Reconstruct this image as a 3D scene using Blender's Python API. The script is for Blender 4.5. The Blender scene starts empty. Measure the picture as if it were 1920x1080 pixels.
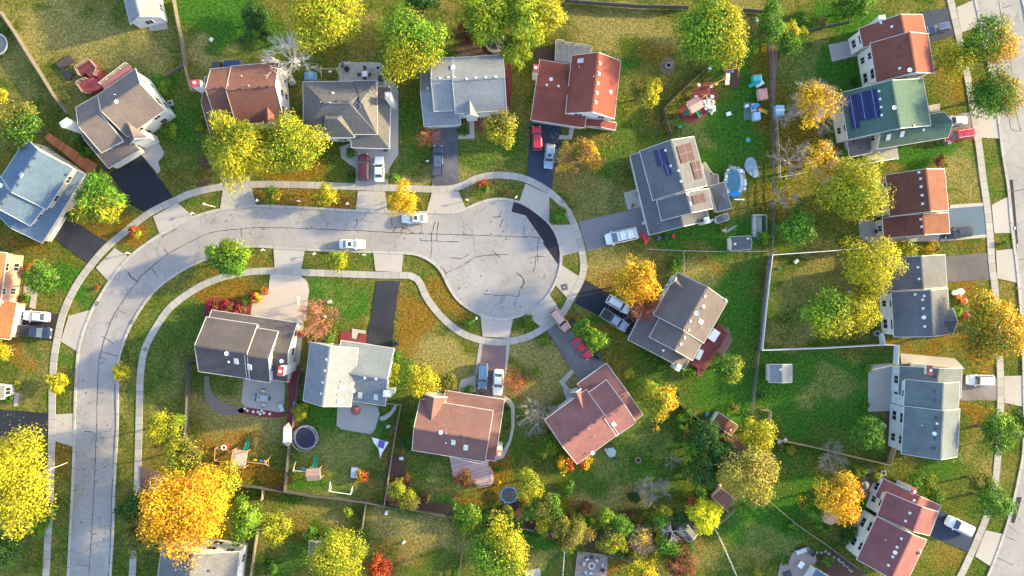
import bpy, bmesh, math, random
import numpy as np
from mathutils import Vector, Matrix
random.seed(7); RNG = np.random.default_rng(7)
SC = bpy.context.scene; COL = SC.collection
S = 0.097      # metres per traced unit at ground level
H = 125.0      # height of the aerial camera
def W(u, v, z=0.0):
    k = (H - z) / H
    return Vector(((u - 960) * S * k, (540 - v) * S * k, z))
def R(d): return math.radians(d)

# ---------------------------------------------------------------- materials
MATS = {}
def nt(name):
    m = bpy.data.materials.new(name); m.use_nodes = True
    t = m.node_tree; b = t.nodes['Principled BSDF']
    return m, t, b
def mth(t, op, a, b=None, c=None):
    n = t.nodes.new('ShaderNodeMath'); n.operation = op
    for i, x in enumerate((a, b, c)):
        if x is None: continue
        if isinstance(x, (int, float)): n.inputs[i].default_value = x
        else: t.links.new(x, n.inputs[i])
    return n.outputs[0]
def noise(t, vec, scale, detail=4, rough=.6, dist=0):
    n = t.nodes.new('ShaderNodeTexNoise'); n.inputs['Scale'].default_value = scale
    n.inputs['Detail'].default_value = detail; n.inputs['Roughness'].default_value = rough
    n.inputs['Distortion'].default_value = dist
    if vec is not None: t.links.new(vec, n.inputs['Vector'])
    return n.outputs['Fac']
def ramp(t, fac, a, b, lo=0.0, hi=1.0):
    n = t.nodes.new('ShaderNodeMapRange'); n.inputs['From Min'].default_value = a; n.inputs['From Max'].default_value = b
    n.inputs['To Min'].default_value = lo; n.inputs['To Max'].default_value = hi
    t.links.new(fac, n.inputs['Value']); return n.outputs[0]
def mix(t, fac, a, b, mode='MIX'):
    n = t.nodes.new('ShaderNodeMix'); n.data_type = 'RGBA'; n.blend_type = mode
    if isinstance(fac, (int, float)): n.inputs[0].default_value = fac
    else: t.links.new(fac, n.inputs[0])
    for i, x in ((6, a), (7, b)):
        if isinstance(x, (tuple, list)): n.inputs[i].default_value = (*x[:3], 1)
        else: t.links.new(x, n.inputs[i])
    return n.outputs[2]
def gpos(t): return t.nodes.new('ShaderNodeNewGeometry').outputs['Position']
def mapping(t, vec, sc):
    n = t.nodes.new('ShaderNodeMapping'); n.inputs['Scale'].default_value = sc; t.links.new(vec, n.inputs[0]); return n.outputs[0]
def bump(t, b, h, strength, dist):
    n = t.nodes.new('ShaderNodeBump'); n.inputs['Strength'].default_value = strength; n.inputs['Distance'].default_value = dist
    t.links.new(h, n.inputs['Height']); t.links.new(n.outputs[0], b.inputs['Normal'])
def scalecol(c, k): return tuple(min(1, x * k) for x in c)

def flat(name, c, rough=.6, var=.25, sc=1.2, metal=0, spec=.5, fine=0):
    """plain material with soft uneven tone"""
    if name in MATS: return MATS[name]
    m, t, b = nt(name); p = gpos(t)
    f = ramp(t, noise(t, p, sc, 5, .65), .3, .7)
    col = mix(t, f, scalecol(c, 1 - var), scalecol(c, 1 + var))
    if fine:
        g = ramp(t, noise(t, p, 14, 2, .7), .3, .7)
        col = mix(t, fine, col, mix(t, g, scalecol(c, .55), scalecol(c, 1.4)))
    t.links.new(col, b.inputs['Base Color']); b.inputs['Roughness'].default_value = rough
    b.inputs['Metallic'].default_value = metal; b.inputs['Specular IOR Level'].default_value = spec
    MATS[name] = m; return m

def shingle(name, c, speck=.35):
    if name in MATS: return MATS[name]
    m, t, b = nt(name); p = gpos(t)
    big = ramp(t, noise(t, p, .35, 3, .6), .3, .7)
    col = mix(t, big, scalecol(c, .78), scalecol(c, 1.2))
    pt = ramp(t, noise(t, mapping(t, p, (1, 1, .4)), .9, 4, .7, 1.2), .42, .66)
    col = mix(t, mth(t, 'MULTIPLY', pt, .38), col, scalecol(c, .62))
    fine = ramp(t, noise(t, p, 5.5, 3, .8), .3, .7)
    col = mix(t, speck, col, mix(t, fine, scalecol(c, .35), scalecol(c, 1.9)))
    rows = ramp(t, noise(t, mapping(t, p, (.25, .25, 9)), 1.6, 3, .7), .35, .65)     # courses follow the contour of the slope
    col = mix(t, mth(t, 'MULTIPLY', rows, .22), col, scalecol(c, .5))
    st = ramp(t, noise(t, mapping(t, p, (1.1, 1.1, .15)), 1.5, 2, .5), .55, .75)       # rain streaks
    col = mix(t, mth(t, 'MULTIPLY', st, .18), col, scalecol(c, 1.5))
    t.links.new(col, b.inputs['Base Color']); b.inputs['Roughness'].default_value = .88
    b.inputs['Specular IOR Level'].default_value = .25
    bump(t, b, mth(t, 'ADD', fine, rows), .5, .03)
    MATS[name] = m; return m

def siding(name, c):
    if name in MATS: return MATS[name]
    m, t, b = nt(name); p = gpos(t)
    x = t.nodes.new('ShaderNodeSeparateXYZ'); t.links.new(p, x.inputs[0])
    lap = mth(t, 'FRACT', mth(t, 'MULTIPLY', x.outputs[2], 5.5))
    f = ramp(t, noise(t, p, .8, 4, .6), .3, .7)
    col = mix(t, f, scalecol(c, .9), scalecol(c, 1.06))
    col = mix(t, mth(t, 'GREATER_THAN', lap, .9), col, scalecol(c, .6))
    t.links.new(col, b.inputs['Base Color']); b.inputs['Roughness'].default_value = .55
    bump(t, b, lap, .4, .02)
    MATS[name] = m; return m

def concrete(name, c, slab=0, crack=.0, stain=.2, roughness=.85):
    """slab>0: uses the UV's first coordinate as metres along the strip and draws joints"""
    if name in MATS: return MATS[name]
    m, t, b = nt(name); p = gpos(t)
    big = ramp(t, noise(t, p, .12, 4, .6, .6), .3, .7)
    col = mix(t, big, scalecol(c, 1 - stain), scalecol(c, 1 + stain * .6))
    fine = ramp(t, noise(t, p, 4, 6, .75), .3, .7)
    col = mix(t, .22, col, mix(t, fine, scalecol(c, .6), scalecol(c, 1.3)))
    sm = ramp(t, noise(t, mapping(t, p, (.5, .5, .5)), 1.3, 5, .8, 1.5), .6, .78)
    col = mix(t, mth(t, 'MULTIPLY', sm, .22), col, scalecol(c, .55))
    if name.startswith('road'):
        v2 = noise(t, mapping(t, p, (.35, .35, .35)), 1.0, 6, .75, 2.5)
        col = mix(t, mth(t, 'MULTIPLY', ramp(t, v2, .45, .7), .35), col, scalecol(c, .62))
        v3 = noise(t, p, 1.6, 5, .8)
        col = mix(t, mth(t, 'MULTIPLY', ramp(t, v3, .5, .75), .3), col, scalecol(c, 1.3))
        wv = t.nodes.new('ShaderNodeTexVoronoi'); wv.feature = 'DISTANCE_TO_EDGE'; wv.inputs['Scale'].default_value = .16; w2 = t.nodes.new('ShaderNodeVectorMath'); w2.operation = 'ADD'; n9 = t.nodes.new('ShaderNodeTexNoise'); n9.inputs['Scale'].default_value = .35; n9.inputs['Detail'].default_value = 5; t.links.new(p, n9.inputs['Vector']); s9 = t.nodes.new('ShaderNodeVectorMath'); s9.operation = 'SCALE'; s9.inputs['Scale'].default_value = 4; t.links.new(n9.outputs['Color'], s9.inputs[0]); t.links.new(p, w2.inputs[0]); t.links.new(s9.outputs[0], w2.inputs[1]); t.links.new(w2.outputs[0], wv.inputs['Vector'])
        col = mix(t, mth(t, 'MULTIPLY', mth(t, 'LESS_THAN', wv.outputs['Distance'], .008), .4), col, scalecol(c, .35))
    if crack:
        v = t.nodes.new('ShaderNodeTexVoronoi'); v.feature = 'DISTANCE_TO_EDGE'; v.inputs['Scale'].default_value = .45
        w = t.nodes.new('ShaderNodeVectorMath'); w.operation = 'ADD'
        n = t.nodes.new('ShaderNodeTexNoise'); n.inputs['Scale'].default_value = .8; t.links.new(p, n.inputs['Vector'])
        t.links.new(p, w.inputs[0]); t.links.new(n.outputs['Color'], w.inputs[1]); t.links.new(w.outputs[0], v.inputs['Vector'])
        ck = mth(t, 'LESS_THAN', v.outputs['Distance'], .025)
        col = mix(t, mth(t, 'MULTIPLY', ck, crack), col, scalecol(c, 1.9 if c[0] < .12 else .4))
    if slab:
        u = t.nodes.new('ShaderNodeUVMap'); x = t.nodes.new('ShaderNodeSeparateXYZ'); t.links.new(u.outputs[0], x.inputs[0])
        q = mth(t, 'DIVIDE', x.outputs[0], slab)
        wn = t.nodes.new('ShaderNodeTexWhiteNoise'); wn.noise_dimensions = '1D'
        t.links.new(mth(t, 'FLOOR', q), wn.inputs['W'])
        col = mix(t, mth(t, 'MULTIPLY', mth(t, 'POWER', wn.outputs['Value'], 2), .5), col, scalecol(c, .6))
        col = mix(t, mth(t, 'MULTIPLY', mth(t, 'LESS_THAN', mth(t, 'FRACT', q), .07), .55), col, scalecol(c, .35))
    t.links.new(col, b.inputs['Base Color']); b.inputs['Roughness'].default_value = roughness
    b.inputs['Specular IOR Level'].default_value = .3
    bump(t, b, fine, .25, .01)
    MATS[name] = m; return m

def leafmat(name, transl=.35):
    if name in MATS: return MATS[name]
    m, t, b = nt(name)
    a = t.nodes.new('ShaderNodeAttribute'); a.attribute_name = 'Col'
    t.links.new(a.outputs['Color'], b.inputs['Base Color']); b.inputs['Roughness'].default_value = .65
    b.inputs['Specular IOR Level'].default_value = .25
    tr = t.nodes.new('ShaderNodeBsdfTranslucent'); t.links.new(a.outputs['Color'], tr.inputs[0])
    mx = t.nodes.new('ShaderNodeMixShader'); mx.inputs[0].default_value = transl
    t.links.new(b.outputs[0], mx.inputs[1]); t.links.new(tr.outputs[0], mx.inputs[2])
    t.links.new(mx.outputs[0], t.nodes['Material Output'].inputs[0])
    MATS[name] = m; return m
def gloss(name, c, rough=.25, coat=.0, metal=0):
    if name in MATS: return MATS[name]
    m, t, b = nt(name); p = gpos(t)
    f = ramp(t, noise(t, p, 3, 3, .6), .3, .7)
    t.links.new(mix(t, f, scalecol(c, .9), scalecol(c, 1.08)), b.inputs['Base Color'])
    b.inputs['Roughness'].default_value = rough; b.inputs['Coat Weight'].default_value = coat; b.inputs['Metallic'].default_value = metal
    b.inputs['Coat Roughness'].default_value = .08
    MATS[name] = m; return m
def planks(name, c, ang=0, w=.15):
    if name in MATS: return MATS[name]
    m, t, b = nt(name); p = gpos(t)
    n = t.nodes.new('ShaderNodeMapping'); n.inputs['Rotation'].default_value = (0, 0, R(-ang)); t.links.new(p, n.inputs[0])
    x = t.nodes.new('ShaderNodeSeparateXYZ'); t.links.new(n.outputs[0], x.inputs[0])
    q = mth(t, 'DIVIDE', x.outputs[1], w)
    wn = t.nodes.new('ShaderNodeTexWhiteNoise'); wn.noise_dimensions = '1D'; t.links.new(mth(t, 'FLOOR', q), wn.inputs['W'])
    col = mix(t, wn.outputs['Value'], scalecol(c, .75), scalecol(c, 1.25))
    g = ramp(t, noise(t, p, 1.2, 5, .7), .3, .7)
    col = mix(t, mth(t, 'MULTIPLY', g, .35), col, scalecol(c, .6))
    col = mix(t, mth(t, 'MULTIPLY', mth(t, 'LESS_THAN', mth(t, 'FRACT', q), .12), .7), col, scalecol(c, .3))
    t.links.new(col, b.inputs['Base Color']); b.inputs['Roughness'].default_value = .8
    MATS[name] = m; return m

# ---------------------------------------------------------------- mesh builder
class MB:
    def __init__(s): s.v = []; s.f = []; s.m = []; s.mats = []
    def mi(s, mat):
        if mat not in s.mats: s.mats.append(mat)
        return s.mats.index(mat)
    def face(s, pts, mat):
        i = len(s.v); s.v += [tuple(p) for p in pts]; s.f.append(tuple(range(i, i + len(pts)))); s.m.append(s.mi(mat))
    def solid(s, pts, faces, mat):
        i = len(s.v); s.v += [tuple(p) for p in pts]; k = s.mi(mat)
        for f in faces: s.f.append(tuple(i + j for j in f)); s.m.append(k)
    def prism(s, bottom, top, mat, topmat=None):
        n = len(bottom); i = len(s.v); s.v += [tuple(p) for p in bottom] + [tuple(p) for p in top]
        k = s.mi(mat); kt = s.mi(topmat or mat)
        s.f.append(tuple(i + j for j in reversed(range(n)))); s.m.append(k)
        s.f.append(tuple(i + n + j for j in range(n))); s.m.append(kt)
        for j in range(n):
            a, b = j, (j + 1) % n
            s.f.append((i + a, i + b, i + n + b, i + n + a)); s.m.append(k)
    def box(s, c, d, mat, rot=0, topmat=None, taper=1):
        cx, cy, z0 = c; dx, dy, dz = d; ca, sa = math.cos(rot), math.sin(rot)
        def P(x, y, z): return (cx + x * ca - y * sa, cy + x * sa + y * ca, z)
        q = [(-dx / 2, -dy / 2), (dx / 2, -dy / 2), (dx / 2, dy / 2), (-dx / 2, dy / 2)]
        s.prism([P(x, y, z0) for x, y in q], [P(x * taper, y * taper, z0 + dz) for x, y in q], mat, topmat)
    def tube(s, p, q, r0, r1, mat, n=6, cap=True):
        p = Vector(p); q = Vector(q); d = (q - p)
        if d.length < 1e-6: return
        d.normalize(); a = d.orthogonal().normalized(); b = d.cross(a)
        B = [p + (a * math.cos(2 * math.pi * k / n) + b * math.sin(2 * math.pi * k / n)) * r0 for k in range(n)]
        T = [q + (a * math.cos(2 * math.pi * k / n) + b * math.sin(2 * math.pi * k / n)) * r1 for k in range(n)]
        s.prism(B, T, mat)
    def beam(s, p, q, w, h, mat):
        p = Vector(p); q = Vector(q); d = (q - p); L = d.length
        if L < 1e-6: return
        d.normalize(); up = Vector((0, 0, 1)) if abs(d.z) < .95 else Vector((1, 0, 0))
        a = d.cross(up).normalized() * w / 2; b = a.cross(d).normalized() * h / 2
        s.prism([p - a - b, p + a - b, p + a + b, p - a + b], [q - a - b, q + a - b, q + a + b, q - a + b], mat)
    def lathe(s, c, prof, mat, n=20, cap=True):
        i = len(s.v); k = s.mi(mat)
        for r, z in prof:
            for j in range(n):
                a = 2 * math.pi * j / n; s.v.append((c[0] + r * math.cos(a), c[1] + r * math.sin(a), c[2] + z))
        for q in range(len(prof) - 1):
            for j in range(n):
                j2 = (j + 1) % n
                s.f.append((i + q * n + j, i + q * n + j2, i + (q + 1) * n + j2, i + (q + 1) * n + j)); s.m.append(k)
        if cap:
            s.f.append(tuple(i + j for j in reversed(range(n)))); s.m.append(k)
            s.f.append(tuple(i + (len(prof) - 1) * n + j for j in range(n))); s.m.append(k)
    def build(s, name, parent=None, smooth=False, fix=False):
        me = bpy.data.meshes.new(name); L = Vector((0, 0, 0))
        if parent is not None:
            q = parent
            while q is not None: L = L + q.location; q = q.parent
        vs = [(x - L.x, y - L.y, z - L.z) for x, y, z in s.v] if parent is not None else s.v
        me.from_pydata(vs, [], s.f); me.update()
        for m in s.mats: me.materials.append(m)
        me.polygons.foreach_set('material_index', s.m)
        if smooth: me.polygons.foreach_set('use_smooth', [True] * len(s.f))
        if fix:
            bm = bmesh.new(); bm.from_mesh(me); bmesh.ops.remove_doubles(bm, verts=bm.verts, dist=1e-4)
            bmesh.ops.recalc_face_normals(bm, faces=bm.faces); bm.to_mesh(me); bm.free()
        o = bpy.data.objects.new(name, me); COL.objects.link(o)
        if parent is not None: o.parent = parent
        return o
def tag(o, label=None, cat=None, group=None, kind=None):
    if label: o['label'] = label
    if cat: o['category'] = cat
    if group: o['group'] = group
    if kind: o['kind'] = kind
    return o
def thing(name, label, cat, loc, group=None):
    o = bpy.data.objects.new(name, None); COL.objects.link(o); o.location = loc; o.empty_display_size = .3
    return tag(o, label, cat, group)
def catmull(P, closed=False, step=.6):
    P = [Vector(p) for p in P]; n = len(P); out = []
    rng = range(n) if closed else range(n - 1)
    for i in rng:
        if closed: a, b, c, d = P[i - 1], P[i], P[(i + 1) % n], P[(i + 2) % n]
        else: a, b, c, d = P[max(i - 1, 0)], P[i], P[i + 1], P[min(i + 2, n - 1)]
        k = max(1, int((c - b).length / step))
        for j in range(k):
            t = j / k
            out.append(.5 * ((2 * b) + (c - a) * t + (2 * a - 5 * b + 4 * c - d) * t * t + (3 * b - a - 3 * c + d) * t ** 3))
    if not closed: out.append(P[-1])
    return out
def poly_mesh(name, pts, z, mat, thick=0, parent=None):
    """flat polygon (any outline), optionally a slab"""
    bm = bmesh.new(); vs = [bm.verts.new((p[0], p[1], z)) for p in pts]
    es = [bm.edges.new((vs[i], vs[(i + 1) % len(vs)])) for i in range(len(vs))]
    bmesh.ops.triangle_fill(bm, use_beauty=True, edges=es)
    for f in bm.faces:
        if f.normal.z < 0: f.normal_flip()
    if thick:
        for i in range(len(vs)):
            a, b = vs[i], vs[(i + 1) % len(vs)]
            c = bm.verts.new((b.co.x, b.co.y, z - thick)); d = bm.verts.new((a.co.x, a.co.y, z - thick))
            bm.faces.new((a, b, c, d))
    me = bpy.data.meshes.new(name); bm.to_mesh(me); bm.free(); me.materials.append(mat)
    o = bpy.data.objects.new(name, me); COL.objects.link(o)
    if parent: o.parent = parent; 
    return o
def ribbon_mesh(name, pts, width, z, mat, thick=0, closed=False, off=0, vary=0, parent=None):
    n = len(pts); V = []; F = []; us = []; acc = 0
    for i, p in enumerate(pts):
        a = pts[i - 1] if (i or closed) else pts[i]; b = pts[(i + 1) % n] if (i < n - 1 or closed) else pts[i]
        d = Vector((b[0] - a[0], b[1] - a[1], 0)); d = d.normalized() if d.length else Vector((1, 0, 0))
        nn = Vector((-d.y, d.x, 0)); w = width * (1 + vary * random.uniform(-1, 1)) / 2
        if i: acc += (Vector(p) - Vector(pts[i - 1])).length
        us.append(acc)
        for s_ in (w, -w):
            q = Vector(p) + nn * (off + s_); V.append((q.x, q.y, z))
        if thick:
            for s_ in (-w, w):
                q = Vector(p) + nn * (off + s_); V.append((q.x, q.y, z - thick))
    k = 4 if thick else 2; UV = []
    for i in range(n if closed else n - 1):
        j = (i + 1) % n; A = i * k; B = j * k
        u0 = us[i]; u1 = us[j] if j else acc + .5
        F.append((A, A + 1, B + 1, B)); UV += [(u0, 0), (u0, 1), (u1, 1), (u1, 0)]
        if thick:
            F.append((A + 1, A + 2, B + 2, B + 1)); UV += [(u0, 1), (u0, 1), (u1, 1), (u1, 1)]
            F.append((A + 3, A, B, B + 3)); UV += [(u0, 0), (u0, 0), (u1, 0), (u1, 0)]
    me = bpy.data.meshes.new(name); me.from_pydata(V, [], [tuple(reversed(f)) for f in F]); me.materials.append(mat)
    uv = me.uv_layers.new(name='UVMap'); fl = []
    for q in range(0, len(UV), 4): fl += list(reversed(UV[q:q + 4]))
    uv.data.foreach_set('uv', [c for x in fl for c in x]); me.update()
    o = bpy.data.objects.new(name, me); COL.objects.link(o)
    if parent: o.parent = parent
    return o
def px(L, z=0): return [W(u, v, z) for u, v in L]
# ---------------------------------------------------------------- ground
M_CONC = concrete('pale_concrete', (.385, .345, .32), stain=.12)
M_WALK = concrete('sidewalk_concrete', (.375, .345, .32), slab=1.5, stain=.08)
M_ROAD = concrete('road_concrete', (.31, .288, .288), stain=.26)
M_KERB = concrete('kerb_concrete', (.40, .375, .355), slab=3.0, stain=.08)
M_ASPH = concrete('dark_asphalt', (.018, .021, .034), stain=.25)
M_ASPH2 = concrete('worn_asphalt', (.028, .030, .043), stain=.55, crack=.14)
M_ASPHB = concrete('blue_grey_asphalt', (.032, .044, .078), stain=.2)
M_ASPHG = concrete('grey_old_asphalt', (.12, .112, .12), stain=.3, crack=.35)
M_GRAVEL = concrete('gravel_drive', (.18, .165, .17), stain=.7)
M_PINK = concrete('brick_pink_paving', (.20, .125, .13), stain=.2)
M_TAR = flat('tar_seal', (.035, .033, .038), .7)
M_MULCHR = flat('red_mulch', (.17, .03, .038), .95, .4, 2.5, fine=.6)
M_MULCHB = flat('brown_mulch', (.085, .045, .035), .95, .35, 2.0, fine=.6)
M_DIRT = flat('bare_dirt', (.17, .115, .08), .95, .3, 1.2, fine=.4)
M_PATIO = concrete('patio_concrete', (.36, .33, .31), stain=.22)
M_WHITE = flat('white_paint', (.78, .77, .75), .5, .06)

def lawn_mat():
    m, t, b = nt('lawn_grass'); p = gpos(t)
    a = t.nodes.new('ShaderNodeAttribute'); a.attribute_name = 'Tone'
    s = t.nodes.new('ShaderNodeSeparateColor'); t.links.new(a.outputs['Color'], s.inputs[0])
    n1 = noise(t, p, .22, 5, .68, .7); n2 = noise(t, p, .9, 6, .75, .4); n3 = noise(t, p, 5, 4, .8); n4 = noise(t, p, .07, 3, .5)
    n5 = noise(t, p, 2.2, 4, .8)
    base = mix(t, ramp(t, n1, .38, .62), (.058, .088, .020), (.150, .134, .046))
    base = mix(t, mth(t, 'MULTIPLY', ramp(t, n4, .45, .7), .5), base, (.045, .085, .012))
    def chan(sock, w):
        x = mth(t, 'ADD', sock, mth(t, 'MULTIPLY', mth(t, 'SUBTRACT', mix(t, .6, n2, n1), .5), w))
        q = ramp(t, x, .15, .75); return q
    g = mth(t, 'MULTIPLY', chan(s.outputs[1], 1.3), mth(t, 'GREATER_THAN', s.outputs[1], .02))
    base = mix(t, g, base, (.040, .112, .020))
    d = mth(t, 'MULTIPLY', chan(s.outputs[0], 1.6), ramp(t, s.outputs[0], .02, .2))
    base = mix(t, mth(t, 'MULTIPLY', d, .85), base, (.225, .19, .085))
    o = mth(t, 'MULTIPLY', chan(s.outputs[2], 1.3), ramp(t, s.outputs[2], .02, .2))
    base = mix(t, mth(t, 'MULTIPLY', o, .85), base, (.175, .095, .02))
    tuft = mix(t, ramp(t, n3, .32, .68), (.2, .26, .16), (1.8, 1.7, 1.45))
    base = mix(t, .75, base, mix(t, 1.0, base, tuft, 'MULTIPLY'))
    tf2 = mix(t, ramp(t, n5, .38, .62), (.42, .52, .40), (1.55, 1.45, 1.35))
    base = mix(t, .85, base, mix(t, 1.0, base, tf2, 'MULTIPLY'))
    wv = t.nodes.new('ShaderNodeTexWave'); wv.inputs['Scale'].default_value = .55; wv.inputs['Distortion'].default_value = 1.6; wv.inputs['Detail Scale'].default_value = .3; mpn = t.nodes.new('ShaderNodeMapping'); mpn.inputs['Rotation'].default_value = (0, 0, .5); t.links.new(p, mpn.inputs[0]); t.links.new(mpn.outputs[0], wv.inputs['Vector'])
    base = mix(t, mth(t, 'MULTIPLY', wv.outputs['Fac'], .22), base, mix(t, 1.0, base, (1.5, 1.45, 1.4), 'MULTIPLY'))
    v = t.nodes.new('ShaderNodeTexVoronoi'); v.inputs['Scale'].default_value = 1.1; t.links.new(p, v.inputs['Vector'])
    fl = mth(t, 'MULTIPLY', mth(t, 'LESS_THAN', v.outputs['Distance'], .09), mth(t, 'GREATER_THAN', n2, .52))
    base = mix(t, mth(t, 'MULTIPLY', fl, .6), base, (.30, .20, .06))
    t.links.new(base, b.inputs['Base Color']); b.inputs['Roughness'].default_value = 1.0; b.inputs['Specular IOR Level'].default_value = .0
    bump(t, b, mth(t, 'ADD', n3, mth(t, 'MULTIPLY', n5, 2)), .8, .06)
    return m
# patches of differing grass: (u, v, rx, ry, channel, strength); d = dry tan, g = lush green, o = rusty thin grass
PATCH = [(120,60,110,60,'d',.7),(60,120,60,70,'d',.5),(250,90,90,50,'d',.6),(40,300,60,50,'o',.3),(150,40,60,30,'g',.4),(420,30,90,60,'g',.8),(400,110,50,22,'d',.9),(370,95,28,30,'d',.9),
 (480,60,60,50,'g',.6),(300,150,40,30,'g',.8),(690,60,50,50,'d',.4),(640,80,80,40,'o',.35),(770,150,30,30,'o',.3),(340,250,45,60,'g',.6),(380,300,40,30,'g',.4),(330,340,50,25,'o',.4),
 (770,250,30,70,'g',.55),(780,335,50,18,'d',.8),(720,330,20,20,'d',.5),(900,290,60,40,'g',.45),(870,320,70,18,'d',.55),(920,330,70,14,'d',.5),(960,260,25,70,'g',.35),
 (1150,45,110,40,'d',.8),(1240,60,60,30,'d',.6),(1230,95,40,16,'o',.6),(1190,130,30,20,'g',.7),(1250,180,60,60,'o',.25),(1130,300,40,40,'g',.5),(1100,370,70,50,'d',.55),(1190,260,60,40,'g',.4),(1060,350,30,60,'o',.35),
 (1390,260,110,90,'g',1.0),(1400,130,60,60,'g',.8),(1290,265,50,30,'d',.4),(1350,440,120,30,'g',1.0),(1430,350,30,90,'o',.35),(1400,40,50,80,'d',.35),
 (1560,130,90,50,'g',.8),(1510,120,40,50,'d',.4),(1480,260,60,60,'o',.6),(1440,200,20,150,'o',.5),(1600,40,80,30,'g',.8),(1500,50,40,30,'g',.7),(1720,285,120,18,'g',.9),
 (1800,330,50,60,'d',.55),(1800,160,40,40,'o',.45),(1860,320,18,60,'g',.5),(1820,455,60,16,'o',.4),(1590,230,20,40,'g',.5),(1560,400,80,40,'o',.3),(1545,400,60,50,'g',.25),
 (1540,540,90,80,'d',.45),(1500,620,60,30,'d',.45),(1480,560,40,60,'g',.3),(1370,560,60,70,'g',.9),(1300,520,60,30,'d',.6),(1330,500,40,18,'o',.5),(1400,600,30,120,'g',.6),(1390,740,60,50,'g',.9),(1350,730,80,50,'g',.7),
 (1540,740,125,80,'g',1.0),(1560,730,60,38,'d',.45),(1540,850,100,30,'g',.6),(1480,830,50,30,'g',.5),(1540,680,120,20,'g',1.0),(1850,640,60,50,'o',.55),(1820,530,30,30,'o',.9),(1720,650,110,14,'o',.6),(1840,765,40,16,'o',.9),(1830,830,50,50,'d',.35),(1850,1020,40,50,'g',.5),(1770,880,60,30,'g',.6),
 (1790,1050,60,30,'o',.35),(1600,860,60,20,'g',.6),(1500,930,60,60,'g',.8),(1430,980,90,60,'g',.85),(1440,1030,60,40,'d',.4),(1340,1040,60,30,'d',.4),(1300,1020,40,30,'o',.3),(1620,960,40,60,'g',.6),
 (1130,500,60,30,'d',.7),(1110,470,50,20,'d',.6),(1140,540,60,40,'o',.6),(1100,610,60,12,'o',.9),(1160,660,60,50,'o',.35),(1210,700,50,50,'g',.5),(1180,840,130,90,'g',.6),(1150,870,60,50,'d',.3),(1200,820,60,40,'d',.35),(1130,940,70,25,'d',.7),(1100,960,90,20,'o',.4),(1100,890,60,30,'g',.5),
 (1030,700,50,60,'d',.8),(1000,660,50,30,'d',.8),(1010,740,40,40,'d',.5),(880,600,30,30,'g',.3),(840,560,40,50,'o',.6),(770,590,40,60,'o',.75),(840,680,60,40,'d',.85),(800,660,40,40,'d',.6),(760,650,20,60,'g',.6),(740,700,12,80,'g',.6),(810,620,26,24,'g',.25),
 (640,560,60,40,'g',.75),(640,545,50,25,'d',.25),(600,520,30,14,'o',.4),(430,550,70,30,'o',.7),(360,600,50,60,'g',.45),(420,500,60,14,'o',.7),(300,640,40,100,'g',.4),(300,720,40,80,'d',.3),(420,500,90,8,'o',.6),(690,490,40,14,'g',.5),(540,370,130,16,'o',.85),(620,380,60,14,'o',.7),(560,330,80,18,'o',.75),(620,325,50,18,'g',.3),
 (345,385,25,14,'g',.5),(260,440,30,30,'o',.8),(180,420,60,30,'o',.7),(120,520,40,40,'g',.9),(160,545,30,30,'g',.8),(60,450,60,20,'o',.5),(110,490,40,20,'o',.4),(50,700,60,60,'d',.4),(130,700,16,60,'g',.5),(35,660,30,30,'o',.6),(50,835,40,16,'o',.6),(115,860,18,60,'o',.6),(115,1000,15,80,'g',.4),(235,760,18,120,'d',.35),(235,980,18,100,'g',.3),(300,850,30,60,'o',.3),
 (450,790,90,60,'d',.8),(420,830,60,30,'o',.6),(480,890,70,20,'o',1.0),(500,800,30,50,'g',.5),(640,810,90,80,'g',1.0),(640,850,60,60,'d',.5),(600,920,70,30,'g',.7),(600,960,70,35,'d',.6),(640,940,30,20,'d',.6),(540,1050,50,30,'g',.6),(560,990,30,30,'o',.5),(780,1000,80,40,'d',.95),(760,1030,60,40,'o',.35),(840,950,50,12,'g',.9),(760,965,60,12,'g',.9),(800,1050,60,30,'g',.4),(720,990,30,40,'d',.8),
 (820,890,50,30,'g',.5),(830,920,50,40,'d',.4),(870,930,50,20,'o',.8),(930,890,40,40,'o',.7),(980,930,30,20,'o',.5),(960,850,60,40,'g',.4),(975,790,30,60,'g',.5),(960,1000,80,30,'g',.8),(1010,1040,40,20,'d',.5),(740,830,20,60,'o',.4),(1040,1010,60,50,'g',.8),(1160,1060,30,20,'o',.8)]
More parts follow.
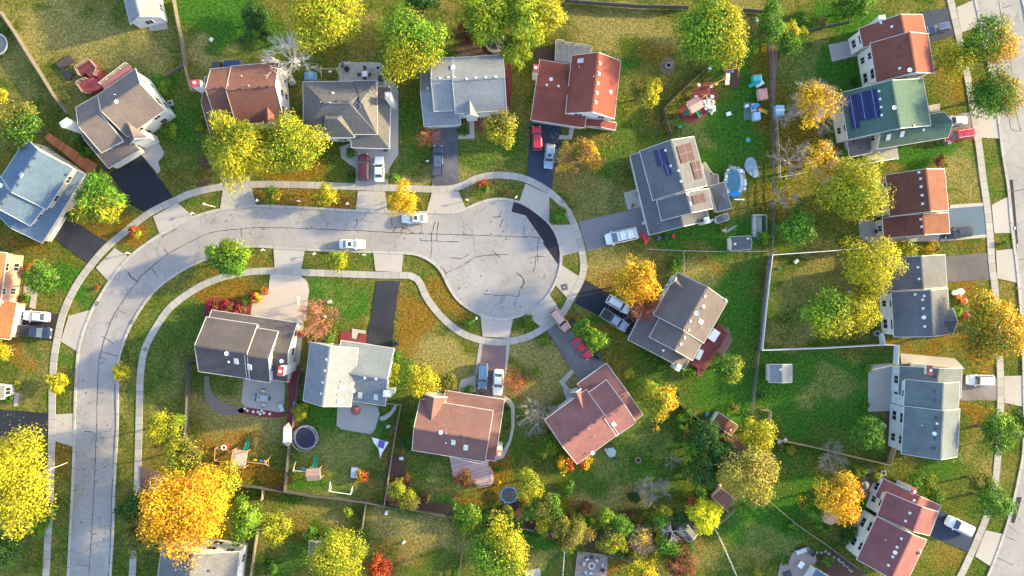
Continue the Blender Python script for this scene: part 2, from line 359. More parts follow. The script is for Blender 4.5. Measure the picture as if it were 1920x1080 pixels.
def make_lawn():
    fx = np.arange(-101, 101.01, .6); fy = np.arange(-58, 58.01, .6)
    X = np.concatenate([[-1500, -700, -350, -200, -140], fx, [140, 200, 350, 700, 1500]])
    Y = np.concatenate([[-1500, -700, -350, -200, -100], fy, [100, 200, 350, 700, 1500]])
    gx, gy = np.meshgrid(X, Y); nx, ny = len(X), len(Y)
    U = gx / S + 960; V = 540 - gy / S
    wu = U + 14 * np.sin(V / 17.0 + 1) + 9 * np.sin(U / 11.0 + V / 23.0); wv = V + 12 * np.sin(U / 19.0 + 2) + 8 * np.sin(V / 9.0 - U / 31.0)
    ch = {'d': np.zeros_like(U), 'g': np.zeros_like(U), 'o': np.zeros_like(U)}
    for u, v, rx, ry, c, s in PATCH:
        q = np.sqrt(((wu - u) / rx) ** 2 + ((wv - v) / ry) ** 2); w = np.clip(1.35 - q, 0, .7) / .7
        ch[c] = np.maximum(ch[c], w * s)
    z = .03 * np.sin(gx / 6.3) * np.sin(gy / 7.1) - .035
    co = np.stack([gx, gy, z], -1).reshape(-1, 3)
    idx = np.arange(nx * ny).reshape(ny, nx)
    F = np.stack([idx[:-1, :-1], idx[:-1, 1:], idx[1:, 1:], idx[1:, :-1]], -1).reshape(-1, 4)
    me = bpy.data.meshes.new('lawn'); me.from_pydata(co.tolist(), [], F.tolist())
    a = me.attributes.new('Tone', 'FLOAT_COLOR', 'POINT')
    C = np.stack([ch['d'], ch['g'], ch['o'], np.ones_like(U)], -1).reshape(-1).astype('f')
    a.data.foreach_set('color', C); me.materials.append(lawn_mat()); me.polygons.foreach_set('use_smooth', [True] * len(me.polygons))
    o = bpy.data.objects.new('lawn', me); COL.objects.link(o); tag(o, 'mown lawns with green, dry tan and rusty patches around the houses', kind='structure')
make_lawn()

# ---------------------------------------------------------------- roads, kerbs, pavements
OUT = [(122,1250),(128,1080),(135.5,925),(139,837),(141,753),(143,710),(147,657),(155.5,624),(172,582),(183,563),(205.5,527),(242,482),(300,440),(358,409),(413,393),(479,386),(582,390),(665,395),(760,398),(802,398),(847,399),(869,393),(902,379),(930,373),(958,375),(985,384),(1013,404),(1033,423),(1046,448),(1052,476),(1051,499),(1042,528),(1030,550),(1008,574),(978,591),(939,599),(905,592),(872,574),(853,556),(839,533),(828,510),(811,492),(786,479),(760,475),(680,472),(571,468),(479,462),(440,466),(394,482),(347,504),(305,532),(275,563),(247,607),(233,638),(222,677),(221,721),(220,805),(215,897),(211,1016),(207,1080),(200,1250)]
road_pts = catmull(px(OUT), step=1.0)
st = dict(kind='structure')
road = poly_mesh('road', road_pts, .022, M_ROAD); tag(road, 'pale concrete residential street ending in a round cul-de-sac', **st)
kerb = ribbon_mesh('kerb', road_pts, .42, .12, M_KERB, thick=.15); tag(kerb, 'pale concrete kerb running round the cul-de-sac street', **st)
RL = [(1790,-160),(1828,0),(1839,55),(1857,139),(1870,211),(1880,290),(1890,352),(1897,430),(1905,490),(1912,560),(1917,640),(1919,720),(1919,835),(1910,893),(1894,963),(1871,1033),(1852,1080),(1800,1200)]
RRt = [(u + 87, v - (10 if v < 500 else -10 if v > 800 else 0)) for u, v in RL]
rl = catmull(px(RL), step=1.5); rr = catmull(px(RRt), step=1.5)
M_ROADS = M_ROAD
r2 = poly_mesh('road', rl + rr[::-1], .022, M_ROADS); tag(r2, 'pale street running down the right edge of the picture', **st)
tag(ribbon_mesh('kerb', rl, .42, .12, M_KERB, thick=.15), 'kerb on the near side of the street at the right edge', **st)
tag(ribbon_mesh('kerb', rr, .42, .12, M_KERB, thick=.15), 'kerb on the far side of the street at the right edge', **st)
WALKS = [('sidewalk bending round the outer side of the street and the head of the cul-de-sac', [(75,1250),(86,1080),(93,946),(97,827),(98,735),(99,715),(101,677),(107,638),(117,593),(133,554),(156,516),(194,470),(228,440),(278,401),(328,376),(361,362),(415,350.5),(493,345.5),(610,348),(700,351.5),(760,353),(824,355),(858,351),(891,336),(919,329),(947,329),(980,334),(1013,349),(1044,372),(1066,400),(1080,430),(1091,470),(1094,504),(1087,530),(1073,555),(1054,588),(1030,608),(994,630),(955,640),(922,641),(894,635.5),(866,624.5),(836,602),(811,574),(797,552),(789,533),(782,523),(770,517),(740,516),(700,515.5),(562,510.5),(512,508),(462,510.5),(412,521.7),(368,541),(320,576),(292,615),(272,654),(264,696),(262,740),(259.6,840),(257,925)]),
 ('short lower piece of sidewalk beside the street below the big orange tree', [(250.5,1030),(248,1080),(240,1250)]),
 ('sidewalk along the street at the right edge, upper stretch', [(1745,-160),(1782,0),(1798,70),(1814,144),(1825,208),(1836,278),(1842,327),(1851,390),(1856,440),(1860,500),(1865.7,546),(1875,688),(1876,738),(1875,800),(1871,854),(1865,909),(1856,950),(1844,983),(1828,1022),(1801,1080),(1750,1180)])]
for lb, L in WALKS:
    tag(ribbon_mesh('sidewalk', catmull(px(L), step=.75), 1.24, .075, M_WALK, thick=.12), lb, **st)

def sheet(name, L, z, mat, label, thick=0, smooth=False, kind='structure'):
    P = px(L)
    if smooth: P = catmull(P, True, .5)
    elif 'asphalt' in mat.name or 'gravel' in mat.name:
        Q = []
        for a, b in zip(P, P[1:] + P[:1]):
            k = max(1, int((b - a).length / .45))
            Q += [a.lerp(b, j / k) + (Vector((random.gauss(0, .05), random.gauss(0, .05), 0)) if j else Vector()) for j in range(k)]
        P = Q
    o = poly_mesh(name, P, z, mat, thick); tag(o, label, kind=kind); return o
AP = 'pale concrete driveway apron'
APR = [([(333,380),(364,407),(300,440),(287,406)],'below the dark drive of the maroon-decked house'),([(215,465),(243,482),(205,529),(180,502)],'of the blue roofed house at the left bend'),([(129,592),(173,580),(147,660),(114,640)],'of the drive with the white sedan and dark pickup'),
 ([(103,777),(140,775),(138,838),(103,827)],'at the lower left dark drive'),([(418,355),(472,352),(481,388),(412,395)],'below the twin yellow trees'),([(671,358),(722,359),(727,395),(667,395)],'below the white sedan and maroon suv'),([(810,361),(860,359),(874,392),(845,400),(799,399)],'below the dark pickup'),
 ([(985,344),(1030,366),(1030,418),(1010,402),(973,380)],'below the red suv drive'),([(1032,422),(1074,421),(1088,471),(1053,480),(1046,446)],'of the solar panel house'),([(1052,496),(1085,518),(1067,563),(1040,533)],'with the manhole on the right of the cul-de-sac'),([(1008,575),(1030,552),(1051,583),(1033,604),(1014,613),(986,591)],'under the tan suv'),
 ([(901,592),(962,597),(955,634),(905,631)],'above the pink paved drive'),([(700,475),(757,475),(753,510),(704,508)],'above the black drive'),([(513,466),(572,468),(565,504),(515,502)],'above the wide concrete drive'),
 ([(1793,14),(1829,-2),(1841,47),(1803,61)],'at the top right corner'),([(1822,198),(1870,207),(1877,260),(1834,258)],'of the green roofed house'),([(1859,384),(1893,367),(1899,437),(1864,437)],'of the orange and maroon roofed house at the right'),([(1867,470),(1904,466),(1910,531),(1870,522)],'of the cracked grey drive at the right'),([(1883,705),(1919,704),(1919,763),(1883,755)],'right of the lone white suv'),([(1848,994),(1884,1002),(1857,1062),(1828,1043)],'at the bottom right')]
for L, t_ in APR: sheet('driveway_apron', L, .05, M_CONC, AP + ' ' + t_)
DRV = [([(205,326),(262,286),(325,370),(300,385),(273,398),(255,390),(242,379),(232,362)],M_ASPH,'smooth black asphalt drive of the maroon-decked house',0),
 ([(100,446),(122,412),(147,420),(201,454),(167,495)],M_ASPH2,'worn dark drive of the blue roofed house',0),
 ([(35,574),(114,589),(101,640),(25,627)],flat('brown_black_asphalt',(.02,.015,.02),.85,.2),'dark drive holding the white sedan and dark pickup',0),
 ([(-40,765),(90,775),(89,825),(-40,812)],M_ASPH,'dark drive at the lower left edge',0),
 ([(395,240),(440,240),(472,348),(418,350)],M_CONC,'concrete drive hidden under the twin yellow trees',0),
 ([(635,120),(640,115.5),(712,117),(720,123),(721,142),(740,156),(747,170),(747,290),(738,303),(729,318),(728,347),(667,346),(667,316),(652,306),(640,296),(637,276),(700,250),(700,160),(635,160)],M_CONC,'beige concrete drive and patio wrapping the grey hip roofed house',0),
 ([(811,235),(857,235),(860,345),(810,349)],concrete('mottled_asphalt',(.10,.10,.125),stain=.8,crack=.25),'mottled old asphalt drive under the dark pickup',0),
 ([(995,234),(1052,234),(1047,300),(1037,329),(1035,354),(988,331)],M_ASPHB,'blue black drive with the red and silver suvs',0),
 ([(1085,416),(1205,388),(1222,440),(1101,471)],concrete('mid_grey_asphalt',(.19,.18,.195),stain=.12),'smooth grey drive of the solar panel house',0),
 ([(1098,525),(1139,549),(1205,588),(1185,632),(1125,593),(1078,568)],M_ASPH,'dark drive between the orange tree and the taupe house',0),
 ([(1025,617),(1050,597),(1075,625),(1110,668),(1150,690),(1090,716),(1068,690),(1045,650)],M_GRAVEL,'patchy grey gravel drive with the maroon sedan',0),
 ([(904,645),(951,646),(946,748),(892,744),(898,690)],M_PINK,'pink paved drive with the blue suv and white sedan',0),
 ([(706,527),(750,526),(741,590),(735,655),(686,648),(695,600)],M_ASPH2,'black drive left of the cul-de-sac lawn',0),
 ([(507,514),(562,515),(576,528),(580,544),(577,563),(575,600),(554,608),(495,598),(470,590),(473,565),(487,552),(503,545)],concrete('cream_concrete',(.46,.385,.34),stain=.1),'wide cream concrete drive with a basketball hoop',0),
 ([(1728,22),(1780,14),(1791,67),(1742,80)],M_ASPHB,'blue asphalt drive at the top right',0),([(1765,219),(1820,210),(1826,256),(1768,272)],M_GRAVEL,'concrete drive of the green roofed house',0),
 ([(1778,390),(1844,385),(1849,439),(1761,448),(1772,425)],concrete('blue_asphalt', (.085, .13, .19), stain=.2),'blue asphalt drive with the black suv',0),([(1770,480),(1853,474),(1856,524),(1770,529)],M_ASPHG,'cracked grey drive at the right',0),
 ([(1797,705),(1869,708),(1869,751),(1797,751)],M_GRAVEL,'speckled gravel drive under the lone white suv',0),([(1764,958),(1832,985),(1815,1035),(1738,1002)],M_ASPHB,'blue drive at the bottom right with a white suv',0)]
for L, m, t_, s_ in DRV: sheet('driveway', L, .035, m, t_)
for L, t_ in [([(266,268),(285,260),(298,268),(308,285),(306,293),(297,303),(301,320),(296,326),(262,286)],'curved front walk of the maroon-decked house'),([(889,225),(890,260),(859,261),(860,254),(881,252),(879,225)],'white front walk of the pale grey house'),([(1068,235),(1078,235),(1072,262),(1048,261),(1049,253),(1066,254)],'angled front walk beside the silver suv'),
 ([(893,702),(878,708),(864,712),(858,735),(892,735)],'curved front walk beside the blue suv'),([(946,742),(957,748),(965,760),(965,800),(958,830),(945,858),(925,866),(925,860),(940,850),(954,825),(959,800),(958,765),(950,755),(942,752)],'curved side walk right of the red brick-coloured roof'),
 ([(1048,715),(1072,692),(1077,698),(1059,718),(1078,742),(1070,750)],'angled stone edging at the gravel drive'),([(660,616),(687,620),(686,626),(672,624),(668,636),(660,634)],'short front walk beside the black drive'),([(555,600),(571,596),(562,680),(553,690)],'narrow side walk right of the slate and tan house'),
 ([(45,533),(71,548),(67,580),(55,576),(58,556),(44,552)],'paved front walk of the brick fronted house'),([(26,735),(37,737),(33,762),(26,762)],'short front walk at the left edge'),([(1661,440),(1655,455),(1760,452),(1762,440)],'side paving below the orange and maroon roof'),([(1688,662),(1690,682),(1810,692),(1790,672)],'paved side strip above the pale blue house'),
 ([(1782,384),(1844,380),(1844,386),(1780,391)],'pale concrete edging above the blue drive'),([(1762,448),(1850,439),(1850,445),(1762,453)],'pale concrete edging below the blue drive'),
 ([(899,643),(905,645),(899,690),(893,705),(890,700)],'pale edging left of the pink drive'),([(950,645),(956,645),(951,690),(946,710)],'pale edging right of the pink drive')]:
    sheet('footpath', L, .045, M_CONC, t_)
# patches and tar seals belong to the road
o = poly_mesh('asphalt_patch', px([(963,379),(985,384),(1008,400),(1030,421),(1044,446),(1049.5,471),(1047,497),(1017.5,455),(1019.5,453),(985.6,404),(959,397)]), .030, concrete('patch_asphalt',(.022,.02,.03),stain=.15)); o.parent = road
for L in ([(1892.5,337),(1899,337),(1909,457),(1905,457)],[(1906,932),(1916,932),(1902,981),(1895,979)]):
    o = poly_mesh('asphalt_patch', px(L), .030, MATS['patch_asphalt']); o.parent = r2
T3 = lambda x0, y0, L: [(x0 + a / 3.6, y0 + b / 3.6) for a, b in L]
CR = [[(167,1080),(175,946),(181,805),(184,700),(184.7,682),(192,649),(200,624),(211,596),(222,577),(239,552),(258,527),(267,515),(283,502),(314,477),(344,460),(360,452),(396,436),(452,429),(504,426.7),(610,430),(700,434),(760,437),(874,440.5),(1010.5,445)],
 T3(0,240,[(1105,805),(1130,850)]),T3(0,240,[(865,970),(880,1005),(925,1035)]),T3(0,240,[(1020,940),(1065,1005)]),T3(0,240,[(1090,735),(1150,705),(1195,678)]),T3(360,240,[(332,680),(333,740)]),
 T3(0,460,[(865,180),(885,215),(925,243)]),T3(0,460,[(790,432),(848,460)]),T3(0,460,[(680,615),(720,630),(765,665)]),T3(0,460,[(685,718),(800,748),(805,715)]),T3(0,460,[(672,755),(725,770)]),T3(0,460,[(670,800),(712,788)]),T3(0,460,[(655,995),(702,997)]),
 [(158,809),(170,810),(180,814)],[(172,1001),(183,1001)],[(143,1058),(168,1062)],[(146,880),(160,880)],
 T3(680,240,[(205,705),(225,668),(265,672),(320,690),(340,715)]),T3(680,240,[(270,640),(268,680),(255,705)]),T3(680,240,[(195,610),(200,660)]),T3(680,240,[(395,655),(402,712)]),T3(680,240,[(490,630),(475,680),(463,720),(468,780),(458,875)]),T3(680,240,[(512,632),(502,700),(498,762)]),T3(680,240,[(390,760),(480,762),(570,768),(650,768)]),
 T3(680,240,[(878,602),(940,598)]),T3(680,240,[(937,562),(915,605)]),T3(680,240,[(925,668),(940,630),(955,602)]),T3(680,240,[(1092,660),(1083,735)]),T3(680,240,[(1195,738),(1182,780),(1180,900)]),T3(680,240,[(1118,885),(1150,870),(1230,870)]),T3(680,240,[(1165,870),(1165,930),(1145,978)]),
 T3(680,240,[(592,875),(660,880),(700,865),(716,848)]),T3(680,240,[(560,978),(660,935),(720,900),(755,872),(850,858),(920,855),(945,852),(985,858)]),T3(680,240,[(680,910),(725,898)]),T3(680,240,[(872,826),(905,855),(928,875)]),T3(680,240,[(1035,977),(1080,1010),(1090,1050),(1060,1080)]),
 T3(700,480,[(745,255),(850,268),(890,262),(975,270),(990,230),(1015,185),(1010,150),(965,112)]),T3(700,480,[(450,72),(480,95),(492,135)]),T3(680,240,[(1140,695),(1170,660),(1165,628)]),
 [(216,720),(214,745),(217,800),(214,830),(215,870),(210,920),(208,1000),(204,1080)],[(684,407),(690,396)],[(662,430),(670,418),(668,410)]]
CR2 = [[(1872,0),(1878,35),(1893,100),(1903,200),(1914,245)],[(1878,16),(1900,8)],[(1892,218),(1897,243),(1916,246)],[(1905,440),(1907,560)],[(1895,360),(1920,355)],[(1905,487),(1920,486)],[(1880,1002),(1905,1015)],[(1893,960),(1915,975)],[(1890,985),(1910,1000)],[(1868,1045),(1900,1060)]]
for par, LL in ((road, CR), (r2, CR2)):
    for L in LL:
        P = catmull(px(L), step=.5); P = [p + Vector((random.uniform(-.05, .05), random.uniform(-.05, .05), 0)) for p in P]
        ribbon_mesh('tar_seal', P, .11, .031, M_TAR, parent=par, vary=.45)
# dark oil spots and patches of grit, a part of the road
sp = MB()
for _ in range(150):
    k = random.random(); u, v = random.choice([(random.uniform(150,205),random.uniform(700,1075)),(random.uniform(420,800),random.uniform(402,455)),(random.uniform(840,1030),random.uniform(400,580)),(random.uniform(840,1030),random.uniform(400,580))])
    p = W(u, v); r = random.choice([.06, .09, .09, .14, .2]); n = 7
    sp.face([(p.x + r * random.uniform(.5, 1) * math.cos(6.283 * j / n), p.y + r * random.uniform(.5, 1) * math.sin(6.283 * j / n), .0315) for j in range(n)], M_TAR)
sp.build('oil_spots', road)['kind'] = 'stuff'
# mulch beds and bare ground
for L, m, t_ in [([(382,596),(384,570),(400,558),(430,562),(470,572),(470,592),(440,594),(400,590)],M_MULCHR,'red mulch bed along the front of the slate and tan house'),([(480,580),(483,570),(489,567),(495,570),(498,580),(497,593),(481,593)],M_MULCHR,'small oval red mulch bed in the cream drive'),
 ([(541,690),(562,690),(556,780),(556,810),(545,812),(535,800),(540,775),(520,783),(450,775),(455,764),(520,772),(540,765)],M_MULCHR,'red mulch strip beside the round patio and fence'),
 ([(384,705),(384,745),(398,768),(430,779),(458,772),(457,763),(432,760),(405,746),(393,722),(392,705)],flat('grey_brown_mulch',(.16,.13,.12),.95,.3,2,fine=.5),'brown bed edge beside the patio'),([(1290,190),(1310,160),(1330,155),(1345,180),(1335,200),(1315,225),(1290,230),(1272,215),(1275,200)],M_MULCHR,'dark red mulch play area under the wooden playset'),
 ([(1363,118),(1382,114),(1390,150),(1380,168),(1366,160)],M_MULCHB,'brown mulch under the blue swings'),([(1625,880),(1650,885),(1660,905),(1640,930),(1620,930),(1610,900)],flat('plum_paving',(.16,.10,.115),.9,.2),'plum paved patio below the wooden fence'),
 ([(1238,118),(1250,106),(1262,112),(1265,130),(1255,138),(1240,134)],M_DIRT,'bare ring of earth round the fire pit'),([(1560,1030),(1600,1060),(1640,1090),(1560,1090),(1530,1050)],M_MULCHB,'brown bed with stepping stones'),([(855,80),(930,80),(940,105),(880,110),(855,100)],M_MULCHB,'dark bare soil behind the pale grey house'),
 ([(728,865),(745,850),(760,880),(780,930),(840,945),(870,955),(868,968),(780,955),(722,945)],M_MULCHB,'brown planting bed in the lower middle back yard'),([(960,930),(1100,1000),(1290,960),(1300,1010),(1200,1040),(1000,1000)],M_MULCHB,'leaf littered ground under the line of shrubs'),
 ([(380,320),(372,308),(376,295),(392,300),(395,330),(388,348),(370,348)],M_MULCHB,'shrub bed left of the twin yellow trees'),([(1460,60),(1452,200),(1458,230),(1444,230),(1440,60)],M_DIRT,'strip of bare earth along the yard fence'),
 ([(1330,800),(1390,820),(1420,870),(1380,880),(1340,860)],M_MULCHB,'bare soil round the brown shed'),([(950,130),(956,110),(960,160),(955,215),(948,212)],M_MULCHR,'red mulch strip right of the pale grey house'),([(890,228),(915,220),(930,238),(900,245)],M_MULCHR,'red mulch under the olive tree'),
 ([(668,636),(676,626),(690,628),(690,645),(640,645),(642,620),(660,624)],M_MULCHR,'red mulch by the front door beside the black drive'),([(1340,640),(1366,612),(1374,640),(1356,670),(1346,660)],M_DIRT,'tan gravel bed round the maroon deck'),
 ([(1660,770),(1680,740),(1688,790),(1684,850),(1665,840)],M_MULCHB,'brown bed behind the pale blue house')]:
    sheet('planting_bed', L, .018, m, t_, smooth=len(L) > 5)
# ---------------------------------------------------------------- houses
M_GLASS = gloss('window_glass', (.02, .025, .04), .08); M_TRIM = flat('white_trim', (.56, .545, .53), .5, .06); M_BLACK = flat('dark_metal', (.02, .02, .025), .5)
M_METAL = flat('grey_metal', (.35, .35, .36), .4, metal=.6)
M_PANEL = gloss('solar_panel', (.008, .013, .085), .35, .0); M_PANEL_REFL = flat('solar_panel_painted_reflection', (.085, .052, .06), .85, .12, spec=.1)  # mauve version paints the warm reflection into the right-slope panels' colour
ROOFC = {'taupe': (.155, .125, .125), 'blue': (.10, .15, .225), 'redbrown': (.19, .082, .066), 'charcoal': (.115, .11, .115), 'palegrey': (.215, .225, .25), 'maroon': (.225, .062, .047),
 'slate': (.115, .118, .14), 'umber': (.135, .112, .112), 'rose': (.22, .098, .10), 'brick': (.17, .09, .085), 'cream': (.175, .195, .225), 'tan': (.092, .08, .09), 'orange': (.26, .12, .055),
 'mid': (.15, .148, .16), 'maroon2': (.19, .064, .048), 'green': (.068, .125, .105), 'maroon3': (.16, .062, .045), 'steel': (.115, .12, .14), 'bluegrey': (.125, .15, .17), 'plum': (.21, .082, .088), 'brown': (.17, .075, .045)}
def inpoly(p, q):
    c = False
    for i in range(len(q)):
        a, b = q[i - 1], q[i]
        if (a[1] > p[1]) != (b[1] > p[1]) and p[0] < (b[0] - a[0]) * (p[1] - a[1]) / (b[1] - a[1]) + a[0]: c = not c
    return c
class House:
    def __init__(s, name, label, cat, roof, wall, speck=.35, group='houses of the neighbourhood', trim=None):
        s.name = name; s.label = label; s.cat = cat; s.group = group
        s.rm = shingle('shingle_' + roof, ROOFC[roof], speck); s.wm = siding('siding_%s' % wall[0], wall[1]); s.faces = []; s.foot = []
        s.W = MB(); s.R = MB(); s.G = MB(); s.parts = []; s.n = 0; s.trim = trim or M_TRIM; s.first = None
    def piece(s, a, b, c, he, hr, hip=(0, 0), off=0.0, inset=.32, gar=None, shed=False, win=True):
        A = W(*a, he); B = W(*b, he); C = W(*c, he)
        ux = (B - A); L = ux.length; ux.normalize(); uy = Vector((-ux.y, ux.x, 0)); d = (C - B).dot(uy)
        if d < 0: uy = -uy; d = -d
        P = lambda x, y, z: A + ux * x + uy * y + Vector((0, 0, z - he))
        m = d * (.5 + off)
        r0, r1 = P(hip[0], m, hr), P(L - hip[1], m, hr)
        t = .14; dn = Vector((0, 0, -t))
        c4 = [P(0, 0, he), P(L, 0, he), P(L, d, he), P(0, d, he)]
        F = [[c4[0], c4[1], r1, r0], [c4[2], c4[3], r0, r1]]
        if hip[0]: F.append([c4[3], c4[0], r0])
        if hip[1]: F.append([c4[1], c4[2], r1])
        for f in F:
            n = (f[1] - f[0]).cross(f[2] - f[0])
            if n.z < 0: f.reverse()
            s.R.prism([p + dn for p in f], f, s.trim, s.rm); s.faces.append(f)
        # ridge cap and gutters along every outer edge
        s.R.beam(r0 + Vector((0, 0, .02)), r1 + Vector((0, 0, .02)), .28, .05, s.rm)
        g = .06
        E = [(c4[0], c4[1]), (c4[3], c4[2])]
        E += [(c4[0], r0), (r0, c4[3])] if not hip[0] else [(c4[0], c4[3])]
        E += [(c4[1], r1), (r1, c4[2])] if not hip[1] else [(c4[1], c4[2])]
        ctr = P(L / 2, d / 2, he)
        for p, q in E:
            s.G.beam(p + Vector((0, 0, -.05)), q + Vector((0, 0, -.05)), .085, .15, s.trim)
        # walls
        k = inset + .004 * s.n; s.n += 1
        q = [(k, k), (L - k, k), (L - k, d - k), (k, d - k)]
        s.W.prism([P(x, y, 0) for x, y in q], [P(x, y, he - .02) for x, y in q], s.wm)
        s.foot.append(([P(x, y, 0) for x, y in q], he))
        sl0 = (hr - he) / m; sl1 = (hr - he) / (d - m)
        for e, x in ((0, k), (1, L - k)):
            if hip[e]: continue
            xi = x + (.2 if e == 0 else -.2)
            top = [P(x, k, he - .02), P(x, d - k, he - .02), P(x, d - k, he + k * sl1 - t - .02), P(x, m, hr - t - .03), P(x, k, he + k * sl0 - t - .02)]
            inn = [p + ux * (xi - x) for p in top]
            s.W.prism(top, inn, s.wm)
        # outer wall descriptions for windows: (start, direction, length, outward normal, top)
        walls = [(P(k, k, 0), ux, L - 2 * k, -uy, he), (P(L - k, d - k, 0), -ux, L - 2 * k, uy, he), (P(k, d - k, 0), -uy, d - 2 * k, -ux, he + .1), (P(L - k, k, 0), uy, d - 2 * k, ux, he + .1)]
        if win: s.parts.append((walls, gar))
        if s.first is None: s.first = ctr; s.ux = ux; s.uy = uy
        return s
    def cross(s, r0, r1, hw, hz, drop, he=None):
        """small front-facing gable: r0 on the main roof, r1 the front tip"""
        A = W(*r0, hz); B = W(*r1, hz); ux = (B - A).normalized(); uy = Vector((-ux.y, ux.x, 0)); dz = Vector((0, 0, -drop)); w = hw * S
        l, r = B + uy * w + dz, B - uy * w + dz
        k = Vector((0, 0, .03))
        for f in ([A + k, l + k, B + k], [A + k, B + k, r + k]):
            n = (f[1] - f[0]).cross(f[2] - f[0])
            if n.z < 0: f = f[::-1]
            s.R.prism([p - Vector((0, 0, .12)) for p in f], f, s.trim, s.rm); s.faces.append(f)
        s.G.beam(l, B, .12, .14, s.trim); s.G.beam(B, r, .12, .14, s.trim)
        ins = -ux * .3; z0 = 0 if he is None else he
        a, b = B + ins + uy * (w - .3), B + ins - uy * (w - .3)
        zt = hz - drop + .05
        s.W.prism([Vector((a.x, a.y, z0)), Vector((b.x, b.y, z0)), Vector((b.x, b.y, z0)) - ux * 1.2, Vector((a.x, a.y, z0)) - ux * 1.2],
                  [Vector((a.x, a.y, zt)), Vector((b.x, b.y, zt)), Vector((b.x, b.y, zt)) - ux * 1.2, Vector((a.x, a.y, zt)) - ux * 1.2], s.wm)
        top = [Vector((a.x, a.y, zt)), Vector((b.x, b.y, zt)), B + ins - Vector((0, 0, .25))]
        s.W.prism(top, [p - ux * .15 for p in top], s.wm)
        return s
    def hit(s, u, v):
        g = W(u, v); o = Vector((0, 0, H)); d = g - o; best = None
        for f in s.faces:
            n = (f[1] - f[0]).cross(f[2] - f[0]).normalized(); q = d.dot(n)
            if abs(q) < 1e-9: continue
            t = (f[0] - o).dot(n) / q; p = o + d * t
            if inpoly(p, f) and (best is None or p.z > best[0].z): best = (p, n, f)
        return best
    def make(s, items='', chims=(), panels=(), windows=True):
        """items: 'v612,100 o..' v=square vent, o=round cap, s=skylight, p=pipe, d=dish"""
        base = s.first.copy(); base.z = 0
        root = thing(s.name, s.label, s.cat, base, s.group); s.root = root
        w = s.W.build('wall', root); r = s.R.build('roof', root); s.G.build('gutter', root)
        mats = flat('vent_white', (.75, .74, .74), .4, .08)
        for it in items.split():
            k, xy = it[0], it[1:].split(','); h = s.hit(float(xy[0]), float(xy[1]))
            if not h: continue
            p, n, f = h; tx = Vector((0, 0, 1)).cross(n); tx = tx.normalized() if tx.length > .01 else Vector((1, 0, 0)); ty = n.cross(tx); m = MB()
            def slab(w_, l_, h0, h1, mat, tp=1.0):
                q = [(-w_ / 2, -l_ / 2), (w_ / 2, -l_ / 2), (w_ / 2, l_ / 2), (-w_ / 2, l_ / 2)]
                m.prism([p + tx * x + ty * y + n * h0 for x, y in q], [p + tx * x * tp + ty * y * tp + n * h1 for x, y in q], mat)
            if k == 'v': slab(.46, .46, -.02, .05, M_METAL); slab(.36, .36, .05, .2, mats, .85); nm = 'roof_vent'
            elif k == 'b': slab(.46, .46, -.02, .05, s.rm); slab(.36, .36, .05, .2, flat('vent_dark', (.06, .06, .08), .5), .85); nm = 'roof_vent'
            elif k == 'o': m.lathe(p + Vector((0, 0, -.1)), [(.36, 0), (.36, .22), (.33, .3), (.2, .38), (.03, .41)], mats, 14); nm = 'roof_dome'
            elif k == 'p': m.tube(p - Vector((0, 0, .1)), p + Vector((0, 0, .45)), .07, .07, mats); nm = 'vent_pipe'
            elif k == 's': slab(.75, 1.15, -.02, .12, M_TRIM); slab(.6, 1.0, .12, .15, gloss('skylight_glass', (.5, .52, .56), .15)); nm = 'skylight'
            elif k == 'd':
                m.tube(p, p + Vector((.1, .1, .7)), .03, .03, M_METAL); m.lathe(p + Vector((.1, .1, .7)), [(.02, 0), (.22, .05), (.38, .16)], mats, 14, cap=False); nm = 'satellite_dish'
            m.build(nm, root)
        for quad in panels:
            pts = [s.hit(*q) for q in quad]
            if None in pts: print('panel miss', s.name, quad); continue
            n = pts[0][1]; P = [q[0] for q in pts]; m = MB()
            m.prism([q + n * .06 for q in P], [q + n * .14 for q in P], M_BLACK, M_PANEL_REFL if s.name == 'house' and quad[0][0] > 1260 and quad[0][0] < 1300 else M_PANEL)
            nseg = max(2, int((P[1] - P[0]).length / 1.7)); nr = max(1, int((P[3] - P[0]).length / 1.05))
            for i in range(1, nseg):
                a, b = P[0].lerp(P[1], i / nseg), P[3].lerp(P[2], i / nseg); m.beam(a + n * .15, b + n * .15, .07, .02, flat('panel_frame', (.25, .27, .42), .4))
            for i in range(1, nr):
                a, b = P[0].lerp(P[3], i / nr), P[1].lerp(P[2], i / nr); m.beam(a + n * .15, b + n * .15, .03, .02, flat('panel_grid', (.05, .06, .2), .4))
            m.build('solar_panel', root)
        for c in chims:
            (u, v), hz, dx, dy, capm = c; t = W(u, v, hz); ang = math.atan2(s.ux.y, s.ux.x); m = MB()
            m.box((t.x, t.y, 0), (dx, dy, hz - .12), siding('siding_white', (.74, .73, .72)), ang); m.box((t.x, t.y, hz - .12), (dx + .14, dy + .14, .14), flat('cap_' + capm, {'red': (.33, .05, .06), 'grey': (.28, .28, .31), 'white': (.62, .66, .68), 'orange': (.4, .13, .09)}[capm], .6), ang)
            ch = m.build('chimney', root); fl = MB(); fl.tube((t.x, t.y, hz), (t.x, t.y, hz + .35), .16, .16, M_METAL, 10); fl.tube((t.x, t.y, hz + .35), (t.x, t.y, hz + .45), .28, .24, mats, 12); fl.build('chimney_flue', root).parent = ch
            ch.children[0].location = (0, 0, 0)
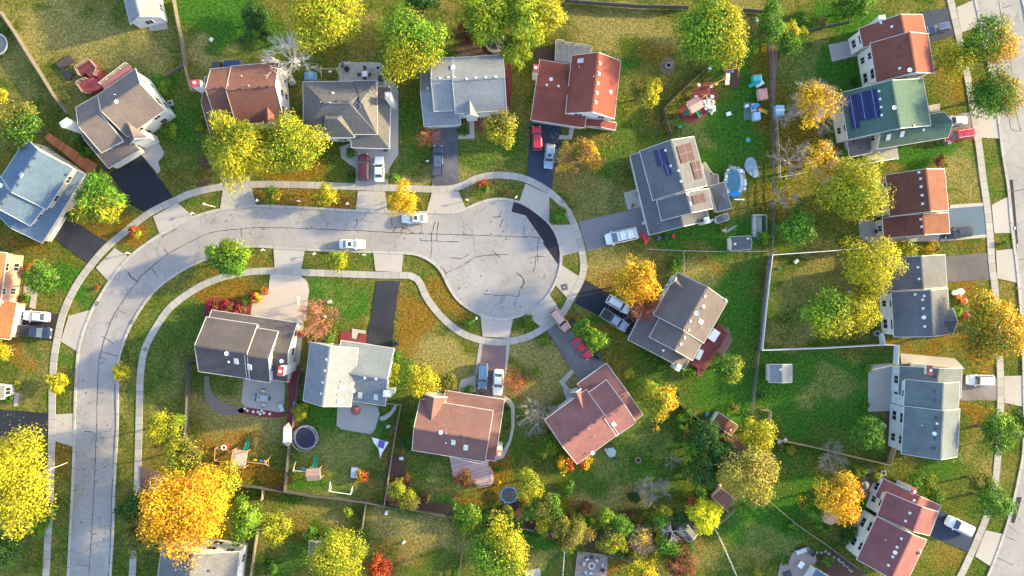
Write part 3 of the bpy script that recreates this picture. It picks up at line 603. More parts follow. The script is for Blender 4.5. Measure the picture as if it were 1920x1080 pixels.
        # windows and garage doors
        for pi, (walls, gar) in enumerate(s.parts):
            for wi, (p0, d, L, n, top) in enumerate(walls):
                mid = p0 + d * L / 2
                facing = True
                if gar is not None and wi == gar[0]:
                    wd = min(gar[1], L - .8); c = mid + n * .015; m = MB(); z0, z1 = .05, 2.15
                    off = d * (gar[2] if len(gar) > 2 else 0)
                    Q = lambda x, z, o: c + off + d * x + n * o + Vector((0, 0, z))
                    m.prism([Q(-wd / 2, z0, -.02), Q(wd / 2, z0, -.02), Q(wd / 2, z1, -.02), Q(-wd / 2, z1, -.02)], [Q(-wd / 2, z0, .04), Q(wd / 2, z0, .04), Q(wd / 2, z1, .04), Q(-wd / 2, z1, .04)], M_TRIM)
                    for z in (.55, 1.08, 1.6): m.prism([Q(-wd / 2, z, .04), Q(wd / 2, z, .04), Q(wd / 2, z + .03, .04), Q(-wd / 2, z + .03, .04)], [Q(-wd / 2, z, .05), Q(wd / 2, z, .05), Q(wd / 2, z + .03, .05), Q(-wd / 2, z + .03, .05)], flat('door_groove', (.4, .39, .38), .6))
                    m.build('garage_door', root)
                    continue
                if not (facing and windows): continue
                cnt = max(1, int(L / 3.1))
                for fl_ in ([.95, 3.45] if top > 4.4 else [1.0]):
                    for i in range(cnt):
                        if (i * 7 + wi * 3 + pi + int(fl_)) % 5 == 4 and cnt > 2: continue
                        x = L * (i + .5) / cnt; c = p0 + d * x
                        test = c + n * .3 + Vector((0, 0, 0))
                        if any(inpoly(test, fp) and fl_ + 1.2 < hh + .6 for fp, hh in s.foot): continue
                        ww = [1.3, 1.0, 1.6][(i + pi) % 3]; hh_ = 1.25
                        if fl_ + hh_ > top - .15: hh_ = top - .15 - fl_
                        def bx(m, x0, x1, z0, z1, o0, o1, mat):
                            q = lambda X, Z, o: c + d * X + n * o + Vector((0, 0, Z)); m.prism([q(x0, z0, o0), q(x1, z0, o0), q(x1, z1, o0), q(x0, z1, o0)], [q(x0, z0, o1), q(x1, z0, o1), q(x1, z1, o1), q(x0, z1, o1)], mat)
                        m = MB(); z0, z1 = fl_, fl_ + hh_
                        for a, b, e, g in ((-ww / 2 - .09, -ww / 2, z0, z1), (ww / 2, ww / 2 + .09, z0, z1), (-ww / 2 - .09, ww / 2 + .09, z1, z1 + .09), (-ww / 2 - .12, ww / 2 + .12, z0 - .1, z0), (-.03, .03, z0, z1)):
                            bx(m, a, b, e, g, -.02, .07, M_TRIM)
                        fr = m.build('window', root); g_ = MB(); bx(g_, -ww / 2 + .002, ww / 2 - .002, z0 + .002, z1 - .002, -.02, .03, M_GLASS)
                        pn = g_.build('pane', root); pn.parent = fr; pn.location = (0, 0, 0)
        return s
WH = ('white', (.74, .74, .74)); CR_ = ('cream', (.70, .68, .64)); GY = ('grey', (.5, .51, .52)); PB = ('pale_blue', (.55, .62, .68)); BE = ('beige', (.52, .45, .39)); BR = ('brick_rose', (.45, .25, .21))
Z2, Z2R, Z1, Z1R = 5.0, 8.0, 2.7, 4.75
Hs = {}
def HS(key, *a, **k): Hs[key] = House('house', *a, **k); return Hs[key]
h = HS('h1', 'two storey house with taupe brown shingles and a maroon deck behind, upper left', 'house', 'taupe', CR_)
h.piece((254,128),(183,178),(236,258),Z2,Z2R+.3).piece((183,178),(142,201),(197,283),Z2-.1,Z2R-.25).piece((262,281),(204,316),(137,219),Z1,Z1R+.6,gar=(0,5.0)).cross((239,229),(252,261),17,6.3,1.5)
h.make('p217,178 d223,194', [((121,230),7.4,1.5,.9,'white')])
h = HS('h2', 'blue shingled two storey house at the left bend with a long orange brown deck', 'house', 'blue', BE)
h.piece((137.5,316),(87.5,393),(0,335),Z2,Z2R).piece((82,391),(57,424),(-28,368),Z2-.1,Z2R-.3).piece((160,327),(79,456),(-5,405),Z1,Z1R+.2,gar=(0,4.6,4.0))
h.make('b65,296 b54,312 b34,346 b13,368 b5,381 s40,328 d7,350 b125,327 b119,346')
h = HS('h3', 'red brown shingled house with a tall white side wall beneath the bare white tree', 'house', 'redbrown', WH)
h.piece((533,226),(443,234),(432,124),Z2,Z2R+.3).piece((445,220),(404,224),(395,129),Z2-.1,Z2R-.1).piece((470,250),(395,257),(383,144),Z1,Z1R+.6,gar=(0,4.8)).cross((500,189),(503,230),16,6.4,1.5)
h.make('p454,143 p467,161 b406,165 b419,164 b452,166 b488,164 b504,162', [((366,156),7.6,1.5,1.1,'red')])
h = HS('h4', 'charcoal grey hip roofed house with an antenna and a wide beige patio', 'house', 'charcoal', CR_, .7)
h.piece((707,152),(568,153),(567,253),Z2,Z2R+.2,hip=(4.2,4.6)).piece((706,250),(663,250),(657,151),Z2+.04,Z2R+.1,hip=(2.2,2.0)).piece((665,258),(603,258),(603,200),Z2-.12,Z2R-.4,hip=(2.4,1.4)).piece((730,279),(659,277),(655,161),Z1,Z1R+.7,hip=(4.5,0),gar=(0,5))
h.make('v624,175 b602,192 b632,190 b651,191 p619,193 b681,197', [((727,179),7.0,.9,1.1,'grey')])
h = HS('h5', 'pale grey shingled house with a small white front gable above the dark pickup', 'house', 'palegrey', WH)
h.piece((950,207),(854,213),(848,108),Z2,Z2R).piece((856,207),(814,209),(808,109),Z2-.08,Z2R-.25).piece((864,234),(795,238),(788,120),Z1,Z1R+.5,gar=(0,5)).cross((880.5,186),(882,214),13,6.2,1.7)
h.make('v825,147 v841,146 v851,145 v875,149 v892,147 v911,146 v929,145 v802,166 s849,127')
h = HS('h6', 'maroon roofed house whose right wing glows orange, at the top centre', 'house', 'maroon', WH, .18)
h.piece((1072,104),(1060,213),(1152,226),Z2,Z2R).piece((1096,240),(995,225),(1007,111),Z1,Z1R+.6,gar=(0,4.8,2.2)).piece((1098,222),(1096,236),(1155,238),Z1-.4,Z1+.3)
h.make('v1125,119 v1123,138 v1121,156 v1119,174 v1117,192 o1144,173 o1033,149 v1025,160 v1047,162 p1086,126 p1113,144 s1089,114', [((1004,128),4.9,1.3,.8,'red')])
h = HS('h7', 'grey house with navy solar panels on its left slope beside the oval pool', 'house', 'slate', CR_, .25)
h.piece((1199,283),(1224,376),(1326,348),Z2,Z2R).piece((1231,376),(1240,414),(1336,386),Z2-.1,Z2R-.4).piece((1181,291),(1217,441),(1330,411),Z1,Z1R+.8,gar=(0,4.8,4.2))
h.make('v1272,320 v1277,340 v1258,311 s1305,354 v1288,363 v1294,382 v1248,282', [((1326,413),4.4,1.0,.8,'white')],
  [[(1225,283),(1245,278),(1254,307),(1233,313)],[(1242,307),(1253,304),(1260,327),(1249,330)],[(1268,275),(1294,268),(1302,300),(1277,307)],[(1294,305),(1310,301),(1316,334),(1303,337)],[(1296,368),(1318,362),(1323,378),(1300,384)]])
h = HS('h8', 'taupe umber house with a maroon deck at its lower right, right of the orange tree', 'house', 'umber', WH)
h.piece((1270,511),(1225,590),(1321,641),Z2,Z2R).piece((1237,595),(1217,632),(1298,677),Z2-.1,Z2R-.3).piece((1207,580),(1177,637),(1284,692),Z1,Z1R+.5,gar=(0,5)).cross((1292,550),(1265,527),12,6.4,1.5)
h.make('v1321,555 o1318,575 d1303,588 s1313,603 p1314,614 v1294,602 v1291,619 v1283,633 v1276,645 v1243,657 v1360,562', [((1272,689),4.2,1.1,.7,'white')])
h = HS('h9', 'rose shingled house with a narrow front gable at the end of the gravel drive', 'house', 'rose', GY, .2)
h.piece((1099,730),(1021,787),(1080,872),Z2,Z2R).piece((1137,712),(1100,738),(1154,819),Z2-.1,Z2R-.1).piece((1137,681),(1082,720),(1152,816),Z1,Z1R+.5,gar=(0,4.8)).cross((1093,767),(1081,735),10,6.6,1.6)
h.make('s1150,795 b1144,778 b1157,769 b1168,743 b1116,792 b1085,814 b1070,825 p1103,803 p1114,817 d1110,848')
h = HS('h10', 'brick red shingled house with a pink curved deck below the pink drive', 'house', 'brick', WH, .5)
h.piece((925,770),(788,748),(777,845),Z2,Z2R).piece((911,830),(868,822),(863,862),Z2-.2,Z2+.5).piece((946,749),(835,732),(821,848),Z1,Z1R+.6,gar=(0,5,-2.5)).cross((807,796),(814,745),22,7.0,2.0)
h.make('s850,829 s873,839 p837,812 o826,811 p836,830 b867,818 b881,821 b899,824 v953,746', [((936,850),6.9,.9,1.0,'orange')])
h = HS('h11', 'blue and cream roofed house between the black drive and the navy trampoline', 'house', 'cream', GY, .35)
h.piece((582,641),(568,751),(658,763),Z2,Z2R).piece((739,653),(640,638),(627,747),Z1+.5,Z1R+.9,gar=(0,4.8,2))
h.make('v613,674 v610,695 v606,717 v603,738 s641,727 s638,752 v684,708 v705,710 s675,741 s705,744 p636,739 p642,714 d665,732', [((726,738),5.0,1.0,1.3,'white')])
h = HS('h12', 'house with tan upper slopes and slate dark lower slopes above the round patio', 'house', 'tan', WH, .12)
h.piece((483,608),(387,594),(375,697),Z2,Z2R).piece((522,621),(478,614),(464,711),Z2-.1,Z2R-.2).piece((557,605),(397,581),(382,693),Z1,Z1R+.6,gar=(0,5,-4.4))
h.make('d428,663 v429,678 s443,677 s468,688 d530,677', [((526,696),7.4,.9,1.5,'red')])
h = HS('h13', 'orange roofed house with a rose brick front, cut by the left edge', 'house', 'orange', BR, .15)
h.piece((13,474),(0,573),(-90,561),Z2-.3,Z2R).piece((32,567),(19,637),(-90,617),Z1,Z1R,gar=(0,4.8)).make()
h = HS('h14', 'small grey roof corner of a house at the left edge above the lower drive', 'house', 'mid', WH)
h.piece((10,722),(8,748),(-70,742),Z1,Z1R).make()
h = HS('h15', 'grey roofed house beneath the huge orange tree at the bottom edge', 'house', 'mid', WH)
h.piece((450,1034),(438,1130),(292,1112),Z2-.3,Z2R).make('b392,1070 b360,1066')
h = HS('h16', 'narrow grey roofed house with a white gable end at the top edge, upper left', 'house', 'palegrey', WH)
h.piece((222,-46),(244,46),(303,32),Z1+.3,Z1R+.3).make('')
h = HS('r1', 'white walled house with two maroon and orange roof wings, top right', 'house', 'maroon2', WH, .3)
h.piece((1610,53),(1618,90),(1737,61),Z2-.4,Z2R-.3).piece((1631,81),(1643,155),(1752,136),Z2+.2,Z2R+.3)
h.make('d1700,135 v1687,128 b1690,104 b1686,86 b1698,75 v1672,50', [((1655,36),6.3,1.3,1.0,'white')])
h = HS('r2', 'green shingled house with a big navy solar array', 'house', 'green', WH, .2)
h.piece((1575,174),(1590,262),(1746,236),Z2-.3,Z2R).piece((1778,258),(1644,280),(1635,232),Z1+.2,Z1R)
h.make('s1665,257 s1691,251 d1671,205 v1648,171 v1650,186 v1652,201 v1653,216 v1731,243 b1712,236 b1753,236 b1670,167 b1673,182', (),
  [[(1586,180),(1602,177),(1612,240),(1597,243)],[(1603,177),(1624,171),(1633,223),(1612,227)],[(1625,171),(1643,167),(1652,218),(1634,222)]])
h = HS('r3', 'maroon and bright orange roofed house beside the blue drive and black suv', 'house', 'maroon3', BE, .1)
h.piece((1660,328),(1668,406),(1779,395),Z2-.4,Z2R-.2).piece((1654,408),(1657,447),(1781,432),Z1+.4,Z1R+.5,hip=(0,0))
h.make('v1723,323 v1726,335 v1727,350 v1729,366 v1730,382 v1726,411 v1728,425')
h = HS('r4', 'slate blue and cream roofed house beside the cracked grey drive, right', 'house', 'steel', WH, .15)
h.piece((1653,485),(1657,546),(1776,540),Z1+.9,Z1R+1.2).piece((1671,547),(1676,632),(1782,624),Z2-.4,Z2R-.2).cross((1742,603),(1795,602),23,5.7,1.2)
h.make('s1681,499 v1721,501 v1723,523 v1716,552 v1730,562 v1731,578 o1732,595 v1734,612 v1733,555')
h = HS('r5', 'pale blue walled house right of the white lawn shed', 'house', 'bluegrey', PB, .15)
h.piece((1686,686),(1684,740),(1802,744),Z1+.2,Z1R+.3,gar=(1,4)).piece((1697,711),(1694,766),(1797,771),Z2-.4,Z2R-.4).piece((1695,761),(1690,851),(1795,860),Z2-.1,Z2R)
h.make('b1751,706 b1751,733 b1751,750 b1754,783 v1757,794 b1753,803 o1752,813 b1752,822 b1750,840 p1727,797', [((1743,694),5.2,1.5,.8,'red')])
h = HS('r6', 'plum roofed house with a long cream rear wall at the bottom right', 'house', 'plum', CR_, .15)
h.piece((1656,897),(1640,931),(1748,983),Z1+.1,Z1R+.5).piece((1661,922),(1644,967),(1741,1010),Z2-.4,Z2R-.5).piece((1644,968),(1606,1049),(1700,1093),Z2-.1,Z2R).cross((1714,1032),(1726,1037),8,5.9,.9,4.8)
h.make('v1714,938 v1706,962 v1698,977 v1690,1010 v1682,1026 v1674,1044 v1666,1060 o1678,1036 p1659,1012', [((1713,921),4.9,1.2,.8,'red')])
def SHED(name, label, roof, wall, a, b, c, he, hr, items='', hip=(0, 0), sp=.3, cat='shed'):
    q = House(name, label, cat, roof, wall, sp, group='garden sheds'); q.piece(a, b, c, he, hr, hip=hip, inset=.15); q.make(items, windows=False); return q
SHED('shed', 'brown roofed garden shed with a white end, below the maroon deck lawn', 'brown', WH, (1384,798),(1371,817),(1337,788),2.1,2.9,'v1369,806')
SHED('shed', 'small white and grey garden shed alone on the lawn by the dark fence', 'palegrey', WH, (1485,683),(1485,717),(1442,717),2.1,2.8,'v1463,693')
SHED('shed', 'small grey shed tucked under the bright yellow tree at the bottom', 'mid', GY, (1290,984),(1306,1004),(1287,1012),2.0,2.7)
SHED('shed', 'grey lean-to shed above the round yellow green tree at the bottom', 'mid', GY, (607,1015),(606,1046),(579,1047),2.1,2.6)
SHED('shed', 'grey barrel roofed shed beside the chain link fence below the pool', 'steel', WH, (1406,442),(1368,444),(1369,470),2.1,3.1,'v1402,448 v1378,457')
SHED('pavilion', 'blue and white roofed pavilion at the bottom edge right of the stone patio', 'blue', WH, (1530,1066),(1513,1094),(1566,1128),2.4,3.8,cat='pavilion')
SHED('sunroom', 'hip roofed grey sunroom against the solar panel house', 'slate', WH, (1358,341),(1330,349),(1341,399),2.4,3.5,hip=(1.4,1.4),cat='sunroom')
SHED('canopy', 'small grey pop-up canopy beside the solar panel house, below the sunroom', 'mid', GY, (1341,407),(1345,419),(1368,412),2.0,2.6,cat='canopy')
# gazebo with eight sides
def gazebo(u, v, r, label, z=2.4, rc='steel', n=8, name='gazebo'):
    c = W(u, v, z); root = thing(name, label, 'gazebo', (c.x, c.y, 0)); m = MB(); rr = r * S
    ring = [Vector((c.x + rr * math.cos(6.283 * j / n + .3), c.y + rr * math.sin(6.283 * j / n + .3), z)) for j in range(n)]; top = Vector((c.x, c.y, z + 1.2))
    for j in range(n):
        f = [ring[j - 1], ring[j], top]; m.prism([p - Vector((0, 0, .1)) for p in f], f, M_TRIM, shingle('shingle_' + rc, ROOFC[rc])); m.beam(ring[j], top, .08, .05, M_TRIM)
    m.build('roof', root); d = MB(); d.lathe((c.x, c.y, 0), [(rr * .95, 0), (rr * .95, .25)], planks('deck_grey', (.22, .2, .19)), n); d.build('floor', root)
    for j in range(n):
        p = MB(); p.box((c.x + (ring[j].x - c.x) * .88, c.y + (ring[j].y - c.y) * .88, .25), (.12, .12, z - .3), M_TRIM); p.build('post', root)
gazebo(927, 74, 19, 'octagonal grey roofed gazebo below the weeping yellow trees')

# decks and raised platforms -------------------------------------------------
def deck(L, z, mat, label, rail=None, rails=(), name='deck', steps=()):
    P = px(L, z); c = sum(P, Vector()) / len(P); root = thing(name, label, 'deck', (c.x, c.y, 0), 'timber decks')
    o = poly_mesh('deck_boards', [p - c for p in P], z, mat, thick=z - .02, parent=root)
    if rail is not None:
        n = len(P); m = MB()
        for i in range(n):
            if i in rails: continue
            a, b = P[i], P[(i + 1) % n]; k = Vector((0, 0, .95))
            m.beam(a + k, b + k, .12, .06, rail); m.beam(a + k * .2, b + k * .2, .06, .05, rail)
            q = max(1, int((b - a).length / 1.5))
            for j in range(q + 1): p = a.lerp(b, j / q); m.box((p.x, p.y, z), (.1, .1, .98), rail)
            q = max(1, int((b - a).length / .16))
            for j in range(q): p = a.lerp(b, j / q); m.box((p.x, p.y, z + .2), (.035, .035, .74), rail)
        m.build('railing', root)
    if steps:
        m = MB(); (u0, v0), (u1, v1), wd, k = steps; a, b = W(u0, v0, z), W(u1, v1, 0); d = (b - a); d.z = 0; ang = math.atan2(d.y, d.x)
        for i in range(k):
            p = a + d * ((i + .5) / k); m.box((p.x, p.y, 0), (d.length / k * .9, wd, z * (1 - (i + 1) / (k + 1))), mat, ang)
        m.build('steps', root)
    return root
MR = planks('maroon_boards', (.17, .032, .045), 30); MRR = flat('maroon_rail', (.3, .22, .21), .7); GREYD = planks('grey_boards', (.30, .28, .26), 90); ORD = planks('orange_boards', (.42, .14, .05), 60, .3); PKD = planks('pink_boards', (.55, .38, .36), 15)
deck([(145,128),(170,111),(186,130),(181,142),(170,146),(160,137),(152,142)], .9, MR, 'maroon red upper deck with railing behind the taupe house', MRR, (3, 4, 5))
deck([(147,157),(155,152),(164,148),(172,142),(185,152),(190,163),(168,176),(160,176)], .8, planks('maroon_boards2', (.27, .045, .055), 120), 'red lower deck with steps against the taupe house', MRR, (2, 3, 4, 5), steps=((182,140),(200,147),1.6,5))
deck([(190,158),(240,120),(246,128),(195,168)], .7, planks('pale_red_boards', (.5, .2, .18), 30), 'pale red narrow deck along the back wall of the taupe house', flat('pale_rail', (.6, .52, .48), .7), (1, 2, 3))
deck([(105,120),(130,102),(139,114),(118,128),(139,139),(128,150)], .35, planks('dark_boards', (.06, .045, .045), 30), 'dark timber framed garden beds left of the maroon deck', flat('pale_frame', (.45, .4, .35), .8), (0, 1, 2, 3, 4, 5), name='raised_bed')
deck([(83,259),(90,249),(182,308),(167,327),(160,321)], .5, ORD, 'long narrow orange brown deck beside the blue house', flat('orange_rail', (.35, .12, .05), .8), (0, 1, 2, 3, 4))
deck([(1042,78),(1057,79),(1057,82),(1109,89),(1108,103),(1072,118),(1040,114)], .8, GREYD, 'weathered grey timber deck behind the maroon and orange roofed house', flat('pale_timber', (.5, .46, .42), .8), (4, 5))
deck([(1319,306),(1332,326),(1344,330),(1345,344),(1324,350),(1312,310)], .6, GREYD, 'grey timber deck between the solar house and the oval pool', flat('pale_timber', (.5, .46, .42), .8), (3, 4, 5))
deck([(1325,640),(1348,608),(1363,625),(1349,652),(1341,655),(1320,692),(1314,704),(1305,702),(1308,690),(1286,678),(1300,660)], .5, MR, 'dark maroon deck at the lower right of the taupe umber house', flat('maroon_rail2', (.25, .06, .06), .7), (0, 5, 8, 9, 10))
deck([(842,855),(848,884),(857,896),(888,900),(897,909),(905,911),(918,908),(926,901),(924,882),(915,873),(917,862)], .45, PKD, 'pale pink curved deck with benches behind the brick red house', flat('pink_bench', (.45, .28, .26), .8), (8, 9, 10, 0))
deck([(1083,1033),(1139,1041),(1137,1100),(1075,1100)], .3, planks('pinkish_boards', (.34, .25, .22), 10), 'square timber platform with a fire pit at the bottom edge', flat('pale_edge', (.45, .36, .31), .8), (0, 1, 2, 3))
deck([(1349,911),(1379,936),(1363,957),(1331,929)], .45, planks('brown_boards', (.2, .1, .09), 45), 'brown timber platform with benches below the golden tree', flat('brown_bench', (.45, .33, .27), .8), (1,))
deck([(1583,265),(1617,250),(1634,262),(1630,288),(1588,297)], .7, planks('violet_boards', (.22, .2, .22), 10), 'grey violet deck with white rail at the green roofed house', M_TRIM, (0, 1))
deck([(1622,284),(1682,274),(1686,299),(1626,301)], .2, concrete('patio_grey', (.33, .32, .31)), 'small paved terrace with white edging below the green roofed house', M_TRIM, (0, 1, 2, 3), name='terrace')
deck([(265,874),(316,893),(313,920),(265,925)], .25, planks('brown_boards2', (.13, .07, .06), 0), 'brown timber plot with two square garden frames by the street', None)
PAT = [([(457,708),(466,703),(530,713),(535,722),(532,770),(525,773),(462,763),(453,755)],'rounded concrete patio with a table and chairs behind the slate and tan house',M_PATIO),([(633,762),(660,752),(708,762),(712,775),(703,806),(695,814),(640,805),(631,798)],'square concrete patio behind the blue and cream roofed house',M_PATIO),
 ([(1553,84),(1598,75),(1606,105),(1560,116)],'square grey patio left of the white walled house',M_PATIO),([(1628,684),(1672,681),(1674,770),(1627,772)],'grey patio at the rear of the pale blue house',M_PATIO),([(1609,410),(1652,416),(1656,462),(1640,462),(1612,444)],'grey patio left of the maroon and orange roof',M_PATIO),
 ([(1169,362),(1194,354),(1202,388),(1177,394)],'pale front patio of the solar panel house',M_CONC),([(279,47),(313,43),(315,54),(281,59)],'small concrete pad at the white gable end, top left',M_PATIO),([(1475,1100),(1458,1080),(1463,1055),(1480,1048),(1487,1035),(1500,1025),(1515,1025),(1528,1036),(1531,1052),(1522,1066),(1518,1090)],'curving stone patio at the bottom edge',concrete('rosy_stone',(.30,.235,.21),stain=.25)),
 ([(1056,733),(1070,728),(1088,742),(1075,760),(1062,750)],'grey front stoop of the rose roofed house',M_PATIO),([(985,1070),(1012,1065),(1016,1090),(985,1090)],'concrete pad below the round yellow green tree',M_PATIO),
 ([(1005,92),(1040,92),(1042,118),(1005,112)],'brown bed by the grey deck',M_MULCHB),([(1740,198),(1762,194),(1763,208),(1744,211)],'pale entry pad of the green roofed house',M_CONC),([(740,758),(745,757),(742,768),(733,780),(722,788),(712,788),(712,782),(722,778),(733,770)],'curving pale stepping path beside the square patio',M_CONC)]
for L, t_, m in PAT: sheet('patio', L, .06, m, t_, thick=.06)
# ---------------------------------------------------------------- trees and shrubs
LM = leafmat('foliage', .22)
def srgb(r, g, b, k=1.0):
    f = lambda x: ((x / 255 + .055) / 1.055) ** 2.4 if x > 10 else x / 255 / 12.92
    return np.array([f(r), f(g), f(b)]) * k
PAL = {  # (colour, weight): leaf colours of each kind
 'yg': [((.34,.335,.02), .45), ((.16,.26,.018), .3), ((.50,.44,.02), .25)],
 'y':  [((.56,.46,.02), .5), ((.38,.38,.02), .3), ((.20,.24,.015), .2)],
 'g':  [((.07,.19,.018), .5), ((.13,.28,.02), .35), ((.05,.11,.015), .15)],
 'gb': [((.15,.31,.018), .5), ((.08,.19,.018), .35), ((.34,.42,.02), .15)],
 'dg': [((.028,.09,.016), .6), ((.05,.13,.018), .4)],
 'o':  [((.68,.36,.015), .45), ((.75,.48,.02), .3), ((.50,.20,.02), .25)],
 'by': [((.72,.68,.02), .6), ((.5,.56,.02), .4)],
 'oy': [((.76,.50,.015), .55), ((.66,.38,.02), .3), ((.40,.26,.03), .15)],
 'r':  [((.50,.07,.02), .5), ((.45,.14,.03), .3), ((.28,.04,.02), .2)],
 'ol': [((.20,.20,.03), .5), ((.30,.25,.05), .3), ((.12,.15,.02), .2)],
 'go': [((.36,.32,.06), .5), ((.24,.24,.04), .3), ((.48,.36,.06), .2)],
 'cr': [((.30,.02,.05), .6), ((.40,.05,.06), .3), ((.15,.02,.03), .1)], 'ro': [((.42,.15,.07), .6), ((.30,.10,.05), .4)],
 'rb': [((.20,.06,.03), .5), ((.28,.12,.05), .3), ((.10,.07,.02), .2)],
 'og': [((.10,.18,.015), .5), ((.28,.24,.02), .3), ((.55,.22,.02), .2)],
 'wg': [((.30,.40,.02), .4), ((.46,.48,.03), .35), ((.12,.22,.02), .25)],
}
PAL = {k: [(np.minimum(np.array(c) * 1.02, .75), w) for c, w in v] for k, v in PAL.items()}
M_BARK = flat('bark', (.13, .10, .08), .95, .3, 3); M_BARKP = flat('pale_bark', (.42, .34, .30), .9, .2, 3); M_BARKW = flat('white_bark', (.66, .60, .57), .9, .1, 3); M_BARKG = flat('grey_bark', (.27, .235, .22), .9, .2, 3); M_BARKR = flat('reddish_twigs', (.36, .15, .11), .9, .2, 3)
def leaves_mesh(name, C, Rxyz, pal, leaf, dens, style, pal2=None, split=None, seed=0, hollow=.0):
    rng = np.random.default_rng(seed); C = np.array(C, float); Rv = np.array(Rxyz, float)
    R_ = float(Rv[:2].mean())
    ncl = int(np.clip(9 + R_ * R_ * 2.6, 13, 125))
    g = rng.normal(size=(ncl, 3)); g[:, 2] = np.abs(g[:, 2]) * .9 - .35 * (rng.random(ncl) < .35) * np.abs(g[:, 2]) * 2
    g /= np.linalg.norm(g, axis=1)[:, None]
    rad = rng.uniform(.45, .92, ncl) ** .8
    # uneven outline
    th = np.arctan2(g[:, 1], g[:, 0]); ph = rng.uniform(0, 6.28, 3)
    lob = 1 + .17 * np.sin(3 * th + ph[0]) + .13 * np.sin(5 * th + ph[1]) + .08 * np.sin(8 * th + ph[2])
    cc = C + g * rad[:, None] * Rv * lob[:, None] * .87
    cr = R_ * rng.uniform(.16, .33, ncl) * (1.1 if R_ < 1.6 else 1)
    tone = rng.uniform(.55, 1.25, ncl)
    cols = np.array([c for c, _ in pal]); wts = np.array([w for _, w in pal]); wts = wts / wts.sum()
    n = int(dens * (34 if style != 'leaf' else 26) * R_ * R_ / (leaf * leaf) * 1.0); n = max(n, 120)
    k = rng.choice(ncl, n, p=cr ** 2 / (cr ** 2).sum())
    d = rng.normal(size=(n, 3)); d[:, 2] = np.abs(d[:, 2]) * 1.1 - .25; d /= np.linalg.norm(d, axis=1)[:, None]
    rr = rng.uniform(.55, 1.06, n) ** .6
    P = cc[k] + d * (cr[k] * rr)[:, None]
    loose = rng.random(n) < (.42 if R_ < 3 else .28)
    dd = rng.normal(size=(n, 3)); dd[:, 2] = np.abs(dd[:, 2]) - .3; dd /= np.linalg.norm(dd, axis=1)[:, None]; tl = np.arctan2(dd[:, 1], dd[:, 0]); ll_ = 1 + .17 * np.sin(3 * tl + ph[0]) + .13 * np.sin(5 * tl + ph[1]) + .08 * np.sin(8 * tl + ph[2])
    P = np.where(loose[:, None], C + dd * Rv * (rng.random(n) ** .45 * ll_)[:, None] * .95, P); P = P + rng.normal(size=(n, 3)) * .09 * R_ ** .5
    out = P - C; out /= (np.linalg.norm(out, axis=1)[:, None] + 1e-6)
    nrm = d * .9 + out * .5 + rng.normal(size=(n, 3)) * .55 + np.array([0, 0, .35]); nrm /= np.linalg.norm(nrm, axis=1)[:, None]
    if style == 'feather':
        ax = out * np.array([1, 1, .3]) + rng.normal(size=(n, 3)) * .35 + np.array([0, 0, -.25]); lw, ll = leaf * .55, leaf * 2.6
    elif style == 'needle':
        ax = out + d * .5 + rng.normal(size=(n, 3)) * .3; lw, ll = leaf * .5, leaf * 2.1
    else:
        ax = rng.normal(size=(n, 3)); lw, ll = leaf * .8, leaf * 1.15
    ax -= nrm * (ax * nrm).sum(1)[:, None]; ax /= (np.linalg.norm(ax, axis=1)[:, None] + 1e-6); bx = np.cross(nrm, ax)
    sc = rng.uniform(.65, 1.35, n)[:, None]
    a = ax * ll / 2 * sc; b = bx * lw / 2 * sc
    V = np.stack([P - a, P + b * 1.0 - a * .1, P + a, P - b * 1.0 + a * .05], 1).reshape(-1, 3)
    ci = rng.choice(len(cols), ncl, p=wts); li = rng.choice(len(cols), n, p=wts)
    base = np.where((rng.random(n) < .6)[:, None], cols[ci[k]], cols[li])
    if pal2 is not None:
        c2 = np.array([c for c, _ in pal2]); dirv = np.array([math.cos(R(split)), math.sin(R(split)), 0])
        side = ((P - C) @ dirv) / R_ + rng.normal(size=n) * .22 + (rng.random(ncl)[k] - .5) * .5
        base = np.where((side > .12)[:, None], c2[rng.choice(len(c2), n)], base)
    col = base * (tone[k] * rng.uniform(.78, 1.22, n))[:, None]
    me = bpy.data.meshes.new(name); me.vertices.add(4 * n); me.vertices.foreach_set('co', V.reshape(-1).astype('f'))
    me.loops.add(4 * n); me.loops.foreach_set('vertex_index', np.arange(4 * n, dtype='i')); me.polygons.add(n)
    me.polygons.foreach_set('loop_start', np.arange(0, 4 * n, 4, dtype='i')); me.polygons.foreach_set('loop_total', np.full(n, 4, 'i'))
    at = me.attributes.new('Col', 'FLOAT_COLOR', 'FACE'); at.data.foreach_set('color', np.concatenate([np.clip(col, 0, 1), np.ones((n, 1))], 1).reshape(-1).astype('f'))
    me.materials.append(LM); me.update(calc_edges=True); return me, cc
def limb(m, p, d, L, r, depth, mat, rng, spread=.55, nb=3, up=.1):
    q = p
    for s_ in range(2):
        d = (d + Vector((rng.uniform(-.18, .18), rng.uniform(-.18, .18), rng.uniform(-.1, .12)))).normalized(); e = q + d * L / 2
        m.tube(q, e, r * (1 - .25 * s_), r * (.78 - .25 * s_), mat, 4 if depth < 3 else 5, False); q = e
        if depth > 0:
            for _ in range(nb if s_ else nb - 1):
                nd = (d + Vector((rng.uniform(-1, 1), rng.uniform(-1, 1), rng.uniform(-.5, .7) + up)) * spread * 1.4).normalized()
                limb(m, q, nd, L * rng.uniform(.55, .8), r * .55, depth - 1, mat, rng, spread, nb, up)
TN = [0]; LITTER = []
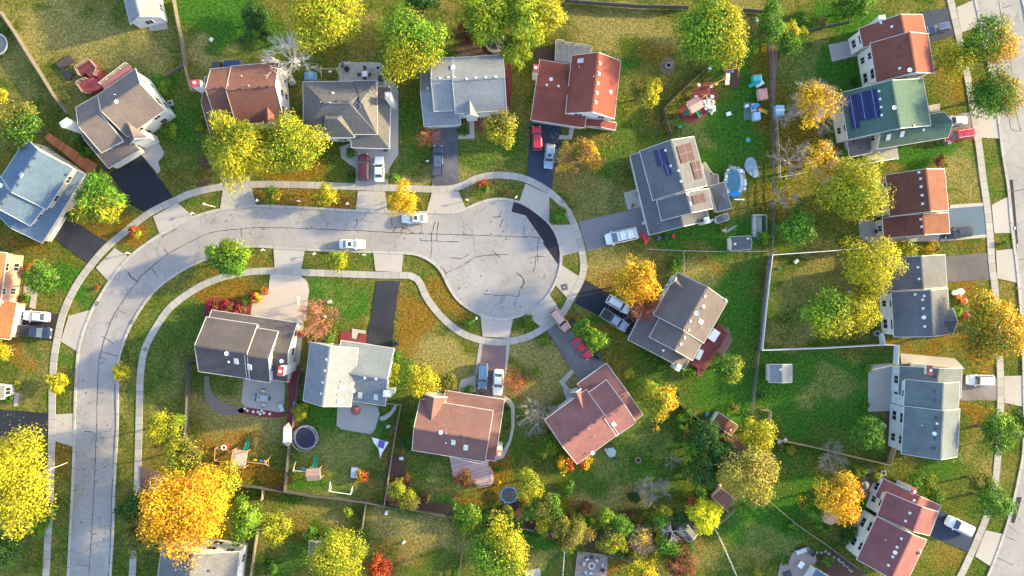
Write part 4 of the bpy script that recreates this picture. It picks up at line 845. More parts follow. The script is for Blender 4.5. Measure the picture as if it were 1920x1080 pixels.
def tree(u, v, r, pal, label, hh=None, style='leaf', ry=None, leaf=None, dens=1.0, pal2=None, split=0, bare=None, cat='tree', group='garden trees', name=None, flatk=.72, depth=None):
    """u, v: centre of the crown in the picture; r: its radius"""
    TN[0] += 1; sd = TN[0]; rm = r * S * .97; rym = (ry or r) * S * .97; mean = (rm + rym) / 2
    ht = hh or (2.6 + mean * 1.45); rz = min(mean * flatk + .4, ht * .48); zc = ht - rz
    c = W(u, v, zc); name = name or ('tree' if cat == 'tree' else cat); root = thing(name, label, cat, (c.x, c.y, 0), group); rng = random.Random(sd * 13)
    leaf = (leaf or (.40 if mean > 3.2 else .34 if mean > 2 else .27)) * .68
    bark = {None: M_BARK, 'p': M_BARKP, 'w': M_BARKW, 'r': M_BARKR, 'b': M_BARK, 'g': M_BARKG}[bare]
    tr = MB(); L = Vector((0, 0, 0)); zt = zc - rz * .35; rt = .05 + mean * .04
    prev = Vector((0, 0, -.1)); pts = [prev]
    for i in range(4):
        q = Vector((rng.uniform(-.12, .12) * mean * .4, rng.uniform(-.12, .12) * mean * .4, zt * (i + 1) / 4)); tr.tube(prev, q, rt * (1.25 - i * .15) * (1.3 if i == 0 else 1), rt * (1.1 - i * .15), bark, 8, False); prev = q
    if pal:
        me, cc = leaves_mesh('crown', (0, 0, zc), (rm, rym, rz), PAL[pal], leaf, dens, style, PAL[pal2] if pal2 else None, split, sd)
        cr = bpy.data.objects.new('crown', me); COL.objects.link(cr); cr.parent = root
        for i in range(min(len(cc), 9)):
            e = Vector(cc[i]); mid = prev.lerp(e, .5) + Vector((0, 0, .2 * mean * .3)); tr.tube(prev, mid, rt * .5, rt * .32, bark, 5, False); tr.tube(mid, e, rt * .32, .02, bark, 4, False)
    o = MB.build(tr, 'trunk'); o.parent = root
    if bare:
        b = MB(); nmain = 9 if mean > 2 else 7; dp = depth if depth is not None else (3 if mean > 2.2 else 2)
        for i in range(nmain):
            a = 6.283 * i / nmain + rng.uniform(-.3, .3); el = rng.uniform(.1, 1.1)
            d = Vector((math.cos(a) * math.cos(el), math.sin(a) * math.cos(el) * (rym / rm), math.sin(el) + .15)).normalized()
            limb(b, prev - Vector((0, 0, zt * .12 * (i % 3))), d, mean * .60, .035 + mean * .018, dp, bark, rng, .5, 3)
        o = b.build('branches'); o.parent = root
    if pal and pal in ('y', 'yg', 'o', 'oy', 'gb', 'go', 'r') and mean > 1.8: LITTER.append((c.x, c.y, mean, pal))
    return root
def bush(u, v, r, pal, label, h=None, style='leaf', ry=None, pal2=None, split=0, dens=1.1, name='bush', group='garden shrubs', leaf=None):
    TN[0] += 1; rm = r * S; rym = (ry or r) * S; hz = h or max(.6, (rm + rym) * .62); c = W(u, v, hz * .5)
    me, cc = leaves_mesh(name, (0, 0, hz * .48), (rm, rym, hz * .52), PAL[pal], leaf or (.2 if rm < 1.6 else .26), dens, style, PAL[pal2] if pal2 else None, split, TN[0])
    o = bpy.data.objects.new(name, me); COL.objects.link(o); o.location = (c.x, c.y, 0); tag(o, label, 'bush', group); return o
T = tree
T(607,30,68,'yg','large yellow and green tree at the top edge, right of the bare white tree',pal2='y',split=160)
T(770,86,66,'gb','large round green tree with a yellow lower half between two grey roofs',pal2='y',split=-100)
T(915,30,50,'wg','weeping yellow green tree at the top edge above the octagonal gazebo',style='feather',ry=52)
T(995,30,62,'wg','widest weeping yellow tree at the top edge, right of the gazebo',style='feather',pal2='y',split=20,ry=50)
T(968,95,28,'wg','smallest weeping tree, hanging beside the gazebo',style='feather',ry=32,hh=7)
T(1333,60,69,'gb','big bright green tree above the wooden playset at the top',pal2='y',split=0,leaf=.5)
T(1446,42,26,'g','narrow green tree on the fence line, right of the big bright green tree',ry=42)
T(1480,58,20,'y','small yellow tree by the fence line at the top',ry=18)
T(1478,85,24,'g','green tree just below the small yellow tree at the top fence',ry=24)
T(1600,12,40,'g','green crown at the top edge right of the yard fence corner',ry=20,hh=5)
T(1575,18,22,'gb','bright light green creeper crown at the top edge left of the white walled house',hh=4)
T(1529,197,42,'oy','orange yellow tree half bare, left of the solar array roof',bare='p',dens=.55)
T(1535,305,38,'oy','orange tree half bare, left of the violet deck',bare='p',dens=.6)
T(1484,300,38,None,'bare pale branches left of the orange tree by the violet deck',bare='p',hh=6,depth=2)
T(1487,215,30,None,'bare pale branches beside the upper orange yellow tree and small white shed box',bare='p',hh=6,depth=2)
T(1470,372,24,'oy','thin orange tree half bare on the dark fence line below the white fence',bare='p',dens=.3)
T(1600,358,62,'yg','large yellow green tree left of the maroon and orange roof',pal2='y',split=30)
T(1496,428,35,'g','round green tree standing alone beside the dark fence, below the thin orange tree',leaf=.42)
T(1630,497,60,'y','large loose yellow tree over the white fence, touching the slate blue roof',ry=54,dens=.75)
T(1555,590,48,'gb','green half of the tree pair on the brown lawn',pal2='y',split=-60)
T(1610,580,44,'y','yellow half of the tree pair on the fenced brown lawn',dens=.8)
T(1790,112,38,'y','yellow tree in front of the white walled house at the top right',dens=.9)
T(1853,78,50,'g','open green street tree with an orange patch at the top right',pal2='oy',split=-30,dens=.85)
T(1862,175,51,'g','dense green street tree with an orange side, right of the green roof',pal2='og',split=20)
T(1858,620,69,'og','huge round tree half green half orange beside the street at the right',pal2='oy',split=25,ry=64)
T(448,282,58,'yg','bright yellow feathery tree, left one of the twin trees by the street',ry=66,style='feather',pal2='y',split=-60,leaf=.36)
T(547,272,62,'yg','green tinged tree, right one of the twin trees by the street',ry=56,style='leaf')
T(432,484,37,'g','dense round spiky green street tree inside the bend',style='needle',pal2='gb',split=60,hh=6,dens=1.4)
T(187,378,46,'g','feathery green tree between the blue house and the black drive',style='feather',pal2='yg',split=-90)
T(78,520,33,'gb','round green tree right of the rose brick front',pal2='g',split=0)
T(40,235,42,'ol','olive green tree at the left edge below the long grey fence',pal2='g',split=-40)
T(0,180,16,'y','small yellow tree cut by the left edge at the top')
T(2,658,19,'y','small yellow tree cut by the left edge above the small grey roof')
T(108,717,20,'y','small yellow street tree on the sidewalk at the left',style='feather',hh=3.6)
T(228,696,16,'y','small yellow tree at the kerb inside the street, left',style='feather',hh=3.4)
T(30,905,70,'y','huge yellow tree at the lower left edge',ry=92,leaf=.46)
T(75,965,26,'g','dark green conifer between the huge yellow tree and the sidewalk',style='needle',ry=40,hh=6)
T(15,1030,32,'dg','dark green tree at the lower left corner')
T(350,960,80,'o','huge orange tree over the grey roof at the bottom left',ry=86,leaf=.42,dens=1.15)
T(410,905,44,'o','orange upper right part of the crown group beside the play set',leaf=.4,pal2='y',split=-20)
T(310,800,34,'yg','yellow green tree above the small timber plot, inside the street',ry=30)
T(345,850,36,'yg','olive yellow tree above the huge orange tree',pal2='ol',split=0)
T(258,955,36,'dg','dark green tree left of the huge orange tree by the street',pal2='ol',split=-60)
T(262,1010,30,'ol','olive tree below the dark green tree by the street at the bottom left')
T(462,972,30,'gb','green tree right of the huge orange tree',ry=44)
T(519,992,28,'yg','small egg shaped yellow green tree on the lawn at the bottom',ry=34)
T(634,1045,58,'yg','round dense yellow green tree at the bottom edge, right of the lean-to shed',leaf=.36)
T(712,1068,26,'r','red tree at the bottom edge',ry=32)
T(793,715,34,'y','yellow tree just above the brick red roof',dens=.8,ry=32)
T(842,716,18,'ol','small olive shrub tree right of the yellow tree above the brick red roof')
T(940,240,36,'ol','olive tree with a yellow lower branch in front of the pale grey house',pal2='y',split=-80)
T(875,970,28,'gb','pointed green tree on the back fence at the bottom',ry=28)
T(938,1035,60,'gb','large yellow green tree at the bottom edge, centre',pal2='y',split=40,leaf=.42)
T(993,910,26,'yg','yellow green tree right of the blue ring trampoline',ry=32)
T(1024,838,20,'g','small green tree left of the rose roof',pal2='yg',split=-45)
T(1095,292,34,'oy','orange and green shrub tree right of the silver suv',pal2='ol',split=200,bare='r',dens=.5,hh=4.5)
T(1211,172,30,'y','small yellow tree on the lawn right of the orange lit roof',pal2='ol',split=180)
T(757,377,30,'oy','golden street tree by the parked white sedan',dens=.85,ry=34,hh=5)
T(613,365,22,'y','small yellow street tree above the street',hh=4,pal2='yg',split=180)
T(635,487,20,'yg','small yellow green street tree below the moving white sedan',hh=4)
T(600,600,38,'ro','reddish bare shrub tree between two houses beside the cream drive',bare='r',dens=.12,hh=4.5)
T(1194,528,42,'o','big golden orange tree beside the taupe umber house',ry=48,pal2='oy',split=150)
T(1205,575,34,'r','reddish bare lower branches of the crown over the two parked cars',bare='r',dens=.15,hh=6,ry=30)
T(1118,636,22,'gb','bright green small tree between the gravel drive and the black drive')
T(1093,615,18,'g','darker green small tree beside the tan suv')
T(1237,750,34,'yg','yellow green tree with an orange tip right of the rose roof',pal2='oy',split=-10,ry=36)
T(1421,817,34,'y','yellow tree at the foot of the dark fence',ry=36)
T(1405,890,54,'go','large golden olive tree below the yellow fence tree')
T(1320,965,32,'by','brilliant yellow tree over the small grey shed at the bottom',style='feather',dens=1.2)
T(1247,960,13,'y','tiny bright yellow green tree left of the brilliant yellow tree')
T(1322,815,30,'dg','dark green tree left of the brown shed, lower one',style='needle')
T(1350,852,30,'dg','dark green tree just below the brown shed',style='needle')
T(1300,845,22,'g','green tree at the left side of the dark green group')
T(1318,885,32,'dg','dark bluish green tree at the bottom of the dark green group')
T(1625,812,33,'g','round green tree behind the pale blue house')
T(1572,932,44,'o','orange tree beside the umbrella at the lower right',pal2='oy',split=140,ry=48)
T(1528,957,20,'g','round green small tree left of the orange tree at the lower right')
T(1868,808,36,'gb','bright green street tree right of the pale blue house',ry=42,pal2='g',split=180)
T(1916,795,28,'dg','dark green tree cut by the right edge')
T(1858,940,38,'g','soft green street tree above the bottom right driveway apron',ry=36)
T(1838,905,24,'ol','small olive green tree just above the soft green street tree')
T(1365,690,30,'g','leafy green small tree below the maroon deck',pal2='yg',split=-30)
T(1225,912,32,None,'bare greyish pink tree on the round back lawn',bare='g',hh=4.5)
T(1262,862,20,None,'small bare grey tree on the round back lawn',bare='g',hh=3.5)
T(1180,700,10,'yg','tiny yellow shrub tree right of the rose roof',hh=2)
T(1005,775,36,None,'bare grey tree left of the rose roof',bare='g',hh=5)
T(965,718,22,'r','pinkish bare tree beside the white sedan on the pink drive',bare='r',dens=.1,hh=4)
T(545,107,44,None,'bare white tree at the corner of the red brown roof',bare='w',hh=8)
T(805,258,22,'r','pinkish bare street shrub left of the mottled drive',bare='r',dens=.1,hh=4)
T(873,63,26,'rb','rust brown tree left of the gazebo')
T(1555,855,28,None,'bare grey shrub tree on the tan wooden fence',bare='g',hh=4)
T(1203,1012,22,'oy','pale half bare tree in the shrub line at the bottom, left one',bare='p',dens=.2,hh=5,ry=26)
T(1262,1000,22,None,'pale half bare tree in the shrub line at the bottom beside the small grey shed',bare='w',hh=5)
T(1097,1000,20,'oy','straw coloured half bare tree above the fire pit platform',bare='p',dens=.2,hh=5)
T(1019,983,16,'y','small brilliant yellow tree in the bottom shrub line',ry=20)
T(1205,1068,36,'y','yellow and orange tree at the bottom edge right of the fire pit platform',ry=22,pal2='o',split=-60)
T(1275,1055,34,'rb','rust brown tree at the bottom edge',ry=28)
T(1137,969,18,'gb','bright green small tree above the bottom shrub line')
T(1065,997,32,'ol','olive tree in the bottom shrub line left of the straw coloured one')
T(1030,950,26,'ol','olive tree right of the blue trampoline lawn in the bottom line',pal2='g',split=0)
T(1000,958,22,'g','dark green small tree left of the small brilliant yellow tree')
T(1150,1012,26,'yg','yellow green tree right of the straw coloured tree',pal2='ol',split=120)
T(1165,985,22,'g','green tree between the bright green and half bare trees')
T(1250,1030,24,'g','green low tree below the pale half bare tree')
T(1240,975,18,'g','green low tree under the tiny bright yellow tree')
T(1275,972,18,'dg','dark green small tree left of the brilliant yellow tree')
T(1300,950,18,'r','reddish shrub tree behind the brilliant yellow tree')
T(480,35,28,'dg','dark green low tree on the lawn at the top left',hh=3.5,ry=36)
T(790,6,36,'dg','dark green tree at the top edge between two big yellow trees',ry=14)
T(745,918,20,'yg','olive yellow low tree in the lower middle planting bed',hh=3)
T(768,938,20,'ol','olive low tree at the corner of the planting bed',hh=3,pal2='yg',split=140)
T(870,897,20,'rb','dark purple brown tree over the pink deck',ry=18,hh=4)
T(1505,60,10,'yg','tiny green tree at the yard fence near the top')
T(1880,830,10,'g','low sprout at the foot of the bright green street tree')
B = bush
BS = [(512,366,16,'g','round green bush on the verge above the street','og',0),(905,348,13,'r','red bush on the verge of the cul-de-sac','g',-90),(253,436,13,'r','red bush on the verge by the left bend','yg',-30),(377,327,15,'ol','round olive bush in the bed left of the twin yellow trees',None,0),(320,246,15,'g','round green bush at the front corner of the maroon-decked house','wg',0),
 (312,237,9,'ol','pale flowering bush beside the front walk of the taupe house','wg',0),(1262,496,11,'g','round green bush above the taupe umber roof, left one',None,0),(1271,488,10,'g','round green bush above the taupe umber roof, top one',None,0),(1270,503,10,'gb','small round bush touching the umber roof',None,0),
 (1203,659,8,'g','round bush below the umber garage, first from the left',None,0),(1216,667,8,'g','round bush below the umber garage, second from the left','ol',0),(1231,676,9,'g','round bush below the umber garage, third from the left',None,0),(1241,691,9,'gb','round bright bush below the umber garage, fourth from the left',None,0),(1279,696,8,'gb','bright bush left of the maroon deck steps',None,0),(1295,700,9,'gb','brighter bush right beside the maroon deck steps',None,0),
 (658,287,10,'g','round green bush in the notch of the beige drive',None,0),(617,267,10,'dg','dark bush by the front door of the charcoal hip roofed house',None,0),(659,330,9,'dg','dark green bush left of the maroon suv',None,0),(869,245,9,'g','square green bush in the white edged front bed','dg',0),(1061,268,6,'yg','clipped yellow green hedge beside the silver suv',None,0),
 (563,770,16,'yg','round yellow bush above the navy trampoline',None,0),(678,892,13,'oy','orange bush beside the quilted table','r',0),(620,1010,20,'g','ground hugging green shrub on the bottom lawn',None,0),(585,1003,14,'g','green shrub left of the ground hugging one, bottom lawn',None,0),(653,960,10,'wg','grassy pale tuft beside the back fence',None,0),
 (741,690,10,'yg','yellow green bush right of the cream roofed house, upper',None,0),(737,715,12,'yg','yellow green bush right of the cream roofed house, lower','gb',0),(745,665,9,'g','green bush at the lower end of the black drive',None,0),(765,830,18,'dg','dark green bush left of the brick red roof',None,0),(775,790,9,'g','small green bush at the upper left of the brick red roof',None,0),
 (879,733,12,'dg','dark round bush at the curved walk beside the blue suv',None,0),(935,880,6,'g','small bush right of the pink deck',None,0),(905,740,5,'rb','brown pot-like shrub by the pink drive',None,0),(947,800,7,'ol','mottled bush between the brick red roof and curved walk','dg',0),(948,765,7,'dg','dark bush at the top right of the brick red roof',None,0),
 (1063,916,15,'g','round green bush on the round back lawn, left',None,0),(1229,803,8,'ol','small round bush on the lawn right of the rose roof','oy',0),(1037,800,12,'g','green shrub at the left wall of the rose roofed house','yg',0),(1060,870,18,'oy','orange straw shrub below the rose roof','r',0),(1095,865,16,'r','reddish straw shrub below the salmon roof','oy',0),
 (1190,930,14,'dg','dark spreading shrub beside the bare pink tree',None,0),(950,960,14,'go','pale tan bush on the back fence left of the blue ring trampoline','wg',0),(925,962,10,'go','smaller tan bush on the back fence at the bottom centre',None,0),(1005,655,1,'g','tiny sprout on the verge',None,0),
 (1020,640,10,'gb','bright green bush beside the sidewalk at the gravel drive',None,0),(1005,697,9,'gb','round light green bush on the brown front lawn',None,0),(990,600,10,'ol','low bush on the verge left of the tan suv','g',0),(880,606,9,'g','dark green low bush on the verge below the cul-de-sac',None,0),(1050,403,16,'g','green low bush in the verge right of the dark patch',None,0),
 (1578,290,13,'g','green bush at the corner of the violet deck',None,0),(1700,60,2,'g','tuft by the chimney',None,0),(1600,152,8,'dg','dark bush below the white wall at the top right',None,0),(1785,262,8,'ol','low shrub beside the red van',None,0),(1765,303,14,'rb','brown orange shrub above the orange roof','ol',0),
 (1748,465,14,'oy','orange and green shrub between the two right hand houses','ol',0),(1700,470,22,'yg','yellow green low shrub over the white fence end',None,0),(1795,585,9,'gb','bright green bush at the front of the slate and cream house',None,0),(1883,456,6,'g','small round bush on the dry verge at the right',None,0),
 (1628,690,8,'gb','light green bush at the top corner of the grey patio',None,0),(1623,758,7,'gb','light green bush at the lower corner of the grey patio',None,0),(1483,843,9,'yg','yellow green bush below the tan wooden fence',None,0),(1465,838,7,'ol','small olive bush below the end of the tan wooden fence',None,0),
 (1728,905,24,'g','large light green bush above the plum roof','yg',-30),(1752,930,18,'gb','light green bush above the right end of the plum roof',None,0),(1785,850,16,'yg','yellow green bush below the pale blue house','g',0),(1615,885,14,'yg','yellow shrub row below the wooden fence corner','g',0),(1640,893,12,'ol','olive shrub beside the grey air conditioner','yg',0),
 (1485,990,10,'g','round green bush in the brown ring bed at the lower right',None,0),(1552,1052,10,'gb','bright green bush above the blue pavilion',None,0),(1527,1070,9,'ol','brown green shrub left of the blue pavilion','r',0),(1470,1050,10,'g','dark green shrub on the edge of the stone patio','dg',0),(1420,1075,9,'yg','yellow tuft at the bottom edge',None,0),
 (1545,980,16,'g','spreading green bush below the orange tree at the lower right',None,0),(1590,1000,18,'dg','dark bush behind the cream wall','g',0),(1375,765,9,'ol','tan shrub beside the brown shed',None,0),(1265,745,12,'dg','dark blue green shrub below the maroon deck lawn fence',None,0),(1285,780,16,'g','green shrub on the fence right of the yellow green tree','dg',0),
 (1430,740,9,'dg','dark shrub at the foot of the dark fence',None,0),(1432,445,12,'gb','tall green plants in the framed vegetable bed',None,0),(1228,560,8,'rb','rust shrub at the wall of the umber house',None,0),(150,262,12,'g','green bush row left of the taupe garage, lower','dg',0),(160,285,12,'g','green bush beside the taupe garage wall',None,0),
 (133,405,10,'g','dark teal round bush at the garage of the blue house','dg',0),(57,506,13,'r','red shrub left of the round green tree',None,0),(50,558,8,'g','clipped green bush in the paved front walk',None,0),(8,545,5,'g','small bush at the brick wall',None,0),(33,722,7,'yg','yellow sprig near the small grey roof',None,0),(18,745,9,'g','low green bush at the left edge walk',None,0),
 (480,558,12,'r','orange red bush beside the cream drive','oy',0),(462,562,10,'ol','olive bush left of the orange red bush','g',0),(495,545,8,'oy','orange bush at the upper left of the cream drive','r',0),(400,575,15,'cr','crimson shrub in the front mulch bed, left end','rb',0),(425,575,14,'cr','crimson shrub in the front mulch bed, second','rb',0),(450,579,13,'cr','crimson shrub in the front mulch bed, third','rb',0),
 (610,635,16,'dg','dark green hedge bush above the blue slope','g',0),(563,625,7,'r','orange red shrub right of the tan roof',None,0),(385,262,14,'gb','bright green vine bush left of the twin yellow trees',None,0),(375,240,8,'yg','small yellow green shrub left of the red brown roof',None,0),(312,165,14,'gb','bright green bush right of the taupe house','g',0),
 (200,265,10,'dg','dark green shrub by the long orange deck','g',0),(497,65,14,'dg','dark bush on the top lawn right of the dark green low tree',None,0),(1500,35,16,'g','green shrub at the top edge beside the fence','gb',0),(1540,45,12,'ol','olive shrub below the bright creeper at the top',None,0),(935,905,5,'o','small orange shrub at the pink deck',None,0),
 (800,935,10,'rb','brown shrub in the lower middle bed','ol',0),(760,895,9,'rb','rust shrub beside the purple brown garden bed',None,0),(855,1060,8,'g','small shrub at the bottom fence','dg',0),(505,1065,14,'dg','green shrub around the bottom bird bath','g',0),(125,1055,2,'g','sprig on the verge',None,0),(70,1060,12,'ol','pale flowering bed plant at the bottom left','g',0),
 (725,330,5,'g','small tuft right of the white sedan on the beige drive',None,0),(742,332,8,'gb','small green bush right of the beige drive apron',None,0),(952,362,4,'r','tiny crimson bush on the cul-de-sac verge',None,0),(183,539,4,'r','tiny crimson bush on the left verge',None,0),(1355,425,7,'ol','weedy shrub beside the metal scraps',None,0)]
for u, v, r, p_, lb, p2, sp in BS:
    if r <= 2: continue
    B(u, v, r, p_, lb, pal2=p2, split=sp)

rx = random.Random(5)
XS = [(985,945,'ol'),(1012,1000,'g'),(1045,975,'ol'),(1050,1015,'dg'),(1080,975,'g'),(1085,1020,'gb'),(1112,985,'gb'),(1125,1022,'yg'),(1140,990,'ol'),(1160,1035,'g'),(1185,1040,'ol'),(1188,1005,'g'),(1218,985,'g'),(1225,1040,'ol'),(1240,1010,'yg'),(1283,1000,'ol'),(1100,955,'rb'),(1180,968,'rb'),(1208,975,'rb'),(1290,1025,'g'),(966,985,'dg'),(980,1005,'g'),(1170,1012,'yg'),(1222,955,'ol'),(940,975,'g'),(905,970,'g'),(1310,925,'g'),(1345,820,'g'),(1290,815,'ol'),(1278,800,'g'),(1300,870,'g'),(1288,890,'g')]
ORD_ = ['first','second','third','fourth','fifth','sixth','seventh','eighth','ninth','tenth','eleventh','twelfth']
XS.sort()
for i, (u, v, p_) in enumerate(XS):
    B(u, v, rx.uniform(9, 16), p_, {'ol':'olive','g':'green','dg':'dark green','gb':'bright green','yg':'yellow green','rb':'rust brown'}[p_] + ' shrub ' + ('in the dark group near the brown shed, ' if u > 1270 and v < 930 else 'in the bottom shrub line, ') + ORD_[i % 12] + ' in its ' + ['left', 'middle', 'right'][i // 12] + ' third', style=rx.choice(['leaf', 'feather']), h=rx.uniform(1.2, 2.4), pal2=rx.choice([None, 'ol', 'g']), split=rx.uniform(0, 360))

lv = []; lc = []
for x, y, r, pl in LITTER:
    n = int(110 * r); a = RNG.random(n) * 6.283; d = r * (.4 + 1.25 * np.sqrt(RNG.random(n))) * (1 + .3 * np.sin(3 * a)); X = x + d * np.cos(a) - r * .15; Y = y + d * np.sin(a)
    s_ = RNG.uniform(.06, .15, n); q = RNG.random(n) * 6.283; co = np.array([PAL[pl][i % len(PAL[pl])][0] for i in range(n)]) * RNG.uniform(.5, 1.0, (n, 1))
    for k in range(4):
        pass
    cs, sn = np.cos(q) * s_, np.sin(q) * s_
    lv.append(np.stack([np.stack([X + cs, Y + sn, np.full(n, .066)], 1), np.stack([X - sn * .7, Y + cs * .7, np.full(n, .07)], 1), np.stack([X - cs, Y - sn, np.full(n, .066)], 1), np.stack([X + sn * .7, Y - cs * .7, np.full(n, .07)], 1)], 1).reshape(-1, 3)); lc.append(co)
V = np.concatenate(lv); Cc = np.clip(np.concatenate(lc), 0, 1); n = len(V) // 4
me = bpy.data.meshes.new('fallen_leaves'); me.from_pydata(V.tolist(), [], np.arange(4 * n).reshape(-1, 4).tolist()); at = me.attributes.new('Col', 'FLOAT_COLOR', 'FACE'); at.data.foreach_set('color', np.concatenate([Cc, np.ones((n, 1))], 1).reshape(-1).astype('f')); me.materials.append(LM)
o = bpy.data.objects.new('fallen_leaves', me); COL.objects.link(o); tag(o, 'yellow and orange fallen leaves strewn on the lawns under the trees', 'leaves', kind='stuff')
# ---------------------------------------------------------------- vehicles
PAINT = {'white': (.72,.73,.74), 'maroon': (.07,.008,.018), 'darkblue': (.03,.045,.10), 'red': (.50,.01,.035), 'silverblue': (.27,.34,.42), 'tan': (.46,.30,.24), 'blue': (.06,.14,.28), 'black': (.02,.022,.03), 'navy': (.02,.03,.07), 'silver': (.5,.53,.56), 'midblue': (.05,.08,.18)}
def paint(c): return gloss('paint_' + c, PAINT[c], .28, .8)
TYRE = flat('tyre_rubber', (.02, .02, .02), .8); RIM = flat('alloy_rim', (.5, .5, .52), .3, metal=.8); LAMPW = gloss('headlight_glass', (.75, .78, .8), .1); LAMPR = gloss('taillight_glass', (.4, .01, .01), .15); CARGLASS = gloss('car_glass', (.035, .06, .085), .05, .5)
# stations: x, half width, z bottom, z belt ; cabin: x of windscreen base/top, rear top/base, roof z
KIND = {
 'sedan': dict(L=4.7, W=1.82, st=[(-2.35,.70,.45,.72),(-2.28,.80,.28,.92),(-1.95,.88,.22,1.0),(-1.2,.91,.2,.98),(0,.91,.2,.94),(1.0,.91,.2,.92),(1.7,.88,.22,.84),(2.15,.78,.27,.72),(2.35,.62,.42,.58)], cab=(.95,.25,-1.0,-1.75,1.44,.92,.96), wb=(1.4,-1.35)),
 'suv': dict(L=4.8, W=1.92, st=[(-2.4,.80,.5,1.0),(-2.36,.90,.35,1.08),(-2.0,.95,.3,1.1),(0,.96,.28,1.06),(1.0,.95,.28,1.05),(1.8,.92,.3,.98),(2.22,.84,.35,.86),(2.4,.70,.5,.70)], cab=(1.1,.5,-2.0,-2.32,1.72,1.05,1.09), wb=(1.45,-1.45)),
 'van': dict(L=5.1, W=1.98, st=[(-2.55,.85,.45,1.05),(-2.5,.94,.3,1.15),(-2.0,.99,.25,1.15),(0,.99,.25,1.12),(1.3,.97,.25,1.08),(2.1,.92,.28,.95),(2.4,.82,.32,.82),(2.55,.66,.45,.68)], cab=(1.6,.75,-2.25,-2.47,1.8,1.08,1.15), wb=(1.6,-1.6)),
 'pickup': dict(L=5.6, W=1.98, st=[(-2.8,.90,.5,1.08),(-2.76,.96,.4,1.14),(-1.2,.98,.35,1.14),(0,.98,.35,1.12),(1.3,.97,.35,1.1),(2.2,.94,.38,1.04),(2.62,.85,.42,.92),(2.8,.7,.55,.75)], cab=(1.45,.8,-.45,-.75,1.82,1.1,1.13), wb=(1.85,-1.8)),
}
def car(u, v, du, dv, kind, col, label, scale=1.0, cat='car', roof=None, sun=False, rack=False, cover=None, name='parked_car', ribs=False):
    K = KIND[kind]; c = W(u, v, .9); ang = math.atan2(-dv, du); root = thing(name, label, cat, (c.x, c.y, .04), 'cars parked along the street and on the drives')
    root.rotation_euler = (0, 0, ang); root.scale = (scale,) * 3
    P = paint(col); m = MB(); st = K['st']; rings = []
    for x, w, zb, zt in st:
        rings.append([(x, -w * .92, zb), (x, -w, zb + (zt - zb) * .3), (x, -w, zb + (zt - zb) * .72), (x, -w * .93, zt - .03), (x, -w * .80, zt + .02), (x, 0, zt + .05), (x, w * .80, zt + .02), (x, w * .93, zt - .03), (x, w, zb + (zt - zb) * .72), (x, w, zb + (zt - zb) * .3), (x, w * .92, zb)])
    n = len(rings[0]); base = len(m.v)
    for r_ in rings: m.v += r_
    k = m.mi(P)
    for i in range(len(rings) - 1):
        for j in range(n):
            j2 = (j + 1) % n; m.f.append((base + i * n + j, base + (i + 1) * n + j, base + (i + 1) * n + j2, base + i * n + j2)); m.m.append(k)
    m.f.append(tuple(base + j for j in range(n))); m.m.append(k); m.f.append(tuple(base + (len(rings) - 1) * n + j for j in reversed(range(n)))); m.m.append(k)
    xw, xt, xr, xb, zr, zf, zk = K['cab']; hw = K['W'] / 2
    # cabin frame with a gently arched roof
    bw, tw = hw * .93, hw * .73
    A = [(xw, -bw * .95, zf), (xw, bw * .95, zf), (xb, bw * .93, zk), (xb, -bw * .93, zk)]; Tt = [(xt, -tw, zr - .06), (xt, tw, zr - .06), (xr, tw * .97, zr - .08), (xr, -tw * .97, zr - .08)]
    A = [(x, y, z - .06) for x, y, z in A]
    m.prism(A[::-1], Tt[::-1], P, P)
    o = m.build('body'); o.parent = root
    bm = o.modifiers.new('bevel', 'BEVEL'); bm.width = .05; bm.segments = 2; bm.limit_method = 'ANGLE'; bm.angle_limit = R(35)
    rf = MB(); rp = paint(roof) if roof else P
    NX = 6; NY = 5; g = []
    for i in range(NX + 1):
        for j in range(NY + 1):
            a = i / NX; b = j / NY * 2 - 1; g.append((xr + (xt - xr) * a, b * tw * .98, zr - .07 + .085 * (1 - b * b * .8) * (1 - (2 * a - 1) ** 2 * .5)))
    kk = rf.mi(rp); rf.v = g
    for i in range(NX):
        for j in range(NY): q = i * (NY + 1) + j; rf.f.append((q, q + NY + 1, q + NY + 2, q + 1)); rf.m.append(kk)
    o = rf.build('roof_panel', smooth=True); o.parent = root
    def lerp(p, q, t): return tuple(p[i] + (q[i] - p[i]) * t for i in range(3))
    def pane(nm, a, b, c_, d, mat=CARGLASS, f=.07, lift=.014):
        a, b, c_, d = [Vector(x) for x in (a, b, c_, d)]; ce = (a + b + c_ + d) / 4; Q = [x + (ce - x) * f for x in (a, b, c_, d)]
        nn = (Q[1] - Q[0]).cross(Q[2] - Q[0]).normalized()
        if nn.dot(ce - Vector((0, 0, .9))) < 0: nn = -nn; Q.reverse()
        mm = MB(); mm.prism([x - nn * .01 for x in Q], [x + nn * lift for x in Q], mat); oo = mm.build(nm); oo.parent = root
    pane('windshield', A[0], A[1], Tt[1], Tt[0], f=.09); pane('rear_window', A[2], A[3], Tt[3], Tt[2], f=.12)
    for s_, (a0, a1, t0, t1) in ((1, (A[1], A[2], Tt[1], Tt[2])), (-1, (A[0], A[3], Tt[0], Tt[3]))):
        xs = (0.03, .36, .66, .97) if kind in ('suv', 'van') else (.03, .5, .97)
        for i in range(len(xs) - 1): pane('side_window', lerp(a0, a1, xs[i] + .01), lerp(a0, a1, xs[i + 1] - .01), lerp(t0, t1, xs[i + 1] - .01), lerp(t0, t1, xs[i] + .01), f=.06)
